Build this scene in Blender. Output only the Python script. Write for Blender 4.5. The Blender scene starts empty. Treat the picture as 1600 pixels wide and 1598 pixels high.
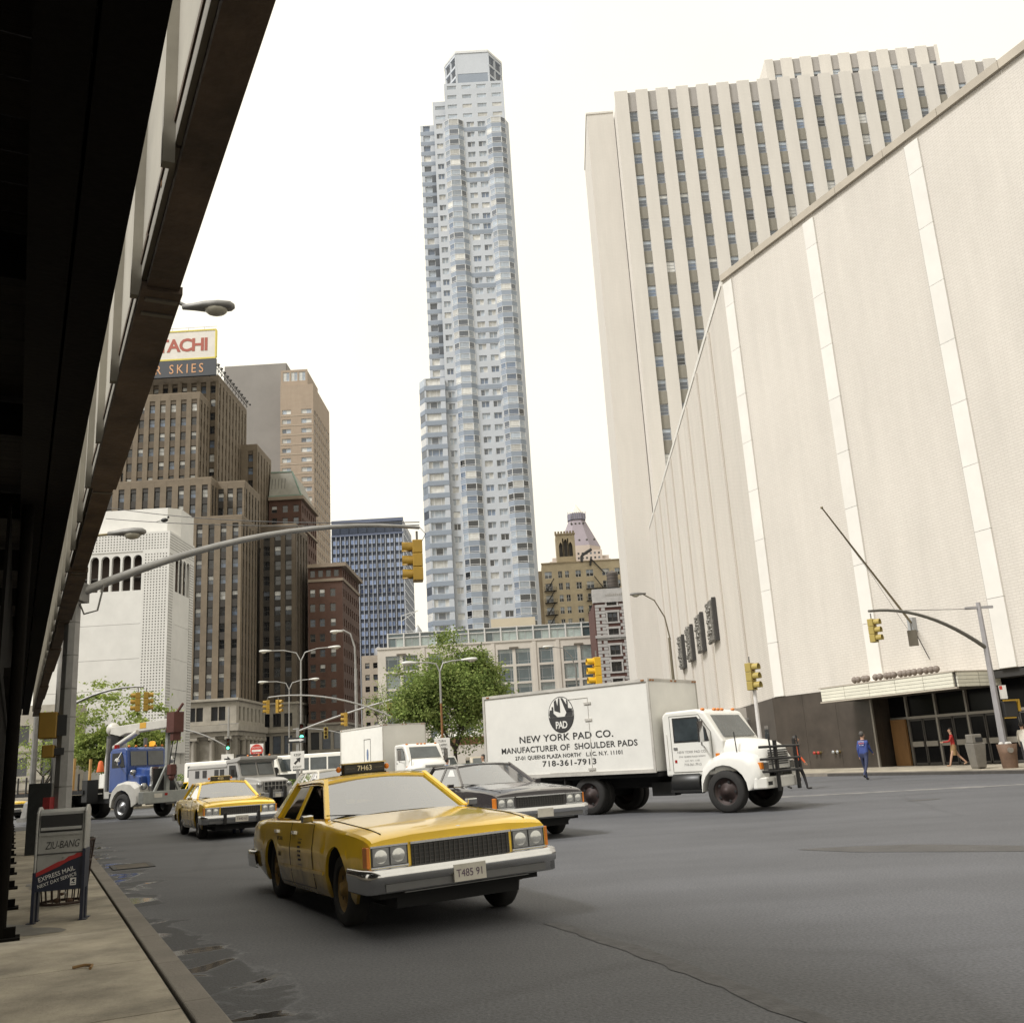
import bpy, bmesh, math, random
from mathutils import Matrix, Vector
R = math.radians
rnd = random.Random(7)
scene = bpy.context.scene
col = scene.collection

# ------------------------------------------------------------------ camera, sky, sun, exposure
cam = bpy.data.cameras.new('camera'); cam_o = bpy.data.objects.new('camera', cam); col.objects.link(cam_o)
scene.camera = cam_o
cam.sensor_fit = 'HORIZONTAL'; cam.sensor_width = 36.0; cam.lens = 36.0*1500/1600
cam.clip_start = 0.05; cam.clip_end = 6000
pitch, roll = R(14.5), R(3.45)
fw = Vector((0, math.cos(pitch), math.sin(pitch))); r0 = Vector((1, 0, 0)); u0 = r0.cross(fw)
rt = math.cos(roll)*r0 - math.sin(roll)*u0; up = math.sin(roll)*r0 + math.cos(roll)*u0
cam_o.matrix_world = Matrix(((rt.x, up.x, -fw.x, 0), (rt.y, up.y, -fw.y, 0), (rt.z, up.z, -fw.z, 1.5), (0, 0, 0, 1)))

SUN_EL, SUN_AZ = R(52), R(238)          # azimuth measured clockwise from +Y
world = bpy.data.worlds.new('World'); scene.world = world; world.use_nodes = True
wn, wl = world.node_tree.nodes, world.node_tree.links
bg = wn['Background']
sky = wn.new('ShaderNodeTexSky'); sky.sky_type = 'NISHITA'; sky.sun_disc = False
sky.sun_elevation = SUN_EL; sky.sun_rotation = SUN_AZ; sky.dust_density = 6; sky.air_density = 1.6; sky.ozone_density = 0.6
hs = wn.new('ShaderNodeHueSaturation'); hs.inputs['Saturation'].default_value = 0.12
wl.new(sky.outputs[0], hs.inputs['Color'])
mx = wn.new('ShaderNodeMix'); mx.data_type = 'RGBA'; mx.inputs[0].default_value = 0.9   # an even, high overcast
wl.new(hs.outputs[0], mx.inputs[6]); mx.inputs[7].default_value = (9.5, 8.95, 7.6, 1)
# faint tonal drift in the cloud deck
wtc = wn.new('ShaderNodeTexCoord'); wnz = wn.new('ShaderNodeTexNoise'); wnz.inputs['Scale'].default_value = 2.2; wnz.inputs['Detail'].default_value = 5; wl.new(wtc.outputs['Generated'], wnz.inputs['Vector'])
wmr = wn.new('ShaderNodeMapRange'); wmr.inputs[1].default_value = .3; wmr.inputs[2].default_value = .7; wmr.inputs[3].default_value = .92; wmr.inputs[4].default_value = 1.06; wl.new(wnz.outputs['Fac'], wmr.inputs[0])
wvm = wn.new('ShaderNodeVectorMath'); wvm.operation = 'SCALE'; wl.new(mx.outputs[2], wvm.inputs[0]); wl.new(wmr.outputs[0], wvm.inputs['Scale'])
wl.new(wvm.outputs[0], bg.inputs['Color']); bg.inputs['Strength'].default_value = 0.094
sun = bpy.data.lights.new('sun', 'SUN'); sun.energy = 2.4; sun.angle = R(13); sun.color = (1, .985, .97)
sun_o = bpy.data.objects.new('sun', sun); col.objects.link(sun_o)
sd = Vector((math.sin(SUN_AZ)*math.cos(SUN_EL), math.cos(SUN_AZ)*math.cos(SUN_EL), math.sin(SUN_EL)))
sun_o.rotation_euler = (-sd).to_track_quat('-Z', 'Y').to_euler(); sun_o.location = (0, 0, 60)
scene.view_settings.view_transform = 'Standard'; scene.view_settings.look = 'None'
scene.view_settings.exposure = 0.55; scene.view_settings.gamma = 1.0; scene.view_settings.use_curve_mapping = False

# ------------------------------------------------------------------ materials
MATS = {}
def mat(name, c, rough=.6, metal=0., var=.12, scale=3., bump=0., bscale=None, rv=0., coat=0., emit=None, stretch=None, spec=.5):
    """procedural paint / stone / metal: base colour with noise mottling, optional relief and per-piece variation"""
    if name in MATS: return MATS[name]
    m = bpy.data.materials.new(name); m.use_nodes = True; n, l = m.node_tree.nodes, m.node_tree.links
    b = n['Principled BSDF']; b.inputs['Roughness'].default_value = rough; b.inputs['Metallic'].default_value = metal
    b.inputs['Coat Weight'].default_value = coat; b.inputs['Coat Roughness'].default_value = .08
    b.inputs['Specular IOR Level'].default_value = spec
    tc = n.new('ShaderNodeTexCoord'); src = tc.outputs['Object']
    if stretch:
        mp = n.new('ShaderNodeMapping'); mp.inputs['Scale'].default_value = stretch; l.new(src, mp.inputs[0]); src = mp.outputs[0]
    nz = n.new('ShaderNodeTexNoise'); nz.inputs['Scale'].default_value = scale; nz.inputs['Detail'].default_value = 6; nz.inputs['Roughness'].default_value = .65
    l.new(src, nz.inputs['Vector'])
    mr = n.new('ShaderNodeMapRange'); mr.inputs[1].default_value = .25; mr.inputs[2].default_value = .75
    mr.inputs[3].default_value = 1-var; mr.inputs[4].default_value = 1+var*.6
    l.new(nz.outputs['Fac'], mr.inputs[0]); fac = mr.outputs[0]
    if rv:
        oi = n.new('ShaderNodeObjectInfo'); m2 = n.new('ShaderNodeMapRange'); m2.inputs[3].default_value = 1-rv; m2.inputs[4].default_value = 1+rv
        l.new(oi.outputs['Random'], m2.inputs[0]); mm = n.new('ShaderNodeMath'); mm.operation = 'MULTIPLY'
        l.new(fac, mm.inputs[0]); l.new(m2.outputs[0], mm.inputs[1]); fac = mm.outputs[0]
    vm = n.new('ShaderNodeVectorMath'); vm.operation = 'SCALE'; vm.inputs[0].default_value = c; l.new(fac, vm.inputs['Scale'])
    l.new(vm.outputs[0], b.inputs['Base Color'])
    if bump:
        nb = n.new('ShaderNodeTexNoise'); nb.inputs['Scale'].default_value = bscale or scale*6; nb.inputs['Detail'].default_value = 4
        l.new(src, nb.inputs['Vector']); bp = n.new('ShaderNodeBump'); bp.inputs['Strength'].default_value = bump; bp.inputs['Distance'].default_value = .02
        l.new(nb.outputs['Fac'], bp.inputs['Height']); l.new(bp.outputs[0], b.inputs['Normal'])
    if emit:
        b.inputs['Emission Color'].default_value = (*emit[:3], 1); b.inputs['Emission Strength'].default_value = emit[3]
    MATS[name] = m; return m

def brick_mat(name, c1, c2, mortar, sx, sz, rough=.8, bump=.3, msize=.012, var=.15):
    m = bpy.data.materials.new(name); m.use_nodes = True; n, l = m.node_tree.nodes, m.node_tree.links
    b = n['Principled BSDF']; b.inputs['Roughness'].default_value = rough
    tc = n.new('ShaderNodeTexCoord'); sp = n.new('ShaderNodeSeparateXYZ'); l.new(tc.outputs['Object'], sp.inputs[0])
    ad = n.new('ShaderNodeMath'); ad.operation = 'ADD'; l.new(sp.outputs[0], ad.inputs[0]); l.new(sp.outputs[1], ad.inputs[1])
    cb = n.new('ShaderNodeCombineXYZ'); l.new(ad.outputs[0], cb.inputs[0]); l.new(sp.outputs[2], cb.inputs[1])
    br = n.new('ShaderNodeTexBrick'); br.inputs['Scale'].default_value = 1; br.inputs['Brick Width'].default_value = sx; br.inputs['Row Height'].default_value = sz
    br.inputs['Mortar Size'].default_value = msize; br.inputs['Color1'].default_value = (*c1, 1); br.inputs['Color2'].default_value = (*c2, 1); br.inputs['Mortar'].default_value = (*mortar, 1)
    l.new(cb.outputs[0], br.inputs['Vector'])
    mp = n.new('ShaderNodeMapping'); mp.inputs['Scale'].default_value = (1.6, 1.6, .25); l.new(tc.outputs['Object'], mp.inputs[0])     # rain streaks run down the wall
    nz = n.new('ShaderNodeTexNoise'); nz.inputs['Scale'].default_value = .5; nz.inputs['Detail'].default_value = 8; nz.inputs['Roughness'].default_value = .62; l.new(mp.outputs[0], nz.inputs['Vector'])
    mr = n.new('ShaderNodeMapRange'); mr.inputs[1].default_value = .3; mr.inputs[2].default_value = .7; mr.inputs[3].default_value = 1-var; mr.inputs[4].default_value = 1+var*.4
    l.new(nz.outputs['Fac'], mr.inputs[0])
    vm = n.new('ShaderNodeVectorMath'); vm.operation = 'SCALE'; l.new(br.outputs['Color'], vm.inputs[0]); l.new(mr.outputs[0], vm.inputs['Scale'])
    l.new(vm.outputs[0], b.inputs['Base Color'])
    bp = n.new('ShaderNodeBump'); bp.inputs['Strength'].default_value = bump; bp.inputs['Distance'].default_value = .01; bp.invert = True
    l.new(br.outputs['Fac'], bp.inputs['Height']); l.new(bp.outputs[0], b.inputs['Normal'])
    MATS[name] = m; return m

def car_glass(name, tint=(.55, .62, .62), fac=.35):
    m = bpy.data.materials.new(name); m.use_nodes = True; n, l = m.node_tree.nodes, m.node_tree.links
    n.remove(n['Principled BSDF']); out = n['Material Output']
    tr = n.new('ShaderNodeBsdfTransparent'); tr.inputs[0].default_value = (*tint, 1)
    gl = n.new('ShaderNodeBsdfGlossy'); gl.inputs['Roughness'].default_value = .03; gl.inputs[0].default_value = (.95, .96, 1, 1)
    fr = n.new('ShaderNodeFresnel'); fr.inputs['IOR'].default_value = 1.5
    mr = n.new('ShaderNodeMapRange'); mr.inputs[1].default_value = 0; mr.inputs[2].default_value = .35; mr.inputs[3].default_value = fac*.45; mr.inputs[4].default_value = .9
    l.new(fr.outputs[0], mr.inputs[0])
    ms = n.new('ShaderNodeMixShader'); l.new(mr.outputs[0], ms.inputs[0]); l.new(tr.outputs[0], ms.inputs[1]); l.new(gl.outputs[0], ms.inputs[2])
    l.new(ms.outputs[0], out.inputs[0]); MATS[name] = m; return m

def win_glass(name, c, rough=.06):
    """building glass: a dark room, blind, curtain or sky reflection coloured into the pane under a reflecting surface"""
    return mat(name, c, rough, 0, .35, .9, rv=.3, spec=.9)

# ------------------------------------------------------------------ mesh builder
class MB:
    def __init__(s): s.v = []; s.f = []; s.m = []; s.s = []; s.M = Matrix.Identity(4)
    def at(s, M): s.M = M; return s
    def add(s, vs, fs, m=0, smooth=False):
        o = len(s.v); s.v += [tuple(s.M @ Vector(v)) for v in vs]
        for f in fs: s.f.append([o+i for i in f]); s.m.append(m); s.s.append(smooth)
        return s
    def quad(s, a, b, c, d, m=0): return s.add([a, b, c, d], [(0, 1, 2, 3)], m)
    def box(s, x0, x1, y0, y1, z0, z1, m=0):
        return s.add([(x0, y0, z0), (x1, y0, z0), (x1, y1, z0), (x0, y1, z0), (x0, y0, z1), (x1, y0, z1), (x1, y1, z1), (x0, y1, z1)],
                     [(3, 2, 1, 0), (4, 5, 6, 7), (0, 1, 5, 4), (1, 2, 6, 5), (2, 3, 7, 6), (3, 0, 4, 7)], m)
    def bar(s, a, b, w, h=None, m=0, upv=(0, 0, 1)):
        """rectangular bar from a to b"""
        a, b = Vector(a), Vector(b); h = h or w; d = (b-a).normalized(); u = Vector(upv)
        if abs(d.dot(u)) > .98: u = Vector((1, 0, 0))
        sx = d.cross(u).normalized(); uz = sx.cross(d); P = []
        for p in (a, b):
            for i, j in ((-1, -1), (1, -1), (1, 1), (-1, 1)): P.append(p+sx*w/2*i+uz*h/2*j)
        return s.add([tuple(p) for p in P], [(0, 1, 2, 3), (7, 6, 5, 4), (0, 4, 5, 1), (1, 5, 6, 2), (2, 6, 7, 3), (3, 7, 4, 0)], m)
    def tube(s, pts, r, n=8, m=0, cap=True):
        pts = [Vector(p) for p in pts]; k = len(pts); rs = r if isinstance(r, (list, tuple)) else [r]*k; V = []
        u = None
        for i, p in enumerate(pts):
            d = (pts[min(i+1, k-1)]-pts[max(i-1, 0)]).normalized()
            if u is None:
                u = Vector((0, 0, 1)) if abs(d.z) < .9 else Vector((1, 0, 0))
            sx = d.cross(u).normalized(); u = sx.cross(d).normalized()
            for j in range(n):
                a = 2*math.pi*j/n; V.append(tuple(p+(sx*math.cos(a)+u*math.sin(a))*rs[i]))
        F = [(i*n+j, i*n+(j+1) % n, (i+1)*n+(j+1) % n, (i+1)*n+j) for i in range(k-1) for j in range(n)]
        s.add(V, F, m, True)
        if cap: s.add(V[:n], [tuple(range(n))], m); s.add(V[-n:], [tuple(reversed(range(n)))], m)
        return s
    def lathe(s, prof, n=20, axis='y', m=0, c=(0, 0, 0), smooth=True, a0=0, a1=2*math.pi):
        """prof: (radius, position along axis)"""
        V = []; full = abs(a1-a0-2*math.pi) < 1e-6; nn = n if full else n+1
        for r, t in prof:
            for j in range(nn):
                a = a0+(a1-a0)*j/n; p, q = r*math.cos(a), r*math.sin(a)
                V.append({'y': (c[0]+p, c[1]+t, c[2]+q), 'z': (c[0]+p, c[1]+q, c[2]+t), 'x': (c[0]+t, c[1]+p, c[2]+q)}[axis])
        F = []
        for i in range(len(prof)-1):
            for j in range(n):
                j2 = (j+1) % nn; F.append((i*nn+j, i*nn+j2, (i+1)*nn+j2, (i+1)*nn+j))
        return s.add(V, F, m, smooth)
    def sph(s, c, r, n=10, k=6, m=0, sc=(1, 1, 1)):
        V = []; F = []
        for i in range(k+1):
            t = math.pi*i/k
            for j in range(n):
                a = 2*math.pi*j/n; V.append((c[0]+r*sc[0]*math.sin(t)*math.cos(a), c[1]+r*sc[1]*math.sin(t)*math.sin(a), c[2]+r*sc[2]*math.cos(t)))
        for i in range(k):
            for j in range(n): F.append((i*n+j, i*n+(j+1) % n, (i+1)*n+(j+1) % n, (i+1)*n+j))
        return s.add(V, F, m, True)
    def prism(s, pts, a, b, ax='y', m=0):
        """polygon in the plane across ax, extruded from a to b"""
        def P(p, t): return {'y': (p[0], t, p[1]), 'x': (t, p[0], p[1]), 'z': (p[0], p[1], t)}[ax]
        n = len(pts); V = [P(p, a) for p in pts]+[P(p, b) for p in pts]
        return s.add(V, [tuple(range(n)), tuple(reversed(range(n, 2*n)))]+[(i, i+n, (i+1) % n+n, (i+1) % n) for i in range(n)], m)
    def slab(s, a, b, c, d, t, m=0):
        """quad panel of thickness t along its normal (towards the back)"""
        a, b, c, d = map(Vector, (a, b, c, d)); n = (b-a).cross(d-a).normalized()*t
        V = [a, b, c, d, a-n, b-n, c-n, d-n]
        return s.add([tuple(p) for p in V], [(0, 1, 2, 3), (7, 6, 5, 4), (0, 4, 5, 1), (1, 5, 6, 2), (2, 6, 7, 3), (3, 7, 4, 0)], m)
    def grid(s, P, m=0, smooth=True):
        r, c = len(P), len(P[0])
        return s.add([p for row in P for p in row], [(i*c+j, i*c+j+1, (i+1)*c+j+1, (i+1)*c+j) for i in range(r-1) for j in range(c-1)], m, smooth)
    def mesh(s, name, mats, fix=True):
        me = bpy.data.meshes.new(name); me.from_pydata(s.v, [], s.f)
        for x in (mats if isinstance(mats, (list, tuple)) else [mats]): me.materials.append(x)
        me.polygons.foreach_set('material_index', s.m); me.polygons.foreach_set('use_smooth', s.s)
        if fix:
            bm = bmesh.new(); bm.from_mesh(me); bmesh.ops.recalc_face_normals(bm, faces=bm.faces); bm.to_mesh(me); bm.free()
        me.update(); return me
    def build(s, name, mats, parent=None, bevel=0, loc=None, rz=None, fix=True, seg=2):
        return obj(name, s.mesh(name, mats, fix), parent, bevel, loc, rz, seg)

def obj(name, me, parent=None, bevel=0, loc=None, rz=None, seg=2):
    o = bpy.data.objects.new(name, me); col.objects.link(o)
    if parent is not None: o.parent = parent
    if loc is not None: o.location = loc
    if rz is not None: o.rotation_euler = (0, 0, rz)
    if bevel:
        b = o.modifiers.new('bevel', 'BEVEL'); b.width = bevel; b.segments = seg; b.limit_method = 'ANGLE'; b.angle_limit = R(35)
    return o

def tag(o, label=None, cat=None, group=None, kind=None):
    if label: o['label'] = label
    if cat: o['category'] = cat
    if group: o['group'] = group
    if kind: o['kind'] = kind
    return o

def thing(name, label, cat, loc=(0, 0, 0), rz=0., group=None):
    o = bpy.data.objects.new(name, None); o.empty_display_size = .3; col.objects.link(o); o.location = loc; o.rotation_euler = (0, 0, rz)
    return tag(o, label, cat, group)

def copy_tree(o, parent=None):
    c = o.copy(); col.objects.link(c); c.parent = parent
    for ch in [x for x in KIDS.get(o.name, [])]: copy_tree(ch, c)
    return c
KIDS = {}
def index_kids(root):
    for ch in root.children: KIDS.setdefault(root.name, []).append(ch); index_kids(ch)

PENDING = []
def text(name, body, size, M, m, parent, ext=.002, align='CENTER', sx=1., spacing=1., shear=0., bold=0.):
    if not body.strip(): return None
    cu = bpy.data.curves.new(name, 'FONT'); cu.body = body; cu.size = size; cu.extrude = ext; cu.align_x = align; cu.space_character = spacing; cu.resolution_u = 3; cu.shear = shear; cu.offset = bold
    f = bpy.data.objects.new(name+'_outline', cu); col.objects.link(f)
    o = obj(name, bpy.data.meshes.new(name), parent); PENDING.append((f, cu, o, M @ Matrix.Diagonal((sx, 1, 1, 1)), m)); return o
def finish_text():
    """turn all lettering outlines into meshes in one pass"""
    dg = bpy.context.evaluated_depsgraph_get()
    for f, cu, o, M, m in PENDING:
        me = bpy.data.meshes.new_from_object(f.evaluated_get(dg)); me.transform(M); me.materials.clear(); me.materials.append(m); o.data = me; me.name = o.name
    for f, cu, o, M, m in PENDING: bpy.data.objects.remove(f); bpy.data.curves.remove(cu)
def TM(loc, xdir, zdir):
    """text frame: letters run along xdir and stand up along zdir"""
    x = Vector(xdir).normalized(); z = Vector(zdir); z = (z-x*z.dot(x)).normalized(); y = x.cross(z)
    return Matrix(((x.x, z.x, y.x, loc[0]), (x.y, z.y, y.y, loc[1]), (x.z, z.z, y.z, loc[2]), (0, 0, 0, 1)))
# ------------------------------------------------------------------ ground, pavements, kerbs
KD = Vector((-.444, .896, 0)); KN = Vector((.896, .444, 0)); K0 = Vector((-2.11, 6.82, 0))       # kerb line direction, outward normal, a point on it
asphalt = mat('asphalt', (.084, .086, .094), .72, 0, .22, .35, .5, 55, spec=.45)
def asphalt_nodes(m):
    n, l = m.node_tree.nodes, m.node_tree.links; b = n['Principled BSDF']
    old = b.inputs['Base Color'].links[0].from_socket
    tc = [x for x in n if x.type == 'TEX_COORD'][0]
    # tar seams and old patches
    vo = n.new('ShaderNodeTexVoronoi'); vo.feature = 'DISTANCE_TO_EDGE'; vo.inputs['Scale'].default_value = .12
    nz = n.new('ShaderNodeTexNoise'); nz.inputs['Scale'].default_value = .6; nz.inputs['Detail'].default_value = 5
    ad = n.new('ShaderNodeMixRGB'); ad.inputs[0].default_value = .25; l.new(tc.outputs['Object'], nz.inputs['Vector'])
    l.new(tc.outputs['Object'], ad.inputs[1]); l.new(nz.outputs['Color'], ad.inputs[2]); l.new(ad.outputs[0], vo.inputs['Vector'])
    rp = n.new('ShaderNodeMapRange'); rp.inputs[1].default_value = .0; rp.inputs[2].default_value = .012; rp.inputs[3].default_value = .86; rp.inputs[4].default_value = 1; l.new(vo.outputs[0], rp.inputs[0])
    # speckled stone in the surface
    sp = n.new('ShaderNodeTexNoise'); sp.inputs['Scale'].default_value = 38; sp.inputs['Detail'].default_value = 3; l.new(tc.outputs['Object'], sp.inputs['Vector'])
    sr = n.new('ShaderNodeMapRange'); sr.inputs[1].default_value = .3; sr.inputs[2].default_value = .75; sr.inputs[3].default_value = .68; sr.inputs[4].default_value = 1.42; l.new(sp.outputs['Fac'], sr.inputs[0])
    # lane-wide polish: long streaks along the traffic direction
    mp = n.new('ShaderNodeMapping'); mp.inputs['Rotation'].default_value = (0, 0, R(63)); mp.inputs['Scale'].default_value = (.04, .5, 1); l.new(tc.outputs['Object'], mp.inputs[0])
    st = n.new('ShaderNodeTexNoise'); st.inputs['Scale'].default_value = 1.6; st.inputs['Detail'].default_value = 4; l.new(mp.outputs[0], st.inputs['Vector'])
    s2 = n.new('ShaderNodeMapRange'); s2.inputs[1].default_value = .3; s2.inputs[2].default_value = .7; s2.inputs[3].default_value = .88; s2.inputs[4].default_value = 1.12; l.new(st.outputs['Fac'], s2.inputs[0])
    cur = None
    for x in (rp, sr, s2):
        if cur is None: cur = x.outputs[0]; continue
        mm = n.new('ShaderNodeMath'); mm.operation = 'MULTIPLY'; l.new(cur, mm.inputs[0]); l.new(x.outputs[0], mm.inputs[1]); cur = mm.outputs[0]
    vs = n.new('ShaderNodeVectorMath'); vs.operation = 'SCALE'; l.new(old, vs.inputs[0]); l.new(cur, vs.inputs['Scale'])
    # damp, silted gutter: ragged wet film hugging the near kerb, with pale drying rims
    def math_(op, a, bb=None):
        x = n.new('ShaderNodeMath'); x.operation = op
        for i, q in enumerate((a, bb)):
            if q is None: continue
            if isinstance(q, (int, float)): x.inputs[i].default_value = q
            else: l.new(q, x.inputs[i])
        return x.outputs[0]
    sb = n.new('ShaderNodeVectorMath'); sb.operation = 'SUBTRACT'; sb.inputs[1].default_value = tuple(K0); l.new(tc.outputs['Object'], sb.inputs[0])
    dt = n.new('ShaderNodeVectorMath'); dt.operation = 'DOT_PRODUCT'; dt.inputs[1].default_value = tuple(KN); l.new(sb.outputs[0], dt.inputs[0]); dist = dt.outputs['Value']
    n1 = n.new('ShaderNodeTexNoise'); n1.inputs['Scale'].default_value = .75; n1.inputs['Detail'].default_value = 5; n1.inputs['Distortion'].default_value = .6; l.new(tc.outputs['Object'], n1.inputs['Vector'])
    reach = math_('MULTIPLY', math_('SUBTRACT', n1.outputs['Fac'], .30), 2.3)
    edge = math_('SUBTRACT', reach, dist)
    def ramp(src, a, bb, c, d):
        x = n.new('ShaderNodeMapRange'); x.inputs[1].default_value = a; x.inputs[2].default_value = bb; x.inputs[3].default_value = c; x.inputs[4].default_value = d; l.new(src, x.inputs[0]); return x.outputs[0]
    near = math_('MULTIPLY', ramp(dist, .75, 1.05, 1, 0), ramp(dist, -.3, -.1, 0, 1))
    dampm = math_('MULTIPLY', ramp(edge, -.02, .10, 0, 1), near)
    rim = math_('MULTIPLY', ramp(math_('ABSOLUTE', math_('SUBTRACT', edge, .03)), .0, .05, 1, 0), near)
    n2 = n.new('ShaderNodeTexNoise'); n2.inputs['Scale'].default_value = 1.3; n2.inputs['Detail'].default_value = 3; n2.inputs['Distortion'].default_value = .8; l.new(tc.outputs['Object'], n2.inputs['Vector'])
    wet = math_('MULTIPLY', math_('MULTIPLY', ramp(n2.outputs['Fac'], .54, .57, 0, 1), dampm), ramp(dist, .5, .7, 1, 0))
    rim2 = math_('MULTIPLY', math_('MULTIPLY', ramp(math_('ABSOLUTE', math_('SUBTRACT', n2.outputs['Fac'], .535)), 0, .02, 1, 0), dampm), .8)
    k1 = math_('SUBTRACT', 1, math_('MULTIPLY', dampm, .42)); k2 = math_('ADD', k1, math_('MULTIPLY', math_('MAXIMUM', rim, rim2), .5)); k3 = math_('SUBTRACT', k2, math_('MULTIPLY', wet, .35))
    v2 = n.new('ShaderNodeVectorMath'); v2.operation = 'SCALE'; l.new(vs.outputs[0], v2.inputs[0]); l.new(k3, v2.inputs['Scale']); l.new(v2.outputs[0], b.inputs['Base Color'])
    l.new(math_('SUBTRACT', .72, math_('MULTIPLY', wet, .66)), b.inputs['Roughness'])
    bpn = b.inputs['Normal'].links[0].from_node; l.new(math_('SUBTRACT', .5, math_('MULTIPLY', wet, .48)), bpn.inputs['Strength'])
asphalt_nodes(asphalt)
g = MB()
xs = [-3000, -400, -120, -60, -30, -15, -5, 0, 5, 15, 30, 60, 120, 400, 3000]; ys = [-300, -30, 0, 6, 12, 20, 30, 45, 70, 120, 240, 500, 1200, 4000]
g.grid([[(x, y, 0) for x in xs] for y in ys], 0, False)
tag(g.build('road', asphalt), kind='structure')

# near (left) pavement: straight kerb then a rounded corner; built as slabs and kerb stones
def kp(along, off, z=0.): p = K0+KD*along+KN*off; return (p.x, p.y, z)
conc = mat('pavement_concrete', (.36, .32, .25), .85, 0, .6, 1.4, .35, 40, rv=.08)
granite_k = mat('kerb_stone', (.19, .17, .145), .8, 0, .25, 2.2, .4, 45, rv=.1)
joint = mat('joint_dirt', (.06, .055, .05), .95, 0, .3, 4)
sw = MB(); sw.prism([kp(-16, -.23)[:2], kp(27.5, -.23)[:2], kp(30, -1.2)[:2], kp(31, -3)[:2], kp(31, -9)[:2], kp(-16, -9)[:2]], .0, .105, 'z')
sw_o = tag(sw.build('pavement', joint), kind='structure')
slab_me = {}
for i in range(-5, 16):
    for j in range(6):
        L, W = 1.82, 1.42
        a0, a1 = i*2.0-.2, i*2.0+1.79; b1 = -.25-j*1.45; b0 = b1-1.435
        s = MB(); q = [kp(a0, b0), kp(a1, b0), kp(a1, b1), kp(a0, b1)]
        s.prism([p[:2] for p in q], .06, .13+rnd.uniform(-.002, .002), 'z'); s.build('paving_slab', conc, sw_o)
for i in range(-6, 18):
    s = MB(); a0 = i*1.55
    if a0 > 26.5: break
    # a kerb stone: sloped road face, worn top
    pr = [kp(a0, -.215), kp(a0+1.54, -.215), kp(a0+1.54, -.03), kp(a0, -.03)]; lo = [kp(a0, -.215), kp(a0+1.54, -.215), kp(a0+1.54, .0), kp(a0, .0)]
    s.add([(x, y, .128) for x, y, _ in pr]+[(x, y, -.05) for x, y, _ in lo], [(0, 1, 2, 3), (7, 6, 5, 4), (0, 4, 5, 1), (1, 5, 6, 2), (2, 6, 7, 3), (3, 7, 4, 0)])
    s.build('kerb_stone', granite_k, sw_o, .012)
arc = []
for k in range(7):   # the rounded corner
    t = k/6*math.pi/2; arc.append((26.35+3.2*math.sin(t), -3.2+3.2*math.cos(t)))
for (a, o), (a2, o2) in zip(arc, arc[1:]):
    s = MB(); c = (26.35, -3.2); i0 = (c[0]+(a-c[0])*.9, c[1]+(o-c[1])*.9); i1 = (c[0]+(a2-c[0])*.9, c[1]+(o2-c[1])*.9)
    s.prism([kp(*i0)[:2], kp(a, o)[:2], kp(a2, o2)[:2], kp(*i1)[:2]], -.02, .128, 'z'); s.build('kerb_stone', granite_k, sw_o, .01)

# far (right) pavement in front of the exhibition hall
FA = Vector((14.07, 55.0, 0)); FU = (Vector((20.68, 41.0, 0))-FA).normalized(); FN = Vector((FU.y, -FU.x, 0))   # hall face: start corner, direction, outward normal
def fp(u, o, z=0.): p = FA+FU*u+FN*o; return (p.x, p.y, z)
rs = MB(); rs.prism([fp(-46, 4.9)[:2], fp(-6, 4.9)[:2], fp(2, 5.2)[:2], fp(60, 5.6)[:2], fp(60, -6)[:2], fp(-46, -6)[:2]], .0, .11, 'z')
rs_o = tag(rs.build('pavement', joint), kind='structure')
for i in range(-12, 22):
    for j in range(3):
        u0_, u1_ = i*2.0, i*2.0+1.985; o0 = [-.2, 1.62, 3.4][j]; o1 = [1.6, 3.38, 4.88][j]
        s = MB(); s.prism([fp(u0_, o0)[:2], fp(u1_, o0)[:2], fp(u1_, o1)[:2], fp(u0_, o1)[:2]], .08, .14+rnd.uniform(-.002, .002), 'z'); s.build('paving_slab', conc, rs_o)
for i in range(-12, 18):
    s = MB(); s.prism([fp(i*2.4, 4.9)[:2], fp(i*2.4+2.38, 4.9)[:2], fp(i*2.4+2.38, 5.25)[:2], fp(i*2.4, 5.25)[:2]], -.02, .138, 'z'); s.build('kerb_stone', granite_k, rs_o)
# traffic island with planting bed behind the queue of vehicles
isl = MB(); isl.prism([(-30, 62), (-12, 58), (-1, 55.5), (3, 60), (2, 84), (-10, 100), (-30, 100)], .0, .13, 'z'); tag(isl.build('traffic_island', conc, bevel=.02), kind='structure')

# worn road marking, patches, gutter stains, puddles, manhole, drain
paint = mat('worn_paint', (.42, .40, .37), .8, 0, .5, 4)
tar = mat('tar_patch', (.055, .053, .053), .6, 0, .3, 2, .4, 40)
damp = mat('damp_asphalt', (.052, .051, .051), .75, 0, .35, 1.2, .3, 40, spec=.2)
salt = mat('dried_silt', (.16, .158, .152), .95, 0, .35, 5)
water = mat('puddle_water', (.02, .02, .02), .03, 0, .1, 1, spec=.8)
def blot(name, c, a, b, ang, z, m, n=22, jag=.25, seed=1, parent=None):
    r_ = random.Random(seed); ph = [r_.uniform(0, 6.28) for _ in range(4)]; s = MB(); V = []
    for k in range(n):
        t = 2*math.pi*k/n; q = 1+jag*(.5*math.sin(2*t+ph[0])+.35*math.sin(3*t+ph[1])+.25*math.sin(5*t+ph[2])+.15*math.sin(8*t+ph[3]))
        x, y = a*q*math.cos(t), b*q*math.sin(t); V.append((c[0]+x*math.cos(ang)-y*math.sin(ang), c[1]+x*math.sin(ang)+y*math.cos(ang), z))
    s.add(V, [tuple(range(n))]); o = s.build(name, m, parent)
    return tag(o, kind='structure') if parent is None else o
KA = math.atan2(KD.y, KD.x)
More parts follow.
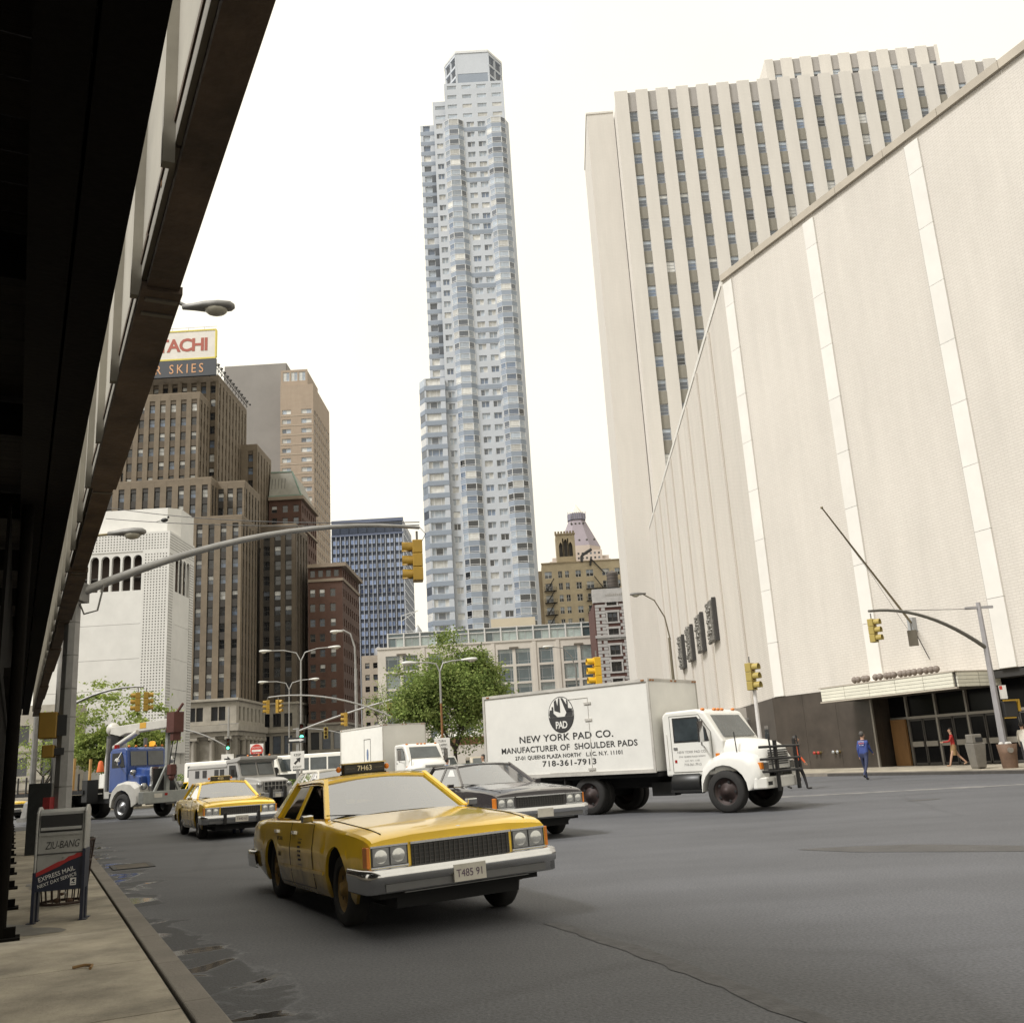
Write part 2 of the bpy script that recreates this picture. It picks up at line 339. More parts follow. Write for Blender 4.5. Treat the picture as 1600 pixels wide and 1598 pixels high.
def strip(name, pts, w, z, m, jag=0):
    s = MB(); P = [Vector(p) for p in pts]; L = []; Rr = []
    for i, p in enumerate(P):
        d = (P[min(i+1, len(P)-1)]-P[max(i-1, 0)]).normalized(); nn = Vector((-d.y, d.x)); ww = w/2*(1+rnd.uniform(-jag, jag))
        L.append((p.x+nn.x*ww, p.y+nn.y*ww, z)); Rr.append((p.x-nn.x*ww, p.y-nn.y*ww, z))
    s.grid([L, Rr], 0, False); return tag(s.build(name, m), kind='structure')
def wob(a, b, n, amp): return [(a[0]+(b[0]-a[0])*i/n+rnd.uniform(-amp, amp), a[1]+(b[1]-a[1])*i/n+rnd.uniform(-amp, amp)) for i in range(n+1)]
strip('road_marking', wob((7.2, 29.5), (19, 27.6), 40, .05), .6, .004, mat('ghost_paint', (.19, .185, .18), .85, 0, .5, 3), .5)
strip('tar_seam', wob((.12, 9.74), (.79, 8.18), 10, .02)+wob((.79, 8.18), (1.47, 6.08), 14, .02)[1:]+wob((1.47, 6.08), (2.3, 3.0), 12, .02)[1:], .17, .004, mat('tar_faded', (.078, .077, .08), .75, 0, .5, 7, .5, 40), .2)
blot('tar_patch', (9.5, 24.3), .4, .16, .3, .004, tar, seed=41); blot('tar_patch', (-2.9, 13.6), .8, .3, .2, .004, tar, seed=42); blot('tar_patch', (5.4, 14), 1.5, .5, -.5, .004, tar, seed=44)
# storm drain in the gutter
iron = mat('cast_iron', (.035, .033, .032), .6, .4, .3, 9, .3)
dr = thing('storm_drain', 'cast iron storm drain grate set in the gutter by the kerb', 'drain', kp(13.2, .55, .005), KA)
s = MB(); s.box(-.5, .5, -.36, -.28, 0, .012); s.box(-.5, .5, .28, .36, 0, .012); s.box(-.55, -.5, -.36, .36, 0, .0122); s.box(.5, .55, -.36, .36, 0, .0122); s.build('frame', iron, dr)
for k in range(9): s = MB(); s.box(-.46+k*.11, -.41+k*.11, -.28, .28, .001, .0105); s.build('grate_bar', granite_k, dr)
s = MB(); s.box(-.5, .5, -.28, .28, 0, .0008); s.build('pit', mat('pit_black', (.01, .01, .01), .9), dr)
# banana-skin curl of litter and scraps
lit = mat('litter_brown', (.22, .13, .05), .8)
s = MB(); s.tube([(-3.62, 8.05, .145), (-3.55, 8.1, .15), (-3.48, 8.08, .15), (-3.46, 8.0, .142)], .012, 6); tag(s.build('litter', lit), 'curled brown strip of litter lying on the pavement slabs', 'litter')
for k, p in enumerate([kp(9.4, -.9, .135), kp(4.6, -1.25, .135)]):
    blot('pavement_stain', p, .55, .3, KA+.5, .1345, mat('stain_grey', (.21, .20, .18), .6, 0, .3, 5), seed=50+k, parent=sw_o, jag=.4)
# ------------------------------------------------------------------ facades
frame_w = mat('frame_white', (.62, .62, .60), .5); frame_d = mat('frame_dark', (.06, .055, .05), .5); frame_b = mat('frame_bronze', (.13, .11, .085), .5); frame_g = mat('frame_grey', (.36, .37, .38), .45, .3)
G_dark = win_glass('glass_dark', (.02, .022, .026)); G_mid = win_glass('glass_mid', (.10, .115, .14)); G_lit = win_glass('glass_blind', (.52, .52, .50), .18); G_blue = win_glass('glass_blue', (.13, .17, .24)); G_pale = win_glass('glass_pale', (.32, .365, .42), .1)  # mid tone: blue-grey sky reflection coloured into the pane
WM = {}
def win_mesh(w, h, style, fr, gl, gl2=None):
    """a window unit in its opening: frame, rails and panes; x along the wall, -y outwards, origin lower left"""
    key = (round(w, 2), round(h, 2), style, fr.name, gl.name, gl2.name if gl2 else '')
    if key in WM: return WM[key]
    s = MB(); t = min(.09, w*.07); d = .06
    s.box(0, w, -d, 0, 0, t); s.box(0, w, -d, 0, h-t, h); s.box(0, t, -d, 0, t, h-t); s.box(w-t, w, -d, 0, t, h-t)
    def pane(x0, x1, z0, z1, m): s.quad((x0, -.012, z0), (x1, -.012, z0), (x1, -.012, z1), (x0, -.012, z1), m)
    if style == 'hung':
        zm = h*.5; s.box(t, w-t, -d*.8, 0, zm-t*.5, zm+t*.5); pane(t, w-t, t, zm, 1); pane(t, w-t, zm, h-t, 2)
    elif style == 'pair':
        s.box(w/2-t*.6, w/2+t*.6, -d*.9, 0, t, h-t); pane(t, w/2, t, h-t, 1); pane(w/2, w-t, t, h-t, 2)
    elif style == 'pairhung':
        s.box(w/2-t*.8, w/2+t*.8, -d*.9, 0, t, h-t); zm = h*.5; s.box(t, w-t, -d*.7, 0, zm-t*.4, zm+t*.4)
        pane(t, w/2, t, zm, 1); pane(w/2, w-t, t, zm, 1); pane(t, w/2, zm, h-t, 2); pane(w/2, w-t, zm, h-t, 2)
    elif style == 'triple':
        for k in (.26, .74): s.box(w*k-t*.5, w*k+t*.5, -d*.9, 0, t, h-t)
        pane(t, w*.26, t, h-t, 2); pane(w*.26, w*.74, t, h-t, 1); pane(w*.74, w-t, t, h-t, 2); s.box(t, w-t, -d*.7, 0, h*.16, h*.16+t*.5)
    elif style == 'ladder':
        for k in (.33, .66): s.box(t, w-t, -d*.8, 0, h*k-t*.3, h*k+t*.3)
        pane(t, w-t, t, h*.33, 1); pane(t, w-t, h*.33, h*.66, 1); pane(t, w-t, h*.66, h-t, 2)
    elif style == 'studio':      # wide window with side strips and a rail top and bottom
        for k in (.16, .84): s.box(w*k-t*.4, w*k+t*.4, -d*.9, 0, t, h-t)
        for k in (.2, .8): s.box(t, w-t, -d*.9, 0, h*k-t*.4, h*k+t*.4)
        pane(t, w-t, t, h*.75, 1); pane(t, w-t, h*.75, h-t, 2)
    else: pane(t, w-t, t, h-t, 1)
    WM[key] = s.mesh('window', [fr, gl, gl2 or gl], False); return WM[key]

class Bld:
    """one building: Empty at its base, wall parts and window parts"""
    def __init__(s, name, label, loc=(0, 0, 0), rz=0, cat='building', group=None, cap=290):
        s.root = thing(name, label, cat, loc, rz, group); s.nw = 0; s.cap = cap; s.extra = []
    def win(s, M, w, h, style, fr, gl, gl2=None, name='window'):
        me = win_mesh(w, h, style, fr, gl, gl2)
        if s.nw < s.cap:
            o = obj(name, me, s.root); o.matrix_local = M; s.nw += 1
        else: s.extra.append((me, M))
    def close(s):
        if not s.extra: return
        bm = bmesh.new(); mats = []; V = []; F = []; I = []
        for me, M in s.extra:
            o = len(V); V += [tuple(M @ v.co) for v in me.vertices]; idx = []
            for m in me.materials:
                if m not in mats: mats.append(m)
                idx.append(mats.index(m))
            for p in me.polygons: F.append([o+i for i in p.vertices]); I.append(idx[p.material_index])
        bm.free(); me = bpy.data.meshes.new('more_windows'); me.from_pydata(V, [], F)
        for m in mats: me.materials.append(m)
        me.polygons.foreach_set('material_index', I); tag(obj('more_windows', me, s.root), kind='stuff')
    def face(s, side, fix, u0, u1, z0, z1, cols, rows, rec=.3, m=None, style='hung', fr=frame_d, pal=None, name='wall', depth=None, sill=None, seed=1, skip=None):
        """one wall with real openings. side F: plane y=fix facing -y (u along x); side R: plane x=fix facing +x (u along y)"""
        rr = random.Random(seed*77+int(fix)); cols = sorted(cols); rows = sorted(rows)
        def P(u, d, z): return (u, fix+d, z) if side == 'F' else ((fix-d, u, z) if side == 'R' else (fix+d, -u, z))
        us = sorted({u0, u1} | {x for c in cols for x in c}); zs = sorted({z0, z1} | {x for r in rows for x in r})
        incol = [any(c[0] <= (a+b)/2 <= c[1] for c in cols) for a, b in zip(us, us[1:])]
        inrow = [any(r[0] <= (a+b)/2 <= r[1] for r in rows) for a, b in zip(zs, zs[1:])]
        w = MB()
        for (a, b), ic in zip(zip(us, us[1:]), incol):      # piers run the full height, spandrels fill between windows
            if not ic: w.quad(P(a, 0, z0), P(b, 0, z0), P(b, 0, z1), P(a, 0, z1)); continue
            for (c, d), ir in zip(zip(zs, zs[1:]), inrow):
                if not ir: w.quad(P(a, 0, c), P(b, 0, c), P(b, 0, d), P(a, 0, d))
                else:
                    w.quad(P(a, 0, c), P(a, rec, c), P(a, rec, d), P(a, 0, d)); w.quad(P(b, 0, c), P(b, 0, d), P(b, rec, d), P(b, rec, c))
                    w.quad(P(a, 0, c), P(b, 0, c), P(b, rec, c), P(a, rec, c)); w.quad(P(a, 0, d), P(a, rec, d), P(b, rec, d), P(b, 0, d))
        w.build(name, m, s.root, fix=False)
        if sill is not None:
            q = MB()
            for c in cols:
                for r in rows:
                    if side == 'F': q.box(c[0]-.06, c[1]+.06, fix-.09, fix+.02, r[0]-.16, r[0]-.01)
                    else: q.box(fix-.02, fix+.09, c[0]-.06, c[1]+.06, r[0]-.16, r[0]-.01)
            tag(q.build('sills', sill, s.root, fix=False), kind='stuff')
        pal = pal or [(G_dark, G_dark, 6), (G_dark, G_lit, 2), (G_mid, G_mid, 3), (G_mid, G_lit, 1), (G_lit, G_lit, .7)]
        wt = [p[2] for p in pal]
        for r in reversed(rows):
            for c in cols:
                if skip and skip(c, r): continue
                gl, g2, _ = rr.choices(pal, wt)[0]
                if side == 'F': M = Matrix.Translation((c[0], fix+rec, r[0]))
                else: M = Matrix.Translation((fix-rec, c[0], r[0])) @ Matrix.Rotation(math.pi/2, 4, 'Z')
                s.win(M, c[1]-c[0], r[1]-r[0], style, fr, gl, g2)
    def mass(s, x0, x1, y0, y1, z0, z1, m, name='block', bevel=0):
        b = MB(); b.box(x0, x1, y0, y1, z0, z1); return b.build(name, m, s.root, bevel)
    def band(s, x0, x1, y0, y1, z0, z1, m, name='cornice', out=.4):
        """a projecting course round the front and the right side"""
        b = MB(); b.box(x0, x1+out, y0-out, y1, z0, z1); return b.build(name, m, s.root, .04)
def piers(B, side, fix, u0, u1, z0, z1, cols, m, out=.16):
    """brick piers standing proud between the columns of windows, each its own part"""
    ed = [u0]+[x for c in sorted(cols) for x in c]+[u1]
    for a, b in zip(ed[::2], ed[1::2]):
        q = MB()
        if side == 'F': q.box(a, b, fix-out, fix+.02, z0, z1)
        else: q.box(fix-.02, fix+out, a, b, z0, z1)
        q.build('pier', m, B.root, fix=False)
def spaced(a, b, n, w, off=0.):
    """n openings of width w evenly set between a and b"""
    p = (b-a)/n; return [(a+p*(i+.5)-w/2+off, a+p*(i+.5)+w/2+off) for i in range(n)]
def floors(z0, n, h, a, b): return [(z0+i*h+a, z0+i*h+b) for i in range(n)]

# ---- brown stepped office building with the roof sign
bst_p = mat('dark_brick_pier', (.105, .083, .06), .85, 0, .22, .5, .3, 14); bst_k = mat('bronze_spandrel', (.035, .030, .025), .7, 0, .2, .8); bst_l = mat('brown_brick_pier', (.175, .14, .10), .85, 0, .22, .45, .3, 14); bst = mat('brown_brick', (.105, .082, .058), .85, 0, .22, .45, .3, 14, rv=.05); bst_d = mat('brown_terracotta', (.20, .16, .115), .8, 0, .25, .6, .2, 12)
B = Bld('stepped_office_building', 'brown brick stepped office tower carrying the big roof sign', cap=295)
r_ = B.root
pal_b = [(G_dark, G_dark, 5), (G_dark, G_lit, 2), (G_blue, G_mid, 3), (G_mid, G_lit, 2), (G_lit, G_lit, .6)]
FH = 3.62
def st(x0, x1, y, z0, z1, n, R_=None, nr=0, ww=1.35, seed=1, wr=1.15, sp=None):
    k = max(1, int((z1-1.6-z0)/FH)); rows = floors(z1-1.6-k*FH, k, FH, .75, 2.75)
    B.face('F', y, x0, x1, z0, z1, spaced(x0, x1, n, ww), rows, .35, sp or bst, 'hung', frame_d, pal_b, seed=seed)
    if R_: B.face('R', x1, y, R_, z0, z1, spaced(y, R_, nr, wr), rows, .35, sp or bst, 'hung', frame_d, pal_b, seed=seed+5)
    B.mass(x0, x1-.5, y+.5, (R_ or y+6), z0, z1-.05, bst, 'core')
    q = MB(); q.box(x0, x1+.12, y-.12, y+.4, z1, z1+.35); q.box(x1-.4, x1+.12, y+.4, (R_ or y+4), z1, z1+.35); q.build('coping', bst_d, r_)
    p = x1-x0; q = MB()                                   # decorative capitals at the head of each pier
    for c in spaced(x0, x1, n, ww): q.box(c[0]-.05, c[1]+.05, y-.06, y+.03, z1-1.15, z1-.75); q.box(c[0]+.2, c[1]-.2, y-.08, y+.03, z1-.7, z1-.4)
    tag(q.build('ornaments', bst_d, r_), kind='stuff')
    piers(B, 'F', y, x0, x1, z0, z1-.1, spaced(x0, x1, n, ww), bst_l)
    if R_: piers(B, 'R', x1, y, R_, z0, z1-.1, spaced(y, R_, nr, wr), bst_l)
    q = MB(); q.box(x0, x1+.14, y-.14, y+.02, z1-1.5, z1-.02); q.box(x1-.02, x1+.14, y+.02, (R_ or y+4), z1-1.5, z1-.02); q.build('parapet_band', bst_l, r_)
st(-96.5, -69.0, 212, 57.5, 68.6, 10, 216.2, 2, seed=3, sp=bst_k)         # shoulder (M3)
st(-91.5, -73.8, 217, 68.4, 91.9, 7, 226, 4, seed=2)            # front upper bay
st(-96, -72.0, 225, 68.4, 99.5, 10, 250, 9, seed=1)              # top block
st(-74, -67.6, 245, 60, 87.5, 2, 259.5, 5, seed=6)
st(-69, -62.4, 216, 57.5, 68.5, 3, 229, 5, seed=7, sp=bst_k)
st(-96.5, -61.2, 210, 16.8, 58.6, 13, 222.5, 5, seed=4, sp=bst_k)          # main shaft
B.mass(-96, -72.6, 228, 262, 0, 86, bst, 'core'); B.mass(-74, -68.2, 246, 259, 0, 86, bst, 'core'); B.mass(-96, -63, 228, 232, 0, 60, bst, 'core')
lime = mat('limestone', (.36, .33, .275), .8, 0, .25, .7, .25, 10, rv=.05); lime_d = mat('limestone_soiled', (.30, .275, .23), .8, 0, .3, .8, .2, 10)
# limestone base: attic storey, cornices, colonnade
B.face('F', 199, -97, -58.6, 12.0, 16.7, [(-96+i*4.6, -96+i*4.6+1.4) for i in range(8)]+[(-96+i*4.6+1.55, -96+i*4.6+2.95) for i in range(8)], [(12.8, 15.6)], .4, lime, 'plain', frame_d, seed=9, name='attic_wall')
B.face('R', -58.6, 199, 221, 12.0, 16.7, spaced(200, 221, 7, 1.3), [(12.8, 15.6)], .4, lime, 'plain', frame_d, seed=10, name='attic_wall')
B.mass(-97, -59.1, 199.5, 221, 0, 16.6, lime_d, 'core')
B.band(-97, -58.6, 199, 221, 10.6, 11.9, lime, 'cornice', .7); B.band(-97, -58.6, 199, 221, 9.7, 10.58, lime_d, 'frieze', .35)
B.band(-97, -58.6, 199, 221, 16.7, 17.2, lime, 'cornice', .5)
B.face('F', 199.2, -97, -58.8, 0, 9.7, spaced(-96.5, -59.6, 10, 2.1), [(.6, 4.4), (5.2, 9.2)], .5, lime_d, 'pairhung', frame_d, seed=11, name='base_wall')
B.face('R', -58.8, 199.2, 221, 0, 9.7, spaced(200, 221, 7, 1.8), [(.6, 4.4), (5.2, 9.2)], .5, lime_d, 'pairhung', frame_d, seed=12, name='base_wall')
def column(x, y, h=9.6, r=.55):
    s = MB(); s.lathe([(r*1.3, 0), (r*1.3, .3), (r*1.1, .4), (r, .6), (r*.95, h*.5), (r*.84, h-.9), (r*.95, h-.8), (r*.9, h-.6)], 14, 'z'); s.box(-r*1.25, r*1.25, -r*1.1, r*1.1, h-.62, h-.02)
    s.lathe([(r*.32, -r), (r*.32, r)], 8, 'y', c=(-r*1.1, 0, h-.7)); s.lathe([(r*.32, -r), (r*.32, r)], 8, 'y', c=(r*1.1, 0, h-.7)); return s.mesh('column', lime)
cme = column(0, 0)
cs = spaced(-96.5, -59.6, 10, 2.1)
for i in range(3, 10): obj('column', cme, r_, loc=((cs[i][1]+(cs[i+1][0] if i < 9 else -59.6))/2-.0, 198.75, 0))
cs = spaced(200, 221, 7, 1.8)
for i in range(6): obj('column', cme, r_, loc=(-58.2, (cs[i][1]+cs[i+1][0])/2, 0), rz=math.pi/2)
B.close()
# roof sign and its frame: a thing of its own on the roof
sg = thing('roof_sign', 'white rooftop billboard with red lettering over a dark lamp message board', 'sign', (0, 0, 0))
sw_w = mat('sign_white', (.66, .63, .58), .6, 0, .1, .4); sw_y = mat('sign_yellow_edge', (.62, .52, .09), .6); sw_r = mat('sign_red', (.36, .09, .06), .6, 0, .1); sw_k = mat('sign_dark', (.05, .055, .065), .6); sw_o_ = mat('sign_lamp', (.50, .27, .14), .5, emit=(.9, .42, .16, .08))
s = MB(); s.box(-99, -71.2, 219.7, 220.2, 102.4, 109.6); s.build('board', sw_w, sg)
s = MB(); s.box(-99, -71.0, 219.6, 220.25, 109.6, 109.95); s.box(-99, -71.0, 219.6, 220.25, 102.0, 102.4); s.box(-71.2, -70.85, 219.6, 220.25, 102.4, 109.6); s.build('border', sw_y, sg)
s = MB(); s.box(-99, -70.9, 219.6, 220.3, 97.6, 101.95); s.build('message_board', sw_k, sg)
text('lettering', 'HITACHI', 4.7, TM((-72.9, 219.68, 104.4), (1, 0, 0), (0, 0, 1)), sw_r, sg, .05, 'RIGHT', .98, .9, 0, .13)
text('message', 'FAIR SKIES', 3.4, TM((-73.9, 219.58, 98.5), (1, 0, 0), (0, 0, 1)), sw_o_, sg, .04, 'RIGHT', .80, 1.42)
steel = mat('dark_steel', (.05, .048, .046), .6, .3)
s = MB()
for i in range(12):
    y = 220.5+i*2.5; s.bar((-71.4, y, 99.6), (-71.4, y, 102.0), .12); s.bar((-71.4, y, 102), (-72.6, y, 99.8), .1); s.bar((-70.6, y, 100.6), (-71.4, y, 101.4), .1); s.sph((-70.4, y, 100.5), .3, 6, 4)
s.bar((-71.4, 220.5, 101.2), (-71.4, 249, 101.2), .12); s.bar((-71.4, 220.5, 100.3), (-71.4, 249, 100.3), .12)
for x in range(-98, -70, 4): s.bar((x, 220.3, 99), (x, 224.5, 99.4), .15); s.bar((x, 220.3, 108), (x, 224.5, 99.4), .15); s.bar((x, 219.9, 109.9), (x, 219.9, 110.7), .06)
s.bar((-99, 219.9, 110.7), (-70.9, 219.9, 110.7), .06)
s.build('support_frame', steel, sg)

# ---- white perforated museum building
wm = mat('white_marble', (.62, .61, .58), .6, 0, .1, .35, .1, 10, rv=.03); hole = mat('hole_dark', (.09, .085, .075), .9)
B = Bld('white_perforated_building', 'windowless white marble building with round-arched loggia and perforated edges', cap=10); r_ = B.root
X0, X1, Y0, Y1, ZT = -80.0, -58.6, 159.0, 171.5, 42.9
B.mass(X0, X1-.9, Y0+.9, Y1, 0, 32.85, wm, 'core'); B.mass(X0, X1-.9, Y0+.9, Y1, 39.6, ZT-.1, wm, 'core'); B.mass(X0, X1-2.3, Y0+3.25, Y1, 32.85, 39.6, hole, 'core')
# wall panels in courses with recessed joints (each slab course a part)
for zz0, zz1 in [(6, 10.9), (10.95, 16.4), (16.45, 21.4), (21.45, 27.2), (27.25, 32.9)]:
    q = MB(); q.box(X0, -63.1, Y0+.05, Y0+.88, zz0, zz1); q.build('marble_course', wm, r_)
    q = MB(); q.box(X1-.88, X1-.05, Y0+3.1, Y1-2.0, zz0, zz1); q.build('marble_course', wm, r_)
q = MB(); q.box(X0, X1-.88, Y0, Y0+.88, 39.6, ZT); q.box(-63.1, X1-.0, Y0, Y0+.88, 4, 39.6); q.box(X1-.88, X1, Y0+.88, Y0+3.1, 4, 39.6); q.box(X1-.88, X1, Y1-2, Y1, 4, 39.6); q.box(X1-.88, X1, Y0, Y1, 39.6, ZT); q.build('border_wall', wm, r_)
# loggia: arched bays
lw = 1.83; nb = 9
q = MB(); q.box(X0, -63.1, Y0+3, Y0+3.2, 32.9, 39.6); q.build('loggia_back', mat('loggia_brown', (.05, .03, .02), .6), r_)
q = MB(); q.box(X0, -63.1, Y0+.6, Y0+3.2, 35.2, 35.4); q.build('loggia_floor', frame_d, r_)
for i in range(nb):
    xc = -63.1-lw*(i+.5); a = lw*.40; q = MB(); zt = 38.3
    prof = [(-lw/2, 32.9), (-a, 32.9), (-a, zt)]+[(-a*math.cos(t*math.pi/8), zt+a*math.sin(t*math.pi/8)) for t in range(1, 8)]+[(a, zt), (a, 32.9), (lw/2, 32.9), (lw/2, 39.6), (-lw/2, 39.6)]
    pts = [(xc+x, z) for x, z in prof]
    left = [pts[0], pts[1], pts[2]]+pts[3:7]+[(xc, 39.6), pts[-1]]; right = [(xc, 39.6)]+pts[6:10]+[pts[10], pts[11], pts[12], pts[13]]
    q.prism(left[:-1]+[left[-1]], Y0+.1, Y0+.7, 'y'); q.prism([pts[6]]+pts[7:14]+[(xc, 39.6)], Y0+.1, Y0+.7, 'y'); q.build('arch', wm, r_)
for i in range(4):
    yc = Y0+3.1+1.85*(i+.5); a = .8; q = MB(); w_ = 1.85/2; zt = 38.3
    pts = [(yc-w_, 32.9), (yc-a, 32.9), (yc-a, zt)]+[(yc-a*math.cos(t*math.pi/6), zt+a*math.sin(t*math.pi/6)) for t in range(1, 6)]+[(yc+a, zt), (yc+a, 32.9), (yc+w_, 32.9), (yc+w_, 39.6)]
    q.prism(pts[:6]+[(yc, 39.6), (yc-w_, 39.6)], X1-.2, X1-.05, 'x'); q.prism(pts[5:]+[(yc, 39.6)], X1-.2, X1-.05, 'x'); q.build('arch', wm, r_)
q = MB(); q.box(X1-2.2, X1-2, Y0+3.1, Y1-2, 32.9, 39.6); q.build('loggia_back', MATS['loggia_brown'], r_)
q = MB()   # the little portholes of the perforated border
def dotF(x, z): q.box(x-.095, x+.095, Y0-.01, Y0+.02, z-.105, z+.105)
def dotR(y, z): q.box(X1-.02, X1+.01, y-.11, y+.11, z-.105, z+.105)
for i in range(40):
    for j in range(6): dotF(-59.1-i*.5, 40.0+j*.48)
for i in range(8):
    for j in range(78): dotF(-59.1-i*.5, 2.0+j*.48)
for i in range(25):
    for j in range(6): dotR(Y0+.4+i*.49, 40.0+j*.48)
for j in range(78):
    for k in (0, 1, 2, 3): dotR(Y0+.4+k*.5, 2.0+j*.48); dotR(Y1-.4-k*.5, 2.0+j*.48)
for i in range(40):
    for j in range(3): dotF(-59.1-i*.5, 4.6+j*.48)
tag(q.build('portholes', hole, r_, fix=False), kind='stuff')
q = MB(); q.prism([(X0, 163), (-60.6, 163), (-58.7, 164.5), (-58.7, 171), (X0, 171)], ZT-.2, 48.1, 'z'); q.build('penthouse', wm, r_)
q = MB(); q.box(X0, X1+.2, Y0-.2, Y1, 0, 4.2)
q.build('base', wm, r_)

# ---- grey slab and tan tower beyond
B = Bld('grey_slab_tower', 'blank grey concrete slab tower rising behind the brown office building'); B.mass(-97, -75.5, 310, 330, 0, 139.9, mat('grey_concrete', (.25, .235, .22), .85, 0, .12, .12, rv=.02), 'shaft')
B.face('R', -75.4, 310, 330, 120, 139.9, [(313, 317)], [(133, 138)], .5, MATS['grey_concrete'], 'plain', frame_d); B.close()
tan = brick_mat('tan_brick', (.37, .295, .225), (.35, .275, .21), (.35, .285, .22), 2.0, .5, var=.1, msize=.02)
B = Bld('tan_brick_tower', 'slender tan brick tower with pale window strips behind the brown buildings', cap=295); r_ = B.root
rows = floors(52, 20, 3.35, .6, 2.3)
B.face('F', 298, -74.5, -63.6, 50, 126.5, [(-73.9, -71.0), (-67.6, -64.2)], [(r[0], r[1]-.2) for r in rows], .25, tan, 'pair', frame_w, [(G_lit, G_pale, 3), (G_pale, G_lit, 2), (G_mid, G_pale, 1)], seed=21)
B.face('R', -63.6, 298, 325, 50, 126.5, spaced(299, 325, 8, 1.7), rows, .25, tan, 'plain', frame_w, [(G_lit, G_lit, 2), (G_pale, G_pale, 2), (G_mid, G_mid, 1)], seed=22)
B.face('F', 300.5, -75, -66, 126.4, 133, spaced(-74.5, -66.5, 3, 2.2), [(129, 132.2)], .2, tan, 'pair', frame_w, [(G_lit, G_pale, 3)], seed=23)
B.mass(-74.4, -64.1, 298.5, 325, 0, 126.4, tan, 'core'); B.mass(-75, -66.2, 301, 318, 126, 132.9, tan, 'penthouse')
bandm = mat('pale_course', (.48, .42, .34), .8)
for z in [r[0]-.75 for r in rows]: q = MB(); q.box(-74.5, -63.52, 297.92, 298.05, z, z+.16); q.box(-63.62, -63.52, 298.05, 325, z, z+.16); q.build('string_course', bandm, r_)
B.close()

# ---- mansard brick building
rb = mat('red_brick', (.092, .048, .034), .85, 0, .22, .5, .3, 14); rb_t = mat('brick_trim', (.25, .20, .15), .8, 0, .2, .6); cop = mat('green_copper', (.20, .27, .22), .7, 0, .25, .8); slate = mat('pale_slate', (.30, .29, .25), .7, 0, .2, .6)
B = Bld('mansard_brick_building', 'red brick block with pale mansard roof and green copper edge', cap=250); r_ = B.root
rows = floors(42.5, 9, 3.5, .7, 2.7)
B.face('F', 255.5, -67, -58, 40, 74.6, spaced(-67, -58, 3, 1.5), rows, .3, rb, 'hung', frame_b, seed=31); B.face('R', -58, 255.5, 275, 40, 74.6, spaced(256, 275, 7, 1.2), rows, .3, rb, 'hung', frame_b, seed=32)
B.mass(-67, -58.5, 256, 275, 0, 74.6, rb, 'core'); B.band(-67, -58, 255.5, 275, 74.6, 75.6, rb_t, 'cornice', .8); B.band(-67, -58, 255.5, 275, 66.5, 67.2, rb_t, 'cornice', .5)
q = MB(); q.add([(-67, 255.5, 75.6), (-58, 255.5, 75.6), (-58, 275, 75.6), (-67, 275, 75.6), (-67, 257.5, 83.4), (-61, 257.5, 83.4), (-61, 272, 83.4), (-67, 272, 83.4)], [(0, 1, 5, 4), (1, 2, 6, 5), (2, 3, 7, 6), (4, 5, 6, 7), (3, 0, 4, 7)]); q.build('mansard_roof', slate, r_)
q = MB(); q.bar((-67, 255.3, 75.8), (-57.8, 255.3, 75.8), .5, .5); q.bar((-57.8, 255.3, 75.8), (-57.8, 275, 75.8), .5, .5); q.bar((-58, 255.5, 75.8), (-61, 257.5, 83.4), .35); q.bar((-67, 257.5, 83.5), (-61, 257.5, 83.5), .35); q.build('copper_edge', cop, r_)
q = MB(); q.slab((-66.4, 256.1, 77.4), (-62.8, 256.1, 77.4), (-62.8, 257.0, 81.4), (-66.4, 257.0, 81.4), .1); sk = q.build('skylight', G_mid, r_)
for k in range(5): q = MB(); q.bar((-66.4+k*.9, 256.05, 77.4), (-66.4+k*.9, 256.95, 81.4), .12); q.build('glazing_bar', frame_d, sk)
B.close()
# ---- dark brick blocks in front of it
B = Bld('dark_brown_office_block', 'dark brown brick office block with tall piers beside the stepped tower', cap=290); r_ = B.root
rows = floors(19, 11, FH, .7, 2.9)
B.face('F', 224.5, -60.8, -52.4, 17, 59.4, spaced(-60.6, -52.8, 3, 1.55), rows, .35, bst_k, 'hung', frame_d, [(G_dark, G_dark, 6), (G_dark, G_mid, 2), (G_mid, G_lit, 1)], seed=41); B.face('R', -52.4, 224.5, 237, 17, 59.4, spaced(225, 237, 4, 1.3), rows, .35, bst_k, 'hung', frame_d, seed=42); piers(B, 'F', 224.5, -60.8, -52.4, 17, 58, spaced(-60.6, -52.8, 3, 1.55), bst_p); piers(B, 'R', -52.4, 224.5, 237, 17, 58, spaced(225, 237, 4, 1.3), bst_p); B.band(-60.8, -52.4, 224.5, 237, 58, 59.4, bst_p, 'parapet_band', .18)
B.mass(-60.8, -52.9, 225, 237, 0, 59.3, bst, 'core'); B.band(-60.8, -52.4, 224.5, 237, 59.4, 59.9, bst_d, 'coping', .12)
B.face('F', 224.2, -60.9, -52.0, 0, 17, spaced(-60.6, -52.8, 3, 1.9), [(1, 5), (6, 10), (12, 15)], .4, lime_d, 'plain', frame_d, seed=43, name='base_wall'); B.face('R', -52.0, 224.2, 237, 0, 17, spaced(225, 237, 4, 1.6), [(1, 5), (6, 10), (12, 15)], .4, lime_d, 'plain', frame_d, seed=44, name='base_wall')
B.band(-60.8, -52.0, 224.2, 237, 17, 17.5, lime, 'cornice', .4); B.band(-60.8, -52.0, 224.2, 237, 10.7, 11.5, lime, 'cornice', .5); B.close()
B = Bld('red_brick_corner_block', 'dark red brick corner block with heavy bracketed cornice', cap=290); r_ = B.root
rows = floors(12.6, 9, 3.62, .8, 2.7)
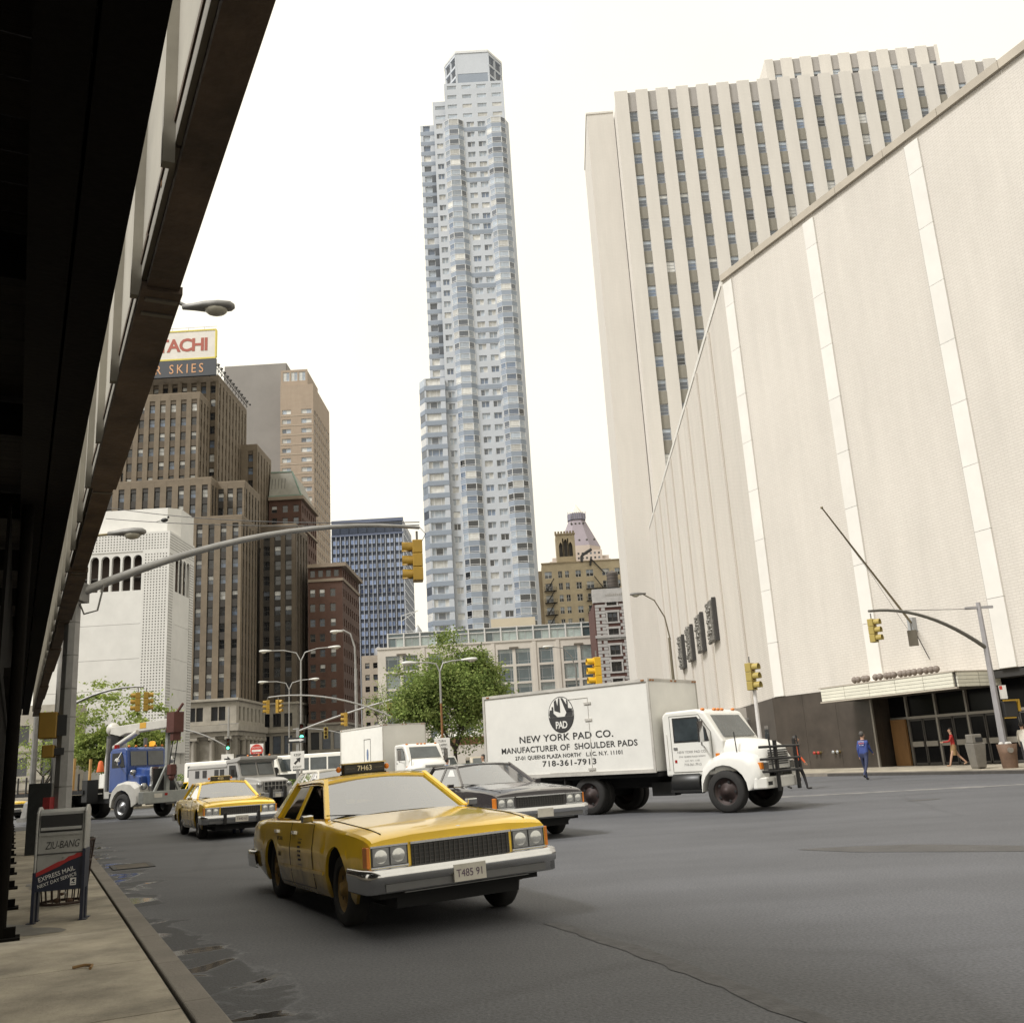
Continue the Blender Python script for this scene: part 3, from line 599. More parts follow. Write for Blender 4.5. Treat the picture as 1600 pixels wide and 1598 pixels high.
B.face('F', 229, -50.4, -42.1, 12, 46.0, [(-50.0, -48.7), (-47.7, -46.4), (-45.1, -43.8)], rows, .3, rb, 'hung', frame_b, [(G_dark, G_dark, 6), (G_dark, G_lit, 2), (G_mid, G_mid, 1)], seed=51)
B.face('R', -42.1, 229, 253, 12, 46.0, spaced(229.5, 253, 8, 1.3), rows, .3, rb, 'hung', frame_b, [(G_dark, G_dark, 7), (G_mid, G_mid, 1)], seed=52)
B.mass(-50.4, -42.6, 229.5, 253, 0, 46, rb, 'core'); B.band(-50.4, -42.1, 229, 253, 46.0, 46.7, rb_t, 'cornice', .3)
B.face('F', 229, -50.4, -42.1, 46.7, 49.4, spaced(-50.3, -42.6, 4, 1.2), [(47.2, 48.9)], .3, rb, 'plain', frame_b, seed=53, name='attic_wall'); B.face('R', -42.1, 229, 253, 46.7, 49.4, spaced(229.5, 253, 9, 1.2), [(47.2, 48.9)], .3, rb, 'plain', frame_b, seed=54, name='attic_wall')
B.mass(-50.4, -42.6, 229.5, 253, 46, 49.4, rb, 'core'); B.band(-50.4, -42.1, 229, 253, 49.4, 50.3, rb_t, 'cornice', 1.1)
B.face('F', 228.8, -50.6, -41.8, 0, 12, spaced(-50.3, -42.3, 3, 2.0), [(1, 5), (6.5, 10.5)], .4, lime_d, 'plain', frame_d, seed=55, name='base_wall'); B.face('R', -41.8, 228.8, 253, 0, 12, spaced(229.5, 253, 7, 2.0), [(1, 5), (6.5, 10.5)], .4, lime_d, 'plain', frame_d, seed=56, name='base_wall'); B.band(-50.6, -41.8, 228.8, 253, 12, 12.5, lime_d, 'cornice', .4); B.close()
# ---- blue glass tower
bl = mat('mullion_pale', (.50, .53, .58), .4, .3); bd = mat('blue_panel', (.06, .075, .11), .35, .2, .2, .3); gb = win_glass('glass_sky', (.24, .31, .48), .04); gb2 = win_glass('glass_navy', (.04, .06, .12), .04)
B = Bld('blue_glass_tower', 'blue glass curtain wall office tower with pale mullions', cap=290); r_ = B.root
x0, x1, y0, y1, zt = -74, -44.8, 380, 413, 100.
B.mass(x0, x1-.3, y0+.3, y1, 0, zt, bd, 'core'); cw = (x1-x0)/8
for i in range(8):
    for k in range(26):
        z = 93-3.4*(k+1); low = z < 42
        B.win(Matrix.Translation((x0+i*cw+.5, y0+.15, z+.25)), cw-1.0, 2.0, 'pair' if not low else 'plain', frame_g if not low else bd, gb if not low and (k % 9 not in (6,)) else gb2, gb if not low else gb2)
q = MB()
for i in range(17):
    x = x0+i*cw/2; q.box(x-.13, x+.13, y0-.15, y0+.3, 2, 93.5)
q.build('mullions', bl, r_)['kind'] = 'stuff'
q = MB()
for i in range(13): q.box(x1-.3, x1+.15, y0+i*2.75-.12, y0+i*2.75+.12, 2, 97)
for k in range(28): q.box(x1-.3, x1+.1, y0, y1, 97-3.4*(k+1), 97-3.4*(k+1)+.5)
q.build('side_grid', bl, r_)['kind'] = 'stuff'
q = MB(); q.box(x1-.3, x1-.05, y0, y1, 2, 97); q.build('side_glass', gb2, r_)
for i in range(8): q = MB(); q.box(x0+i*cw+.35, x0+(i+1)*cw-.35, y0+.1, y0+.35, 94.4, 98.6); q.build('louvre_panel', bd, r_)
q = MB(); q.box(x0, x1+.15, y0-.15, y0+.5, 98.8, 100.2); q.box(x0, x1+.15, y0-.15, y0+.4, 93.4, 94.2); q.build('parapet', mat('blue_parapet', (.13, .155, .23), .5), r_); B.close()
# ---- small cream block with a roof tank
cr = mat('cream_brick', (.50, .43, .35), .85, 0, .15, .4)
B = Bld('cream_apartment_block', 'small cream apartment block with rooftop water tank beside the podium', cap=100); r_ = B.root
B.face('F', 300, -49.5, -38, 0, 35.6, spaced(-49, -39, 4, 1.4), floors(2, 9, 3.6, .8, 2.5), .25, cr, 'hung', frame_b, seed=61); B.mass(-49.5, -38, 300.4, 315, 0, 35.5, cr, 'core')
q = MB(); q.lathe([(1.1, 35.5), (1.1, 38), (.1, 38.6)], 10, 'z', c=(-44.6, 303, 0)); q.build('water_tank', mat('tank_grey', (.3, .3, .31), .7), r_); B.close()
# ---- far stone building at the left edge
B = Bld('rusticated_stone_building', 'low grey stone building seen past the shed end at the street corner', cap=40); r_ = B.root
B.face('F', 150, -96, -70, 0, 14, spaced(-95, -71, 6, 2), [(3.5, 6.2), (8, 11)], .4, lime, 'plain', frame_d, seed=63); B.mass(-96, -70, 150.5, 156, 0, 14, lime, 'core')
for z in (1.4, 2.8, 7): q = MB(); q.box(-96, -69.9, 149.85, 150.02, z, z+.25); q.build('string_course', lime_d, r_)
B.close()
# ---- tall pale apartment tower with slate bands
pale = mat('pale_precast', (.475, .505, .55), .7, 0, .08, .25, rv=.02); slt = mat('slate_band', (.25, .29, .35), .6, 0, .1, .3, rv=.05); fw_ = mat('frame_alu', (.62, .63, .64), .4, .2)
B = Bld('bay_window_apartment_tower', 'very tall pale grey apartment tower with slate bands and stacked bay windows', cap=299); r_ = B.root
ZB, FL = 26.8, 3.1; NL, NU = 22, 46
pal_t = [(G_pale, G_pale, 3), (G_pale, G_lit, 2), (G_lit, G_lit, 2), (G_mid, G_pale, 2), (G_blue, G_blue, 1.2)]
pal_t2 = pal_t+[(G_dark, G_pale, .9), (G_dark, G_dark, .5)]
def bay_mesh(w, g1, g2, g3):
    """one storey of a canted bay: three glazed facets with pale frames; x 0..w, canted front at y=-1.6"""
    key = ('bay', g1.name, g2.name, g3.name)
    if key in WM: return WM[key]
    s = MB(); P = [(0, 0), (1.3, -1.0), (w-1.3, -1.0), (w, 0)]; h = 1.85
    for k in range(3):
        a, b = P[k], P[k+1]; s.quad((a[0], a[1], 0), (b[0], b[1], 0), (b[0], b[1], h), (a[0], a[1], h), 1+k)
        A_, B_ = Vector((*a, 0)), Vector((*b, 0)); up_ = Vector((0, 0, 1))
        for z in (.05, .42, h-.05): s.bar(A_+up_*z, B_+up_*z, .12, .1)
    for a in P: s.bar((a[0], a[1], 0), (a[0], a[1], h), .16, .16)
    WM[key] = s.mesh('bay_window', [fw_, g1, g2, g3], False); return WM[key]
def bay_band(w):
    s = MB(); s.prism([(-.02, .1), (-.02, -.02), (1.28, -1.04), (w-1.28, -1.04), (w+.02, -.02), (w+.02, .1)], 0, FL-1.85, 'z'); return s.mesh('spandrel', slt)
bb = bay_band(5.1); rr = random.Random(5)
def pick(i): return rr.choices(pal_t if i > 14 else pal_t2, [p[2] for p in (pal_t if i > 14 else pal_t2)])[0]
for i in range(NU):
    z = ZB+i*FL
    for x in (-12.0, -.6):
        g = pick(i); d = G_dark if (rr.random() < .35 and i < 20) else rr.choice((G_mid, G_pale))
        if i < 42 or True:
            o = obj('bay_window', bay_mesh(5.1, pick(i)[0], g[0], d), r_, loc=(x, 225, z+FL-1.85)); obj('spandrel', bb, r_, loc=(x, 225, z)); B.nw += 1
    for x in (-5.95, -3.0): g = pick(i); B.win(Matrix.Translation((x, 225.28, z+1.15)), 2.0, 1.55, 'pair', fw_, g[0], g[1])
    g = pick(i); B.win(Matrix.Translation((-14.2, 225.28, z+1.15)), 1.7, 1.55, 'pair', fw_, g[0], g[1])
    g = pick(i)
    if i < NL: B.win(Matrix.Translation((-19.6, 224.32, z+1.2)), 3.6, 1.8, 'triple', fw_, g[0], g[1])
    else: B.win(Matrix.Translation((-17.9, 226.3, z+1.2)), 1.9, 1.7, 'plain', fw_, g[0], g[1])
zs_ = floors(ZB, NU, FL, 1.15, 2.7)
B.nw += 1000
B.face('F', 225, -6.9, -.6, ZB, ZB+NU*FL, [(-5.95, -3.95), (-3.0, -1.0)], zs_, .3, pale, skip=lambda c, r: True)
B.face('F', 225, -14.8, -12.0, ZB, ZB+NU*FL, [(-14.2, -12.5)], zs_, .3, pale, skip=lambda c, r: True)
B.face('F', 224, -20.0, -14.8, ZB, ZB+NL*FL, [(-19.6, -16.0)], floors(ZB, NL, FL, 1.2, 3.0), .34, pale, skip=lambda c, r: True)
B.face('F', 226, -18.6, -14.8, ZB+NL*FL, ZB+NU*FL, [(-17.9, -16.0)], floors(ZB+NL*FL, NU-NL, FL, 1.2, 2.9), .34, pale, skip=lambda c, r: True)
cm = mat('tower_core', (.40, .41, .42), .7, 0, .08, .3)
B.mass(-20, -14.9, 224.5, 240, 0, ZB+NL*FL-.1, cm, 'core'); B.mass(-18.5, 4.4, 226.6, 246, 0, ZB+NU*FL, cm, 'core'); B.mass(-12.0, 4.4, 225.35, 240, 0, ZB+NU*FL-.1, cm, 'core')
q = MB(); q.add([(4.4, 225, ZB), (5.4, 227, ZB), (5.4, 227, ZB+NU*FL), (4.4, 225, ZB+NU*FL)], [(0, 1, 2, 3)]); q.quad((5.4, 227, ZB), (5.4, 246, ZB), (5.4, 246, ZB+NU*FL), (5.4, 227, ZB+NU*FL)); q.build('side_wall', pale, r_, fix=False)
sb = MB(); sb.box(-20.06, -14.74, 223.94, 224.02, 0, 1.15); sbm = sb.mesh('spandrel', slt)
sb = MB(); sb.box(-18.66, -14.74, 225.94, 226.02, 0, 1.1); sbu = sb.mesh('spandrel', slt)
sb = MB(); sb.box(-6.95, -.55, 224.95, 225.02, -.2, .95); sbc = sb.mesh('spandrel', slt)
sb = MB(); sb.prism([(-21.5, 226.3), (-20.0, 223.98), (-19.9, 224.1), (-21.4, 226.5)], 0, 1.15, 'z'); sbl = sb.mesh('spandrel', slt)
for i in range(NU):
    z = ZB+i*FL
    obj('spandrel', sbm if i < NL else sbu, r_, loc=(0, 0, z))
    if i >= 19 and i % 5 in (0, 1) or i == NU-1: obj('spandrel', sbc, r_, loc=(0, 0, z))
    if i < NL:
        obj('spandrel', sbl, r_, loc=(0, 0, z))
        if i > 18: obj('spandrel', (lambda: (lambda s: (s.box(-14.85, -12.0, 224.95, 225.02, 0, 1.1), s.mesh('spandrel', slt))[1])(MB()))(), r_, loc=(0, 0, z))
# balconies in the notch: dark panels on the wall stand in for recess shade
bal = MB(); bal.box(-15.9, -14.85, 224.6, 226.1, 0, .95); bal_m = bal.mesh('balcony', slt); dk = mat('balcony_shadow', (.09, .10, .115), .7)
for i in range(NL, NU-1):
    if (i-NL) % 7 in (2, 3, 4): q = MB(); q.box(-16.0, -14.85, 225.9, 226.06, ZB+i*FL+1.0, ZB+i*FL+FL); q.build('balcony_shade', dk, r_)
for i in range(NL):
    q = MB(); q.quad((-21.45, 226.35, ZB+i*FL+1.15), (-20.0, 224.05, ZB+i*FL+1.15), (-20.0, 224.05, ZB+(i+1)*FL), (-21.45, 226.35, ZB+(i+1)*FL)); q.build('corner_glazing', rr.choice([G_lit, G_pale, G_mid, fw_]), r_)
# crown
zt = ZB+NU*FL
def crownface(y, x0, x1, z0, z1, n, rows, w):
    B.face('F', y, x0, x1, z0, z1, spaced(x0, x1, n, w), rows, .15, pale, 'plain', fw_, [(G_lit, G_lit, 1), (G_pale, G_pale, 2)], seed=3, name='crown_wall')
B.nw = 0
crownface(226.2, -15.0, -11.0, zt-6, zt+7.4, 1, floors(zt-5, 4, 3.0, .8, 2.0), 2.8)
crownface(225.4, -11.6, 4.6, zt, zt+12.4, 4, floors(zt+.6, 4, 3.0, .8, 2.0), 2.6)
B.mass(-15, -11, 226.5, 240, zt-6, zt+7.3, cm, 'core'); B.mass(-11.5, 4.5, 225.8, 240, zt-1, zt+12.3, cm, 'core')
q = MB(); oc = [(-7.9, 225.9), (.7, 225.9), (4.4, 231), (4.4, 238), (-11.3, 238), (-11.3, 231)]; q.prism([(x, y+.5) for x, y in oc], zt+12.2, zt+13.6, 'z'); q.build('crown_floor', slt, r_)
q = MB(); q.box(-7.9, .7, 225.9, 226.3, zt+12.3, zt+15.6, 1); q.box(-7.9, .7, 225.85, 226.3, zt+15.6, zt+22.2)
q.build('crown_drum', [pale, slt], r_)
for (a, b) in (((-11.3, 231), (-7.9, 225.9)), ((.7, 225.9), (4.4, 231))):    # open lattice frames on the canted faces
    q = MB(); a, b = Vector((*a, 0)), Vector((*b, 0))
    for t in (0.04, .5, .96): p = a.lerp(b, t); q.bar(p+Vector((0, 0, zt+12.2)), p+Vector((0, 0, zt+22)), .55)
    for z in (14.9, 18.2, 21.7): q.bar(a+Vector((0, 0, zt+z)), b+Vector((0, 0, zt+z)), .5, .7)
    q.build('crown_lattice', pale, r_)
q = MB(); q.prism([(-8.1, 225.7), (.9, 225.7), (4.7, 230.9), (4.7, 238.2), (-11.6, 238.2), (-11.6, 230.9)], zt+22.2, zt+22.9, 'z'); q.build('crown_roof', fw_, r_)
B.close()

# ---- podium in front of it
pod = mat('podium_stone', (.58, .54, .48), .8, 0, .12, .3, .1, 8, rv=.02); teal = win_glass('glass_teal', (.06, .09, .10), .05); teal_l = win_glass('glass_teal_pale', (.25, .30, .29), .08)
B = Bld('podium_building', 'low cream stone podium with paired teal windows and glazed roof storey'); r_ = B.root
pc = [(-26.6, -23.8), (-23.2, -20.3), (-18.2, -15.3), (-12.6, -9.8), (-9.2, -6.3), (-4.5, -1.6), (-1.0, 1.9), (3.6, 6.4), (8.4, 11.2), (11.8, 14.7)]
B.face('F', 190, -28.2, 15.7, 0, 24.1, pc, [(19.7, 22.7), (16.3, 19.3), (12.9, 15.9), (9.5, 12.5), (5.4, 8.4)], .3, pod, 'studio', frame_g, [(teal, teal_l, 3), (teal, teal, 2), (teal_l, teal_l, 1)], seed=71)
B.mass(-28.2, 15.7, 190.5, 212, 0, 23.9, pod, 'core'); B.mass(-5.7, 3.4, 196, 204, 26.8, 29.7, mat('podium_cream', (.56, .49, .37), .8, 0, .1, .5), 'plant_room')
q = MB(); q.box(-28.3, 15.8, 189.85, 190.3, 24.1, 24.45); q.build('coping', pod, r_)
for x in (2.75, 7.4, -5.4, -13.5, -19.2): q = MB(); q.box(x-.35, x+.35, 189.86, 190.02, 4, 24); q.build('pilaster', pod, r_)
for x in (-23.5, -9.5, -1.3, 11.5): q = MB(); q.box(x-.9, x+.9, 189.8, 190.05, 22.75, 23.1); q.build('lintel', frame_b, r_)
for i in range(13):
    x = -26.4+i*3.24; B.win(Matrix.Translation((x+.12, 192.3, 24.5)), 3.0, 2.0, 'pair', frame_g, teal_l if i % 3 else teal, teal_l); B.win(Matrix.Translation((x+.12, 192.3, 26.55)), 3.0, .75, 'plain', frame_g, teal)
    q = MB(); q.box(x-.1, x+.12, 192.0, 192.4, 24.3, 27.5); q.build('glazing_post', frame_w, r_)
for z in (24.42, 26.5, 27.3): q = MB(); q.box(-26.5, 15.8, 192.1, 192.35, z, z+.14); q.build('rail', frame_w, r_)
q = MB(); q.box(-26.4, 15.7, 192.5, 208, 24, 27.35); q.build('attic_core', teal, r_)
q = MB(); q.bar((-24, 196, 27), (-24, 196, 31.5), .14); q.bar((-24, 196, 31.5), (-20.5, 196, 32.4), .14); q.bar((-24, 196, 30.4), (-20.8, 196, 32.3), .1); q.bar((-25, 196, 28.3), (-21, 196, 28.3), .08); q.build('roof_davit', frame_w, r_)
for k in (0,): q = MB(); q.lathe([(.9, 27), (.8, 28.4), (.3, 29.2), (.05, 29.6)], 10, 'z', c=(-20.8, 197, 0)); q.build('roof_vent', frame_g, r_)
B.face('F', 189.7, -6, 15.7, 0, 5.2, spaced(-6, 15.7, 3, 6.2), [(1.0, 4.4)], .3, pod, 'studio', frame_w, [(teal, teal, 1)], seed=72, name='shopfront'); B.close()

# ---- yellow brick hotel with fire escapes and gothic roof tower
yb = mat('yellow_brick', (.56, .47, .32), .85, 0, .2, .35, .2, 12); yb_d = mat('yellow_brick_dark', (.36, .29, .19), .85, 0, .3, .4, .2, 12)  # second, darker yellow brick for side wing, coping and battlement
B = Bld('yellow_brick_apartment_house', 'yellow brick apartment house with black fire escapes and gothic roof tower'); r_ = B.root
yc = [(7.9, 9.9), (11.6, 12.7), (13.5, 14.6), (16.4, 17.9), (19.3, 21.3), (23.7, 25.7), (27.2, 28.6)]
B.face('F', 260, 7.2, 30, 0, 53.1, yc, floors(31.0, 6, 3.3, 1.6, 3.5), .25, yb, 'pairhung', frame_w, [(G_dark, G_dark, 3), (G_dark, G_pale, 3), (G_mid, G_lit, 2)], seed=81)
B.mass(7.2, 30, 260.5, 276, 0, 53, yb, 'core'); B.mass(5.6, 7.3, 261.5, 276, 0, 51.6, yb_d, 'side_wing')
q = MB(); q.box(7.1, 30, 259.85, 260.4, 53.1, 53.5); q.build('coping', yb_d, r_)
fe = mat('fire_escape_iron', (.035, .033, .03), .7)
def escape(x0, x1, z):
    q = MB(); q.box(x0, x1, 258.9, 259.98, z-.12, z)
    for zz in (.45, .95): q.bar((x0, 258.9, z+zz), (x1, 258.9, z+zz), .07)
    for k in range(8): x = x0+(x1-x0)*k/7; q.bar((x, 258.9, z), (x, 258.9, z+.95), .05)
    for x in (x0, x1): q.bar((x, 258.9, z+.95), (x, 260, z+.95), .06)
    q.build('fire_escape_landing', fe, r_)
for i in range(5):
    z = 31.0+3.3*i+1.45; escape(7.5, 10.9, z)
    q = MB(); q.bar((8.2, 259.3, z), (10.4, 259.3, z+3.3), .1, .25); q.build('fire_escape_stair', fe, r_)
    if i >= 3: escape(19, 26, z); q = MB(); q.bar((21.4, 259.3, z+3.3), (23.6, 259.3, z), .1, .25); q.build('fire_escape_stair', fe, r_)
    else: escape(19, 21.8, z)
q = MB(); q.bar((20.6, 259.6, 52), (20.9, 259.6, 53.9), .5); q.bar((20.9, 259.6, 53.9), (24.4, 259.6, 49.6), .1, .3); q.build('fire_escape_stair', fe, r_)
# gothic tower
tw = MB(); x0, x1 = 11.7, 17.0
tw.box(x0, x1, 262, 262.4, 53, 55.4); tw.box(x0, x0+.55, 262, 262.4, 55.4, 60.6); tw.box(x1-.55, x1, 262, 262.4, 55.4, 60.6); tw.box(x0, x1, 262, 262.4, 60.6, 61.6); tw.box(x0, x1, 262.4, 266.5, 53, 55.2); tw.box(x0, x1, 265.8, 266.5, 55.2, 61.6); tw.box(x1-.4, x1, 262.4, 266.5, 55.2, 61.6); tw.box(x0, x0+.4, 262.4, 266.5, 55.2, 61.6)
for xc in (x0+1.3, (x0+x1)/2, x1-1.3):
    wd = .55; zt_ = 59.3 if abs(xc-(x0+x1)/2) < .1 else 58.4
    l_, r2 = xc-.85, xc+.85
    tw.prism([(l_, 55.4), (xc-wd, 55.4), (xc-wd, zt_), (xc-wd*.55, zt_+.8), (xc, zt_+1.2), (xc, 60.6), (l_, 60.6)], 262.02, 262.4, 'y'); tw.prism([(r2, 55.4), (xc+wd, 55.4), (xc+wd, zt_), (xc+wd*.55, zt_+.8), (xc, zt_+1.2), (xc, 60.6), (r2, 60.6)], 262.02, 262.4, 'y')
tw_o = tw.build('roof_tower', yb, r_)
q = MB(); q.box(x0+.4, x1-.4, 263.2, 263.3, 55.2, 61); q.build('louvre_screen', frame_d, tw_o)
q = MB(); q.box(x0-.2, x1+.2, 261.7, 262.6, 61.6, 62.0)
for k in range(7): q.box(x0-.2+k*.83, x0+.3+k*.83, 261.7, 262.6, 62.0, 62.6)
q.build('battlement', yb_d, tw_o)
q = MB(); q.tube([(18.4, 259.9, 53.2), (18.4, 259.9, 54.6), (18.8, 259.9, 55.2), (21.3, 259.9, 56.6)], .42, 10); q.build('flue_pipe', mat('flue_dark', (.07, .07, .075), .6), r_); B.close()

# ---- narrow brick building with pale quoins, water tank behind
nb_ = mat('dark_red_brick', (.10, .048, .04), .85, 0, .22, 1.2, .3, 20); qs = mat('quoin_stone', (.43, .42, .41), .8, 0, .2, 1.2, rv=.06)
B = Bld('quoined_brick_building', 'narrow dark red brick building with white quoins and stone window surrounds'); r_ = B.root
rws = floors(6, 8, 3.0, .9, 2.6)
B.face('F', 175, 13.9, 20.6, 0, 28.6, [(16.3, 18.1)], rws, .25, nb_, 'pairhung', frame_d, [(G_dark, G_dark, 2), (G_dark, G_mid, 1)], seed=91)
B.mass(13.9, 20.6, 175.4, 190, 0, 28.5, nb_, 'core'); B.mass(13.8, 20.6, 174.8, 176, 28.5, 31.0, qs, 'parapet')
q = MB()
for k in range(42):
    for xq, sgn in ((14.1, 1), (15.2, 1), (18.9, -1)):
        w_ = 1.1 if k % 2 else .7; z = 3+k*.6; a = xq if sgn > 0 else xq-w_+.75; q.box(a, a+w_, 174.93, 175.05, z, z+.52)
tag(q.build('quoins', qs, r_, fix=False), kind='stuff')
for r in rws:
    q = MB(); q.box(15.9, 18.5, 174.88, 175.04, r[1]+.02, r[1]+.4); q.box(15.9, 18.5, 174.85, 175.04, r[0]-.3, r[0]-.02); q.box(16.0, 16.28, 174.9, 175.04, r[0]-.02, r[1]+.02); q.box(18.12, 18.4, 174.9, 175.04, r[0]-.02, r[1]+.02); q.build('window_surround', qs, r_)
q = MB(); q.box(13.8, 20.6, 174.7, 175.1, 22.0, 22.5); q.build('cornice', qs, r_)
q = MB()
for k in range(9): q.box(16.2+k*.36, 16.2+k*.36+.2, 174.77, 174.81, 29.6, 29.6+.34+.06*(k % 3))
tag(q.build('worn_parapet_lettering', mat('faded_letter', (.33, .31, .28), .8), r_), kind='stuff'); B.close()
wt = thing('roof_water_tank', 'dark wooden water tank on steel legs above the quoined brick building', 'water tank', (20.3, 200, 0))
q = MB(); q.lathe([(1.15, 35.4), (1.2, 38.4)], 16, 'z'); q.lathe([(1.2, 38.4), (.05, 39.1)], 16, 'z'); q.build('tank', mat('tank_wood', (.10, .085, .075), .8, 0, .3, 3), wt)
for z in (35.8, 36.5, 37.2, 37.9): q = MB(); q.lathe([(1.24, z), (1.24, z+.08)], 16, 'z'); q.build('hoop', steel, wt)
for a in range(4): q = MB(); t = a*math.pi/2+.7; q.bar((.9*math.cos(t), .9*math.sin(t), 35.4), (1.1*math.cos(t), 1.1*math.sin(t), 20), .2); q.build('leg', steel, wt)
q = MB(); q.box(-1.3, 1.3, -1.3, 1.3, 35.15, 35.4); q.build('platform', steel, wt)
bb_ = Bld('rear_apartment_block', 'plain tan rear block carrying the wooden water tank'); bb_.mass(18.2, 26, 196, 215, 0, 20.1, yb_d, 'block')

# ---- far pyramid-topped skyscraper
ww = mat('wwp_stone', (.52, .44, .38), .8, 0, .1, .05); cu_ = mat('copper_roof', (.25, .215, .24), .6, 0, .12, .05); wg = win_glass('glass_top', (.52, .50, .44), .2)
B = Bld('pyramid_topped_skyscraper', 'distant stone skyscraper with mauve copper pyramid roof and pale glass tip', cap=200); r_ = B.root
cx, cy = 59.5, 870
def octa(h, c=.3): return [(cx-h, cy-h*c), (cx-h*c, cy-h), (cx+h*c, cy-h), (cx+h, cy-h*c), (cx+h, cy+h*c), (cx+h*c, cy+h), (cx-h*c, cy+h), (cx-h, cy+h*c)]
def frust(a, b, z0, z1, m, name, c=.45):
    A_, B_ = octa(a, c), octa(b, c); s = MB(); s.add([(x, y, z0) for x, y in A_]+[(x, y, z1) for x, y in B_], [(i, (i+1) % 8, (i+1) % 8+8, i+8) for i in range(8)]+[tuple(range(8, 16))]); return s.build(name, m, r_)
frust(19.5, 19.5, 160, 186, ww, 'drum'); frust(19.5, 7.2, 186, 213.5, cu_, 'pyramid_roof'); frust(8.2, 8.2, 213.5, 219.5, mat('lantern', (.2, .2, .25), .6), 'lantern'); frust(7.0, .2, 219.5, 229.5, wg, 'glass_tip')
for k in range(9): x = cx-8+k*2; q = MB(); q.box(x-.25, x+.25, cy-8.6, cy-8, 213.5, 220.2); q.build('lantern_post', cu_, r_)
for zz, hh, n in ((209, 9.2, 4), (191.5, 17, 5)):
    for k in range(n): x = cx+(k-(n-1)/2)*hh*.4; q = MB(); q.sph((x, cy-hh*1.0, zz), 1.0, 10, 6); q.build('roof_porthole', hole, r_)
B.mass(34, 85, 852, 890, 0, 176, ww, 'shaft')
B.face('F', 848, 31, 86, 120, 172, spaced(32, 85, 14, 1.8), floors(121, 12, 4.2, 1, 3), .3, ww, 'plain', frame_d, seed=95); B.face('F', 850, 40, 79, 172, 181, spaced(41, 78, 10, 1.8), floors(172, 2, 4.2, 1, 3), .3, ww, 'plain', frame_d, seed=96); B.mass(40, 79, 850.5, 885, 170, 180.8, ww, 'setback'); B.close()

# ---- white slab office tower, vertical stripes
wb = brick_mat('white_brick', (.60, .57, .525), (.59, .56, .515), (.555, .525, .48), .8, .24, msize=.015, var=.06, bump=.1); sp_ = mat('olive_spandrel', (.22, .205, .17), .6, 0, .15, .8, rv=.06); par = mat('grey_panel', (.33, .31, .29), .6, 0, .08, .6)
B = Bld('striped_office_tower', 'white brick office slab with vertical stripes of windows and olive panels', (19.27, 125, 0), R(-2.45), cap=299); r_ = B.root
nC, pit = 20, 3.04; cols_ = [(1.95+i*pit, 1.95+i*pit+1.22) for i in range(nC)]
q = MB(); ed = [0]+[x for c in cols_ for x in c]+[63.5]
for a, b in zip(ed[::2], ed[1::2]):
    q.box(a, b, 0, .5, 0, 98.3)
q.build('piers', wb, r_)
q = MB(); q.box(.2, 63.4, .5, 20, 0, 98.0); q.build('core', wb, r_)
spm = MB(); spm.box(0, 1.22, .28, .5, 0, 1.9); spm = spm.mesh('spandrel', sp_); tpm = MB(); tpm.box(0, 1.22, .28, .5, 0, 3.35); tpm = tpm.mesh('top_panel', par)
pal_c = [(G_mid, G_pale, 4), (G_mid, G_mid, 3), (G_blue, G_pale, 2), (G_mid, G_lit, 2), (G_lit, G_lit, .5), (G_dark, G_mid, 1)]; rr = random.Random(12)
for i, c in enumerate(cols_):
    obj('top_panel', tpm, r_, loc=(c[0], 0, 94.75))
    for k in range(25):
        z = 94.7-3.6*(k+1)+1.9
        X = 19.27+c[0]
        if z < 40 and i > 3 or z < 30 + i*3.2: break          # hidden behind the hall roof
        g = rr.choices(pal_c, [p[2] for p in pal_c])[0]
        B.win(Matrix.Translation((c[0], .42, z)), 1.22, 1.68, 'ladder', frame_g, g[0], g[1]); obj('spandrel', spm, r_, loc=(c[0], 0, z-1.9))
B.close()
q = MB(); q.box(-4.1, .1, 5.3, 20, 0, 98.6); q.build('stair_wing', wb, r_)
q = MB(); q.box(-4.2, .1, 5.2, 20, 98.6, 98.9); q.build('coping', wb, r_)
px0, px1 = 25.3, 52.6; q = MB(); ed = [px0]+[x for i in range(9) for x in (px0+1.3+i*pit, px0+1.3+i*pit+1.22)]+[px1]
for a, b in zip(ed[::2], ed[1::2]): q.box(a, b, 8, 8.4, 97, 107.9)
q.build('penthouse_piers', wb, r_)
q = MB(); q.box(px0, px1, 8.4, 18, 97, 107.8); q.build('penthouse', wb, r_)
for i in range(9):
    x = px0+1.3+i*pit; q = MB(); q.box(x, x+1.22, 8.25, 8.45, 105.2, 107.8); q.build('top_panel', par, r_); g = rr.choice([G_dark, G_mid, G_pale]); o = obj('window', win_mesh(1.22, 1.6, 'ladder', frame_g, g, G_pale), r_, loc=(x, 8.4, 103.6)); q = MB(); q.box(x, x+1.22, 8.25, 8.45, 98, 103.5); q.build('spandrel', sp_, r_)

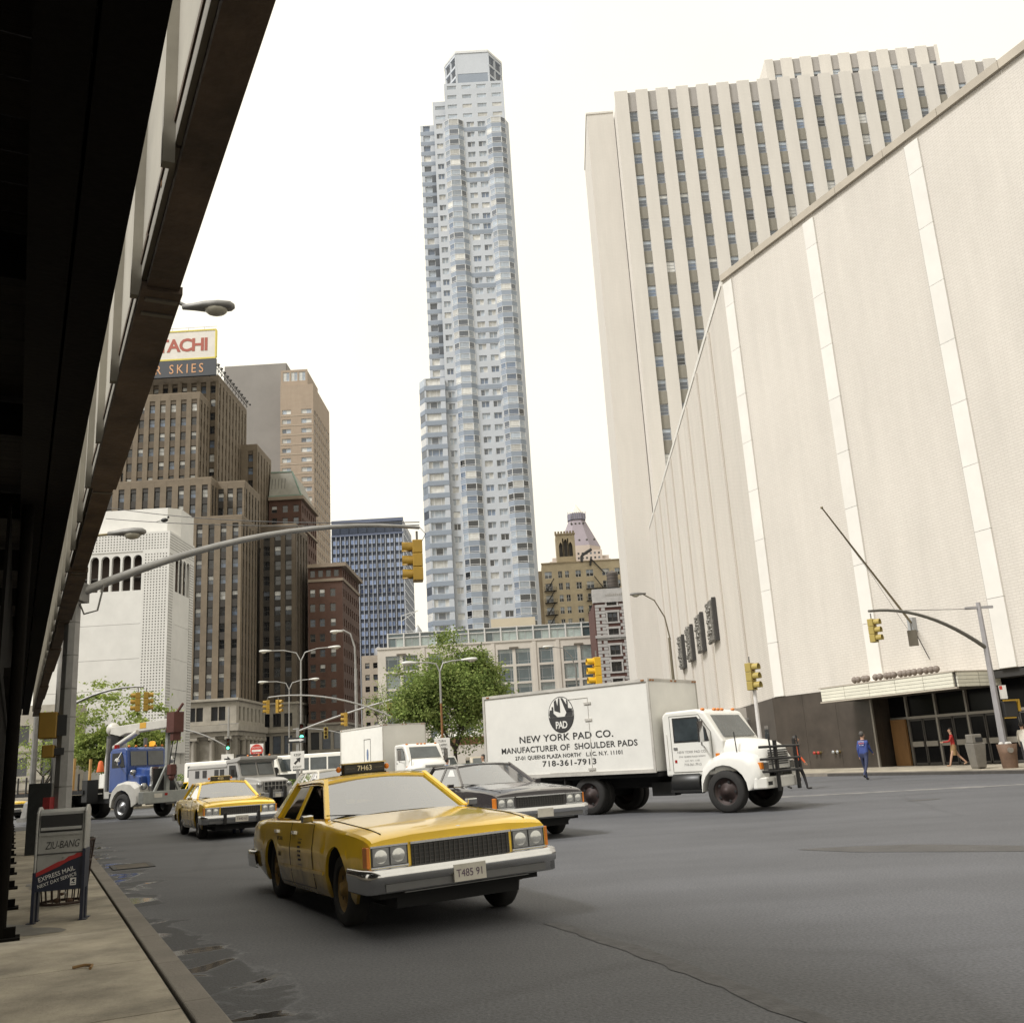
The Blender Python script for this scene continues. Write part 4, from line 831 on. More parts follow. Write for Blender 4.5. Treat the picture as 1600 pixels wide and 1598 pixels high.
# ---- exhibition hall
hb = brick_mat('hall_brick', (.595, .56, .51), (.575, .54, .49), (.50, .465, .42), .36, .125, msize=.014, var=.09, bump=.3); mar = mat('marble_slab', (.68, .66, .62), .55, 0, .08, .6, .05, 6, rv=.03); gra = mat('dark_granite', (.058, .047, .039), .35, 0, .45, .8, .05, 8); copm = mat('hall_coping', (.42, .375, .31), .7, 0, .15, .8, rv=.05)
ANG = math.atan2(FU.y, FU.x)
B = Bld('exhibition_hall', 'huge windowless pale brick exhibition hall with white marble pilaster strips', (FA.x, FA.y, 0), ANG); r_ = B.root      # local x along the street face, local -y towards the street
ZR, ZG = 29.75, 4.05
q = MB(); q.box(0, 46, 0, 14, ZG, ZR); q.build('front_wall', hb, r_)
lf = (Vector((16.4, 97.0, 0))-FA); lf.normalize(); la = math.atan2(lf.y, lf.x)-ANG
LM = Matrix.Rotation(la, 4, 'Z')       # side wall frame: local x runs back along the side wall, +y outwards (towards the west)
def lp(u, o): p = LM @ Vector((u, o, 0)); return (p.x, p.y)
side_out = 1 if (LM @ Vector((0, 1, 0))).x < 0 else -1
q = MB(); q.prism([lp(0.02, -.0), lp(68, 0), lp(68, -14*side_out), lp(0.1, -14*side_out)], ZG, ZR-.01, 'z'); q.build('side_wall', hb, r_)
# marble pilasters, slab by slab
PU = [.0, 7.35, 14.72, 22.07, 29.4, 36.8]
for pu in PU:
    z = ZG+.02; k = 0
    while z < ZR-.3:
        h = min(2.98, ZR-.25-z); q = MB(); q.box(pu+.12, pu+.95, -.11, .0, z, z+h-.018); q.build('marble_slab', mar, r_); z += 2.98
    q = MB(); q.box(pu+.04, pu+.12, -.02, .0, ZG+.02, ZR-.25); q.build('dark_joint', frame_d, r_)  # narrow darker strip along one side of the pilaster
for k in range(1, 9):
    u = k*7.35-.6; q = MB(); a, b = lp(u, .0), lp(u+.55, .0); c, d = lp(u+.55, .14*side_out), lp(u, .14*side_out); q.prism([a, b, c, d], ZG, ZR-.3, 'z'); q.build('side_fin', hb, r_)
    q = MB(); q.prism([lp(u-.1, 0), lp(u, 0), lp(u, .03*side_out), lp(u-.1, .03*side_out)], ZG, ZR-.3, 'z'); q.build('dark_joint', copm, r_)
for i in range(13): q = MB(); q.box(i*3.4, i*3.4+3.38, -.17, .5, ZR, ZR+.42); q.build('coping_stone', copm, r_)
for i in range(16): q = MB(); u = i*4.2+.5; q.prism([lp(u, -.5*side_out), lp(u+4.18, -.5*side_out), lp(u+4.18, .05*side_out), lp(u, .05*side_out)], ZR, ZR+.38, 'z'); q.build('coping_stone', mar, r_)
# granite base with the entrance recess
for i in range(3): q = MB(); q.box(i*2.44-.12, i*2.44+2.425-.12, -.06, .4, .0, ZG-.01); q.build('granite_panel', gra, r_)
q = MB(); q.box(.3, 7.2, .4, 14, 0, ZG); q.box(21, 46, .02, 14, 0, ZG-.01); q.build('base_wall', gra, r_)
q = MB(); q.prism([lp(0.1, .04*side_out), lp(68, .04*side_out), lp(68, -5*side_out), lp(.1, -5*side_out)], 0, ZG-.02, 'z'); q.build('base_wall', gra, r_)
q = MB(); q.prism([lp(2.6, .05*side_out), lp(3.9, .05*side_out), lp(3.9, -.3*side_out), lp(2.6, -.3*side_out)], .1, 2.6, 'z'); q.build('side_door', G_dark, r_)
q = MB(); q.prism([lp(9.5, 1.6*side_out), lp(19, 1.6*side_out), lp(19, 0), lp(9.5, 0)], 3.0, 3.95, 'z'); q.build('side_marquee', mat('grey_sheet', (.42, .39, .35), .7, 0, .15, .8), r_)
q = MB(); q.prism([lp(10, .07*side_out), lp(18, .07*side_out), lp(18, -.3*side_out), lp(10, -.3*side_out)], .1, 2.95, 'z'); q.build('side_entrance', G_dark, r_)
# entrance recess: ceiling, back glazing, doors
DY = 1.2
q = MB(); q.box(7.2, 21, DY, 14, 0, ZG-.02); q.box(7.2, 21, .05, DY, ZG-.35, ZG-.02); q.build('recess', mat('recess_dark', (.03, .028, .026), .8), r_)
q = MB(); q.box(7.2, 21, 0, DY, .0, .13); q.build('recess_floor', conc, r_)
alu = mat('door_metal', (.30, .28, .25), .45, .5); ply = mat('plywood', (.22, .115, .04), .75, 0, .35, 2.5, stretch=(1, 1, .25)); gd = mat('door_glass', (.008, .008, .009), .12, 0, .3, 1, spec=.12)
q = MB(); q.box(7.2, 20.9, DY-.1, DY-.02, .13, 3.7); q.build('entrance_glazing', gd, r_)
for i in range(8):
    x = 8.38+i*1.75; q = MB(); q.box(x-.05, x+.05, DY-.24, DY-.1, .13, 3.7); q.build('mullion', alu, r_)
q = MB(); q.box(7.3, 20.9, DY-.26, DY-.1, 2.3, 2.42); q.build('transom', alu, r_)
q = MB(); q.box(7.42, 8.33, DY-.4, DY-.28, .14, 2.32); q.build('plywood_sheet', ply, r_)
for i in range(7):
    x = 8.43+i*1.75
    for k in (0, 1):
        x2 = x+.02+k*.84; q = MB(); q.box(x2, x2+.8, DY-.2, DY-.13, .16, 2.28, 1)
        for a, b in ((.16, .26), (2.2, 2.28)): q.box(x2, x2+.8, DY-.23, DY-.12, a, b)
        q.box(x2, x2+.05, DY-.23, DY-.12, .16, 2.28); q.box(x2+.75, x2+.8, DY-.23, DY-.12, .16, 2.28); d_ = q.build('door', [frame_d, gd], r_)
        q = MB(); q.box(x2+.06, x2+.74, DY-.3, DY-.23, 1.0, 1.24); q.build('push_plate', alu, d_)
q = MB(); q.bar((7.25, -.1, .13), (7.25, -.1, ZG-.4), .1); q.build('corner_post', alu, r_)
# standpipes low on the granite
brass = mat('brass', (.40, .30, .12), .4, .8); redp = mat('red_cap', (.35, .03, .02), .5)
for x in (2.9, 3.2, 4.3, 4.6): q = MB(); q.lathe([(.07, -.24), (.075, -.06)], 10, 'y', c=(x, 0, .95)); q.lathe([(.0, -.26), (.085, -.25), (.085, -.2)], 10, 'y', 1, c=(x, 0, .95)); q.build('standpipe', [brass, redp if x < 4 else frame_g], r_)
# four bronze plaques on the side wall
brz = mat('bronze_relief', (.21, .20, .18), .5, .4, .6, 4, .9, 6)
for k in range(4):
    u = 18.0+k*7.7; q = MB(); q.prism([lp(u, .1*side_out), lp(u+2.6, .1*side_out), lp(u+2.6, .42*side_out), lp(u, .42*side_out)], 9.4, 12.5, 'z'); o = q.build('plaque', brz, r_, .06)
    q = MB()
    for j in range(40):
        uu_, zz = u+.2+rnd.random()*2.2, 9.4+rnd.random()*3.1; c = lp(uu_, .42*side_out); q.sph((c[0], c[1], zz), .14*rnd.uniform(.5, 1.2), 6, 4)
    tag(q.build('relief', brz, o), kind='stuff')
    q = MB(); q.prism([lp(u-.5, .03*side_out), lp(u-.1, .03*side_out), lp(u-.1, .3*side_out), lp(u-.5, .3*side_out)], 9.35, 12.6, 'z'); q.build('plaque_edge', steel, o)
# flagpole bracket streaks stay with the wall
B.close()
mq = thing('entrance_marquee', 'cream letter-board canopy with globe lamps over the hall entrance', 'marquee', (FA.x, FA.y, 0), ANG)
cream = mat('letterboard', (.66, .64, .54), .5, 0, .12, 1.2, rv=.04); q = MB(); q.box(6.15, 14.25, -2.15, .6, 3.38, 4.02); q.build('canopy', frame_d, mq)
for r in range(4):
    for c in range(5):
        x = 6.2+c*1.6; z = 3.41+r*.152; q = MB(); q.box(x+.01, x+1.59, -2.22, -2.15, z, z+.138); q.build('letter_panel', cream, mq)
    for c in range(2):
        y = -2.1+c*1.3; z = 3.41+r*.152; q = MB(); q.box(14.25, 14.32, y+.01, y+1.28, z, z+.138); q.build('letter_panel', cream, mq)
q = MB(); q.box(6.1, 14.33, -2.24, .6, 4.02, 4.07); q.box(6.1, 14.33, -2.24, -2.1, 3.33, 3.39); q.build('trim', copm, mq)
gl_ = mat('dusty_globe', (.20, .165, .14), .6, 0, .3, 6)
for k, x in enumerate([x_+.5 for x_ in (7.75, 7.98, 8.35, 8.56, 9.1, 9.38, 9.78, 10.0, 10.22, 10.62, 10.88, 11.14, 11.42, 11.75, 12.08, 12.36, 12.64)]):
    q = MB(); q.sph((x, -1.9, 4.26), .15, 10, 8); q.lathe([(.06, 4.07), (.05, 4.14)], 8, 'z', c=(x, -1.9, 0)); q.build('globe_lamp', gl_, mq)
# flagpole with its stay
fl = thing('flagpole', 'long bare flagpole slanting out from the hall wall', 'flagpole')
q = MB(); a, b = Vector(fp(10.6, .12, 6.6)), Vector((12.6, 38.0, 10.7)); q.tube([a, b], [.06, .03], 8); q.sph(tuple(b), .06, 8, 6); q.build('pole', mat('flag_metal', (.20, .17, .11), .5, .3), fl)
q = MB(); q.box(-.16, .16, -.16, .16, -.35, .3); o = q.build('bracket', frame_g, fl, loc=fp(10.6, .1, 6.6), rz=ANG)
q = MB(); q.tube([tuple(a.lerp(b, .97)), tuple(a.lerp(b, .5)-Vector((0, 0, .15))), fp(10.4, .05, 6.1)], .008, 4); q.tube([fp(10.6, .05, 6.3), fp(11.2, .05, 4.9)], .02, 5); q.build('halyard', steel, fl)
# ------------------------------------------------------------------ sidewalk shed over the near pavement
SD = Vector((-.4605, .8877, 0)); SN = Vector((.8877, .4605, 0)); SA = math.atan2(SD.y, SD.x)
def sp(a, o, z): p = SD*a+SN*o; return (p.x, p.y, z)
shed = thing('sidewalk_shed', 'dark construction shed with rusty outer beam roofing the near pavement', 'shed', (0, 0, 0), SA)   # local x along the street, local +y away from the street (left), so offset o = -y
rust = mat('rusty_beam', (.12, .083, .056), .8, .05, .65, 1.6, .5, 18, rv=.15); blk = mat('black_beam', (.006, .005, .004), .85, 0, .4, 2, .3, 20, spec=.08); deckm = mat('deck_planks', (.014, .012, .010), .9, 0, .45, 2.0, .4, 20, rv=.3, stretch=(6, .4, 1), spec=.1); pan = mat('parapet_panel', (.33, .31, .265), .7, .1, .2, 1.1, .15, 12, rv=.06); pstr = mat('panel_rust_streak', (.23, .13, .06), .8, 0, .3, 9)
L0, L1 = -3.0, 44.0
a = L0; k = 0
while a < L1:       # outer beam, lapped lengths of different width
    L = 4.3; w = .235 if k % 2 == 0 else .205; z = 4.36+(.02 if k % 2 else 0)
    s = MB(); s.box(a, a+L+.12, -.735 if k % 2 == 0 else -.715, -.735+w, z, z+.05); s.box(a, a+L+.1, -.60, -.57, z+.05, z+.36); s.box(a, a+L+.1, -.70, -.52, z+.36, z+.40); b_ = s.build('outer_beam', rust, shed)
    s = MB(); s.box(a+.1, a+.14, -.72, -.53, z-.012, z); s.box(a+.3, a+.34, -.72, -.53, z-.010, z); s.build('splice_strap', mat('strap_worn', (.16, .14, .11), .6, .3), b_); a += L; k += 1
for k in range(32):
    x = L0+k*1.5; s = MB(); s.box(x+.012, x+1.488, -.56, -.53, 4.62, 6.45); p_ = s.build('parapet_panel', pan, shed)
    s = MB(); s.box(x-.03, x+.03, -.53, -.47, 4.5, 6.45); s.build('parapet_stud', pan, shed)
    if k % 2: s = MB(); s.box(x+.5, x+.53, -.532, -.526, 4.7, 5.3); s.build('rust_streak', pstr, p_)
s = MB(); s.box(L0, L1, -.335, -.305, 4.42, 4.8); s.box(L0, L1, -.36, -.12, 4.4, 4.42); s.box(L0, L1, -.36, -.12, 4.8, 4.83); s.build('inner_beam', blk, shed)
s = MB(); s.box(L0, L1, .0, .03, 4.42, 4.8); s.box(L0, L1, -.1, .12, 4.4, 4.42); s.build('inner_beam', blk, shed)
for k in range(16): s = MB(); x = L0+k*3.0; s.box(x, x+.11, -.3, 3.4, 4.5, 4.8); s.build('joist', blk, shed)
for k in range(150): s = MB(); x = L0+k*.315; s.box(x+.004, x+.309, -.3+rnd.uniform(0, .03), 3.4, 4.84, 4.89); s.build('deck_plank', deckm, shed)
for k in range(13):      # posts with base plates, bracing at their heads
    x = 11.0+k*2.75; s = MB(); s.lathe([(.062, .15), (.062, 4.42)], 10, 'z', c=(x, .04, 0)); po = s.build('post', blk, shed)
    s = MB(); s.box(x-.14, x+.14, -.14, .2, .13, .155); s.box(x-.05, x+.05, -.10, .14, .155, .24); s.build('base_plate', blk, po)
    s = MB(); s.bar((x, .04, 3.5), (x+.75, .04, 4.4), .08); s.build('knee_brace', blk, po)
    s = MB(); s.lathe([(.05, 4.2), (.05, 4.42)], 8, 'z', c=(x+1.4, 1.2, 0)); s.sph((x+1.4, 1.2, 4.16), .09, 8, 6); s.build('shed_lamp', blk, shed)
for k in range(30):
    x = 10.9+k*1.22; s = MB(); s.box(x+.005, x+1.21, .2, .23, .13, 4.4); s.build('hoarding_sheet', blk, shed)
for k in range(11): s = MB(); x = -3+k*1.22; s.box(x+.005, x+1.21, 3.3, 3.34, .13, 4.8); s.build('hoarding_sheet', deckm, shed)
for z in (1.1, 2.6): s = MB(); s.box(10.9, 44, .1, .16, z, z+.09); s.build('rail', blk, shed)

# ------------------------------------------------------------------ street furniture
galv = mat('galvanised', (.30, .295, .285), .5, .5, .25, 3, .15, 20); galv_d = mat('galvanised_dull', (.20, .195, .185), .6, .4, .3, 3, .2, 20); sig_y = mat('signal_yellow', (.34, .205, .02), .5, 0, .15, 3); sig_y2 = mat('signal_yellow_new', (.66, .38, .01), .4, 0, .08, 3); sig_o = mat('signal_olive', (.36, .275, .07), .55, 0, .15, 3); lens_d = mat('lens_dark', (.03, .02, .015), .25); lens_g = mat('lens_green', (.05, .5, .3), .3, emit=(.15, 1, .6, 2.0)); lens_r = mat('lens_red', (.10, .015, .01), .25); lens_a = mat('lens_amber', (.14, .07, .01), .25); white_p = mat('sign_plate', (.68, .67, .64), .5); black_t = mat('sign_black', (.02, .02, .02), .6); red_p = mat('sign_red_plate', (.50, .05, .035), .5)
def signal(parent, loc, az, h=.92, ym=None, lit=None, part='signal_head'):
    """three-lamp signal head hung at its top; az = heading of the lens side"""
    ym = ym or sig_y; s = MB(); k = h/.92; w = .17*k
    for i in range(3):
        z = -h+i*h/3; s.box(-.11*k, .11*k, -w, w, z+.004, z+h/3-.004)
    o = s.build(part, ym, parent, .015, loc, az)
    for i in range(3):
        z = -h+(i+.5)*h/3; s = MB(); s.lathe([(.125*k, .11*k), (.13*k, .34*k)], 14, 'x', c=(0, 0, z), a0=-.6, a1=math.pi+.6); s.lathe([(.13*k, .34*k), (.115*k, .34*k), (.112*k, .12*k)], 14, 'x', c=(0, 0, z), a0=-.6, a1=math.pi+.6); s.build('visor', ym, o)
        s = MB(); s.lathe([(.118*k, .115*k), (.08*k, .14*k), (.0, .15*k)], 14, 'x', c=(0, 0, z)); s.build('lens', lens_g if (lit == i) else (lens_d, lens_a, lens_r)[i], o)
    s = MB(); s.tube([(0, 0, 0), (0, 0, .22*k)], .025*k, 8); s.build('hanger', galv_d, o)
    return o
def cobra(parent, loc, az, k=1., m=None, name='lamp_head'):
    s = MB(); prof = [(-.1, .05, .06), (.1, .09, .08), (.3, .15, .11), (.55, .17, .12), (.75, .13, .1), (.82, .05, .05)]; n = 10; V = []
    for x, w, h in prof:
        for j in range(n): t = 2*math.pi*j/n; V.append((x*k, w*math.cos(t)*k, (h*math.sin(t) if math.sin(t) > 0 else .6*h*math.sin(t))*k))
    s.add(V, [(i*n+j, i*n+(j+1) % n, (i+1)*n+(j+1) % n, (i+1)*n+j) for i in range(len(prof)-1) for j in range(n)]+[tuple(range(n)), tuple(range((len(prof)-1)*n, len(prof)*n))], 0, True); o = s.build(name, m or galv_d, parent, 0, loc, az)
    s = MB(); s.sph((.5*k, 0, -.05*k), .16*k, 12, 8, 0, (1.3, .9, .75)); s.build('lamp_bowl', mat('lamp_bowl', (.33, .31, .25), .25, 0, .2, 5), o); return o
def arcpts(a, b, bulge, n=10):
    a, b = Vector(a), Vector(b); return [tuple(a.lerp(b, i/n)+Vector((0, 0, bulge*4*(i/n)*(1-i/n)))) for i in range(n+1)]
def octpole(s, x, y, z0, z1, r0, r1, m=0): s.lathe([(r0, z0), (r1, z1)], 8, 'z', m, (x, y, 0), False)

# main mast-arm pole by the kerb, with street lamp and pedestrian signals
P = (-8.2, 17.5)
mp = thing('mast_arm_signal_pole', 'thick grey octagonal pole by the mailbox with long signal arm over the road', 'signal pole')
s = MB(); octpole(s, *P, .13, 11.0, .165, .10); s.box(P[0]-.24, P[0]+.24, P[1]-.24, P[1]+.24, .13, .2); s.build('pole', galv, mp)
for z in (.9, 1.5, 2.1, 2.7, 3.2, 3.8, 4.4): s = MB(); s.lathe([(.166-.006*z, z), (.166-.006*z, z+.025)], 8, 'z', c=(*P, 0)); s.build('strap', galv_d, mp)
ae = Vector((-2.1, 20.9, 6.66)); ab = Vector((-8.1, 17.55, 4.98))
s = MB(); s.tube(arcpts(ab, ae, .46, 14), [.085-.0035*i for i in range(15)], 10); s.build('arm', galv, mp)
s = MB(); s.box(P[0]-.2, P[0]+.2, P[1]-.2, P[1]+.2, 4.8, 5.15); s.build('arm_clamp', galv_d, mp)
s = MB(); s.tube([(P[0]+.1, P[1], 4.8), (P[0]+.25, P[1]-.1, 4.55), (P[0]+.45, P[1], 4.62), (P[0]+.5, P[1]+.1, 5.1)], .018, 6); s.build('conduit', galv_d, mp)
signal(mp, (ae.x-.06, ae.y, ae.z-.3), R(188), .92)
s = MB(); s.tube([(ae.x, ae.y, ae.z+.02), (ae.x+.14, ae.y, ae.z-.15), (ae.x, ae.y, ae.z-.4)], .008, 5); s.build('loop_wire', black_t, mp)
s = MB(); s.tube(arcpts((P[0], P[1], 10.9), (-6.35, 17.7, 10.78), .25, 8), .04, 8); s.build('lamp_arm', galv_d, mp)
cobra(mp, (-6.3, 17.7, 10.74), R(5), 1.12)
for (dx, z, h, w) in ((-.25, 2.35, .46, .3), (-.22, 2.02, .22, .2)):
    s = MB(); s.box(-w/2, w/2, -.16, .16, 0, h); o = s.build('pedestrian_signal', mat('signal_ochre', (.24, .14, .015), .55), mp, .02, (P[0]+dx-.02, P[1]-.1, z), .3); s = MB(); s.box(w/2-.01, w/2+.16, -.14, .14, .04, h-.06); s.build('hood', black_t, o)
s = MB(); s.box(P[0]-.2, P[0]-.08, P[1]-.3, P[1]-.12, 1.0, 1.35); s.build('tag_patch', mat('red_spray', (.28, .03, .03), .7, 0, .5, 14), mp)
cb_ = tag((lambda s: (s.box(-.24, .24, -.25, .25, .13, 1.62), s.build('street_cabinet', mat('cabinet_black', (.022, .024, .024), .5, 0, .5, 9, .2, 30), None, .015, (-10.75, 22.0, 0), .2))[1])(MB()), 'narrow black metal cabinet with scratched graffiti behind the mailbox', 'cabinet')
# overhead wires with a pigeon
wr = mat('wire', (.05, .05, .05), .6)
for k, (a, b, sag) in enumerate([((-14.91, 34, 10.95), (-2.1, 20.9, 6.72), .12), ((-14.77, 34, 11.35), (-2.1, 20.95, 6.8), .2)]):
    s = MB(); s.tube(arcpts(a, b, -sag, 24), .012, 5); tag(s.build('overhead_wire', wr), ['lower', 'upper'][k]+' of two dark cables strung high across the street', 'wire')
bd_ = thing('pigeon', 'dark pigeon perched on the overhead cable', 'bird', (-11.4, 30.4, 9.68))
s = MB(); s.sph((0, 0, .1), .07, 8, 6, 0, (1.8, 1, 1)); s.sph((.12, 0, .19), .04, 8, 6); s.add([(-.1, .03, .1), (-.1, -.03, .1), (-.26, -.02, .06), (-.26, .02, .06)], [(0, 1, 2, 3)]); s.build('body', black_t, bd_)

# mailbox
mbx = thing('mailbox', 'silver and navy express mail drop box on two legs with scrawled graffiti', 'mailbox', (-5.10, 10.95, .13), .27); mbx.scale = (.84, .8, .93)
silv = mat('mailbox_silver', (.40, .40, .385), .4, .45, .25, 4, .1, 20); navy = mat('mailbox_navy', (.010, .014, .032), .45, 0, .3, 5); mred = mat('mailbox_red', (.33, .02, .02), .5, 0, .2, 5)
W, D = .30, .15
s = MB(); s.prism([(-D, .34), (D, .34), (D, 1.20), (D*.5, 1.235), (-D*.2, 1.235), (-D*.72, 1.2), (-D, 1.0)], -W+.03, W-.03, 'x'); s.build('body', silv, mbx, .012)
for sx in (-1, 1):
    s = MB(); s.prism([(-D-.03, .0), (-D+.08, 0), (-D+.08, .34), (D-.08, .34), (D-.08, 0), (D+.03, 0), (D+.03, 1.22), (D*.4, 1.265), (-D*.5, 1.265), (-D-.03, 1.2)], sx*W, sx*(W-.028), 'x'); s.build('side_panel', silv, mbx, .008)
    s = MB(); s.prism([(-D-.036, -.0), (-D+.085, 0), (-D+.085, .345), (D-.085, .345), (D-.085, 0), (D+.036, 0), (D+.036, .55 if sx < 0 else .78), (-D-.036, .55 if sx < 0 else .78)], sx*(W+.004), sx*(W-.032), 'x'); s.build('leg', navy, mbx)
    for y in (-D+.03, D-.03): s = MB(); s.box(sx*W-.05, sx*W+.05, y-.06, y+.06, 0, .012); s.build('foot', navy, mbx)
s = MB(); s.box(-W+.05, W-.05, -D-.004, -D+.03, .98, 1.17); s.build('chute_opening', mat('chute_dark', (.035, .035, .035), .4, .3), mbx)
s = MB(); s.box(-W+.04, W-.04, -D-.03, -D-.002, .945, .975); s.build('chute_lip', silv, mbx); s = MB(); s.slab((-W+.06, -D-.002, 1.03), (W-.06, -D-.002, 1.03), (W-.06, -D-.03, 1.0), (-W+.06, -D-.03, 1.0), .008); s.build('chute_flap', silv, mbx)
s = MB(); s.box(-W+.03, W-.03, -D-.012, -D-.001, .735, .75); s.build('door_edge', mat('chute_dark2', (.05, .05, .05), .5), mbx)
yF = -D-.006
s = MB(); s.prism([(-W+.028, .34), (W-.028, .34), (W-.028, .70), (W-.2, .65), (W-.3, .60), (-W+.028, .50)], yF, yF+.005, 'y'); s.build('navy_panel', navy, mbx)
s = MB(); s.prism([(-W+.028, .50), (W-.3, .60), (W-.2, .65), (W-.028, .70), (W-.028, .755), (W-.1, .735), (W-.13, .715), (W-.2, .70), (W-.25, .665), (W-.32, .65), (-W+.028, .545)], yF-.001, yF+.004, 'y'); s.build('red_stripe', mred, mbx)
s = MB(); s.lathe([(.012, -.012), (.012, 0)], 8, 'y', c=(.04, yF, .69)); s.build('lock', black_t, mbx)
tx = Vector((1, 0, .26)).normalized()
text('lettering', 'EXPRESS MAIL', .072, TM((-.235, yF-.002, .44), tx, (0, 0, 1)), white_p, mbx, .001, 'LEFT', .98); text('lettering', 'NEXT DAY SERVICE', .054, TM((-.24, yF-.002, .375), tx, (0, 0, 1)), white_p, mbx, .001, 'LEFT', .98)
text('graffiti', 'ZIU-BANG', .115, TM((.02, -D-.004, .80), (1, 0, .03), (0, 0, 1)), black_t, mbx, .001, 'CENTER', .78, .95, .25)
s = MB(); s.box(.135, .205, yF-.003, yF+.002, .385, .465); s.build('emblem_plate', white_p, mbx); s = MB(); s.prism([(.145, .42), (.165, .452), (.197, .452), (.18, .432), (.195, .42), (.172, .415), (.165, .43)], yF-.006, yF-.002, 'y'); s.box(.145, .196, yF-.006, yF-.002, .397, .405); s.build('emblem', navy, mbx)
# litter basket behind the mailbox
wb_ = thing('litter_basket', 'dark wire litter basket stuffed with rubbish behind the mailbox', 'litter basket', (-5.72, 12.35, .13))
s = MB()
for k in range(20): t = k/20*2*math.pi; s.bar((.25*math.cos(t), .25*math.sin(t), .02), (.33*math.cos(t), .33*math.sin(t), .72), .012)
for z, r in ((.02, .25), (.25, .275), (.48, .30), (.72, .33)): s.lathe([(r, z), (r+.012, z), (r+.012, z+.03), (r, z+.03)], 20, 'z')
s.build('wire_basket', mat('basket_rust', (.035, .02, .014), .7), wb_)
s = MB(); r2 = random.Random(3)
for k in range(60): t = r2.uniform(0, 6.28); q = r2.uniform(.05, .24); c = (q*math.cos(t), q*math.sin(t), r2.uniform(.05, .7)); s.sph(c, r2.uniform(.02, .06), 5, 3, k % 3, (1, 1, .6))
tag(s.build('rubbish', [mat('paper_scrap', (.5, .48, .45), .8), mat('brown_scrap', (.09, .05, .03), .8), mat('dark_scrap', (.03, .025, .02), .8)], wb_), kind='stuff')

# second pole of the near corner: lamp, mast arm with a back-to-back pair of signals
p2 = thing('lamp_and_signal_pole', 'slim grey pole behind the shed with street lamp and curved signal arm', 'signal pole'); Q = (-19.3, 40.3)
s = MB(); octpole(s, *Q, .13, 9.6, .14, .09); s.build('pole', galv, p2)
e2 = Vector((-15.75, 40.3, 5.35)); s = MB(); s.tube(arcpts((Q[0], Q[1], 4.45), e2, .32, 10), [.06-.002*i for i in range(11)], 8); s.build('arm', galv, p2)
signal(p2, (e2.x-.22, e2.y, e2.z-.22), R(200), .78); signal(p2, (e2.x+.12, e2.y, e2.z-.22), R(20), .78)
lp2 = thing('street_lamp', 'single curved-arm street lamp whose head shows beneath the shed edge', 'street lamp'); s = MB(); octpole(s, -13.9, 26.0, .13, 7.4, .1, .07); s.tube([(-13.9, 26, 7.3), (-13.2, 26.1, 8.0), (-12.3, 26.1, 8.25), (-11.2, 26.1, 8.3)], [.05, .045, .04, .035], 8); s.build('pole', mat('lamp_ochre', (.19, .15, .07), .6, .2), lp2); cobra(lp2, (-11.25, 26.1, 8.3), 0., 1.15)
pc_ = thing('street_lamp', 'weathered lamp column standing on the pavement corner past the shed', 'street lamp'); s = MB(); octpole(s, -22.1, 44.2, .13, 8, .15, .1); s.box(-22.5, -21.7, 43.8, 44.6, .13, .3); s.lathe([(.42, .3), (.3, .9), (.2, 1.0)], 8, 'z', c=(-22.1, 44.2, 0), smooth=False); s.build('column', galv_d, pc_)
sa = thing('arrow_sign', 'black one-way arrow sign on a post beyond the shed', 'sign', (-20.4, 43.2, 0)); s = MB(); s.bar((0, 0, .13), (0, 0, 3.1), .06); s.build('post', galv_d, sa); s = MB(); s.box(-.4, .4, -.03, 0, 2.55, 2.85); s.build('plate', black_t, sa); s = MB(); s.prism([(-.3, 2.66), (.1, 2.66), (.1, 2.6), (.32, 2.7), (.1, 2.8), (.1, 2.74), (-.3, 2.74)], -.036, -.03, 'y'); s.build('arrow', white_p, sa)

# background lamp posts and signals
def twin(name_lab, x, y, z, dz, xl, xr, rust_=False, r=.1):
    o = thing('street_lamp', name_lab, 'street lamp', group='twin-arm street lamps'); m = mat('lamp_rust', (.22, .10, .035), .7, .1, .4, 2) if rust_ else galv
    s = MB(); octpole(s, x, y, .1, z-2.2, r, r*.7); s.build('pole', m, o)
    s = MB(); octpole(s, x, y, z-2.2, z-.3, r*.8, r*.6); s.build('pole_top', galv, o)
    for xe in (xl, xr):
        s = MB(); d = xe-x; s.tube([(x, y, z-.4), (x+d*.12, y, z+dz*.5), (x+d*.45, y, z+dz*.95), (x+d*.85, y, z+dz*1.02)], [.05, .045, .04, .035], 8); s.build('arm', galv, o)
        cobra(o, (x+d*.8, y, z+dz), 0 if d > 0 else math.pi, 1.05, mat('lamp_pale', (.55, .55, .52), .4))
    return o
twin('tall twin-arm grey street lamp with green signal on its pole', -17.1, 75, 10.3, .55, -20.1, -14.3)
twin('shorter twin-arm street lamp on a thin pole before the colonnade', -22.1, 92, 9.6, .45, -24.7, -19.6, r=.08)
twin('twin-arm street lamp with rusty pole in front of the leafy tree', -4.85, 57.5, 7.2, .25, -6.6, -3.1, True, .085)
o = thing('street_lamp', 'tall hook-arm street lamp on a grey pole in front of the red brick block', 'street lamp'); s = MB(); octpole(s, -13.7, 80, .1, 9.6, .16, .12); s.build('pole', galv, o); s = MB(); s.tube([(-13.7, 80, 9.5), (-13.75, 80, 11.4), (-14.1, 80, 12.5), (-14.7, 80, 12.85), (-15.0, 80, 12.8)], [.09, .08, .07, .06, .06], 8); s.build('arm', galv, o); cobra(o, (-14.8, 80, 12.75), math.pi, 1.2, MATS['lamp_pale'])
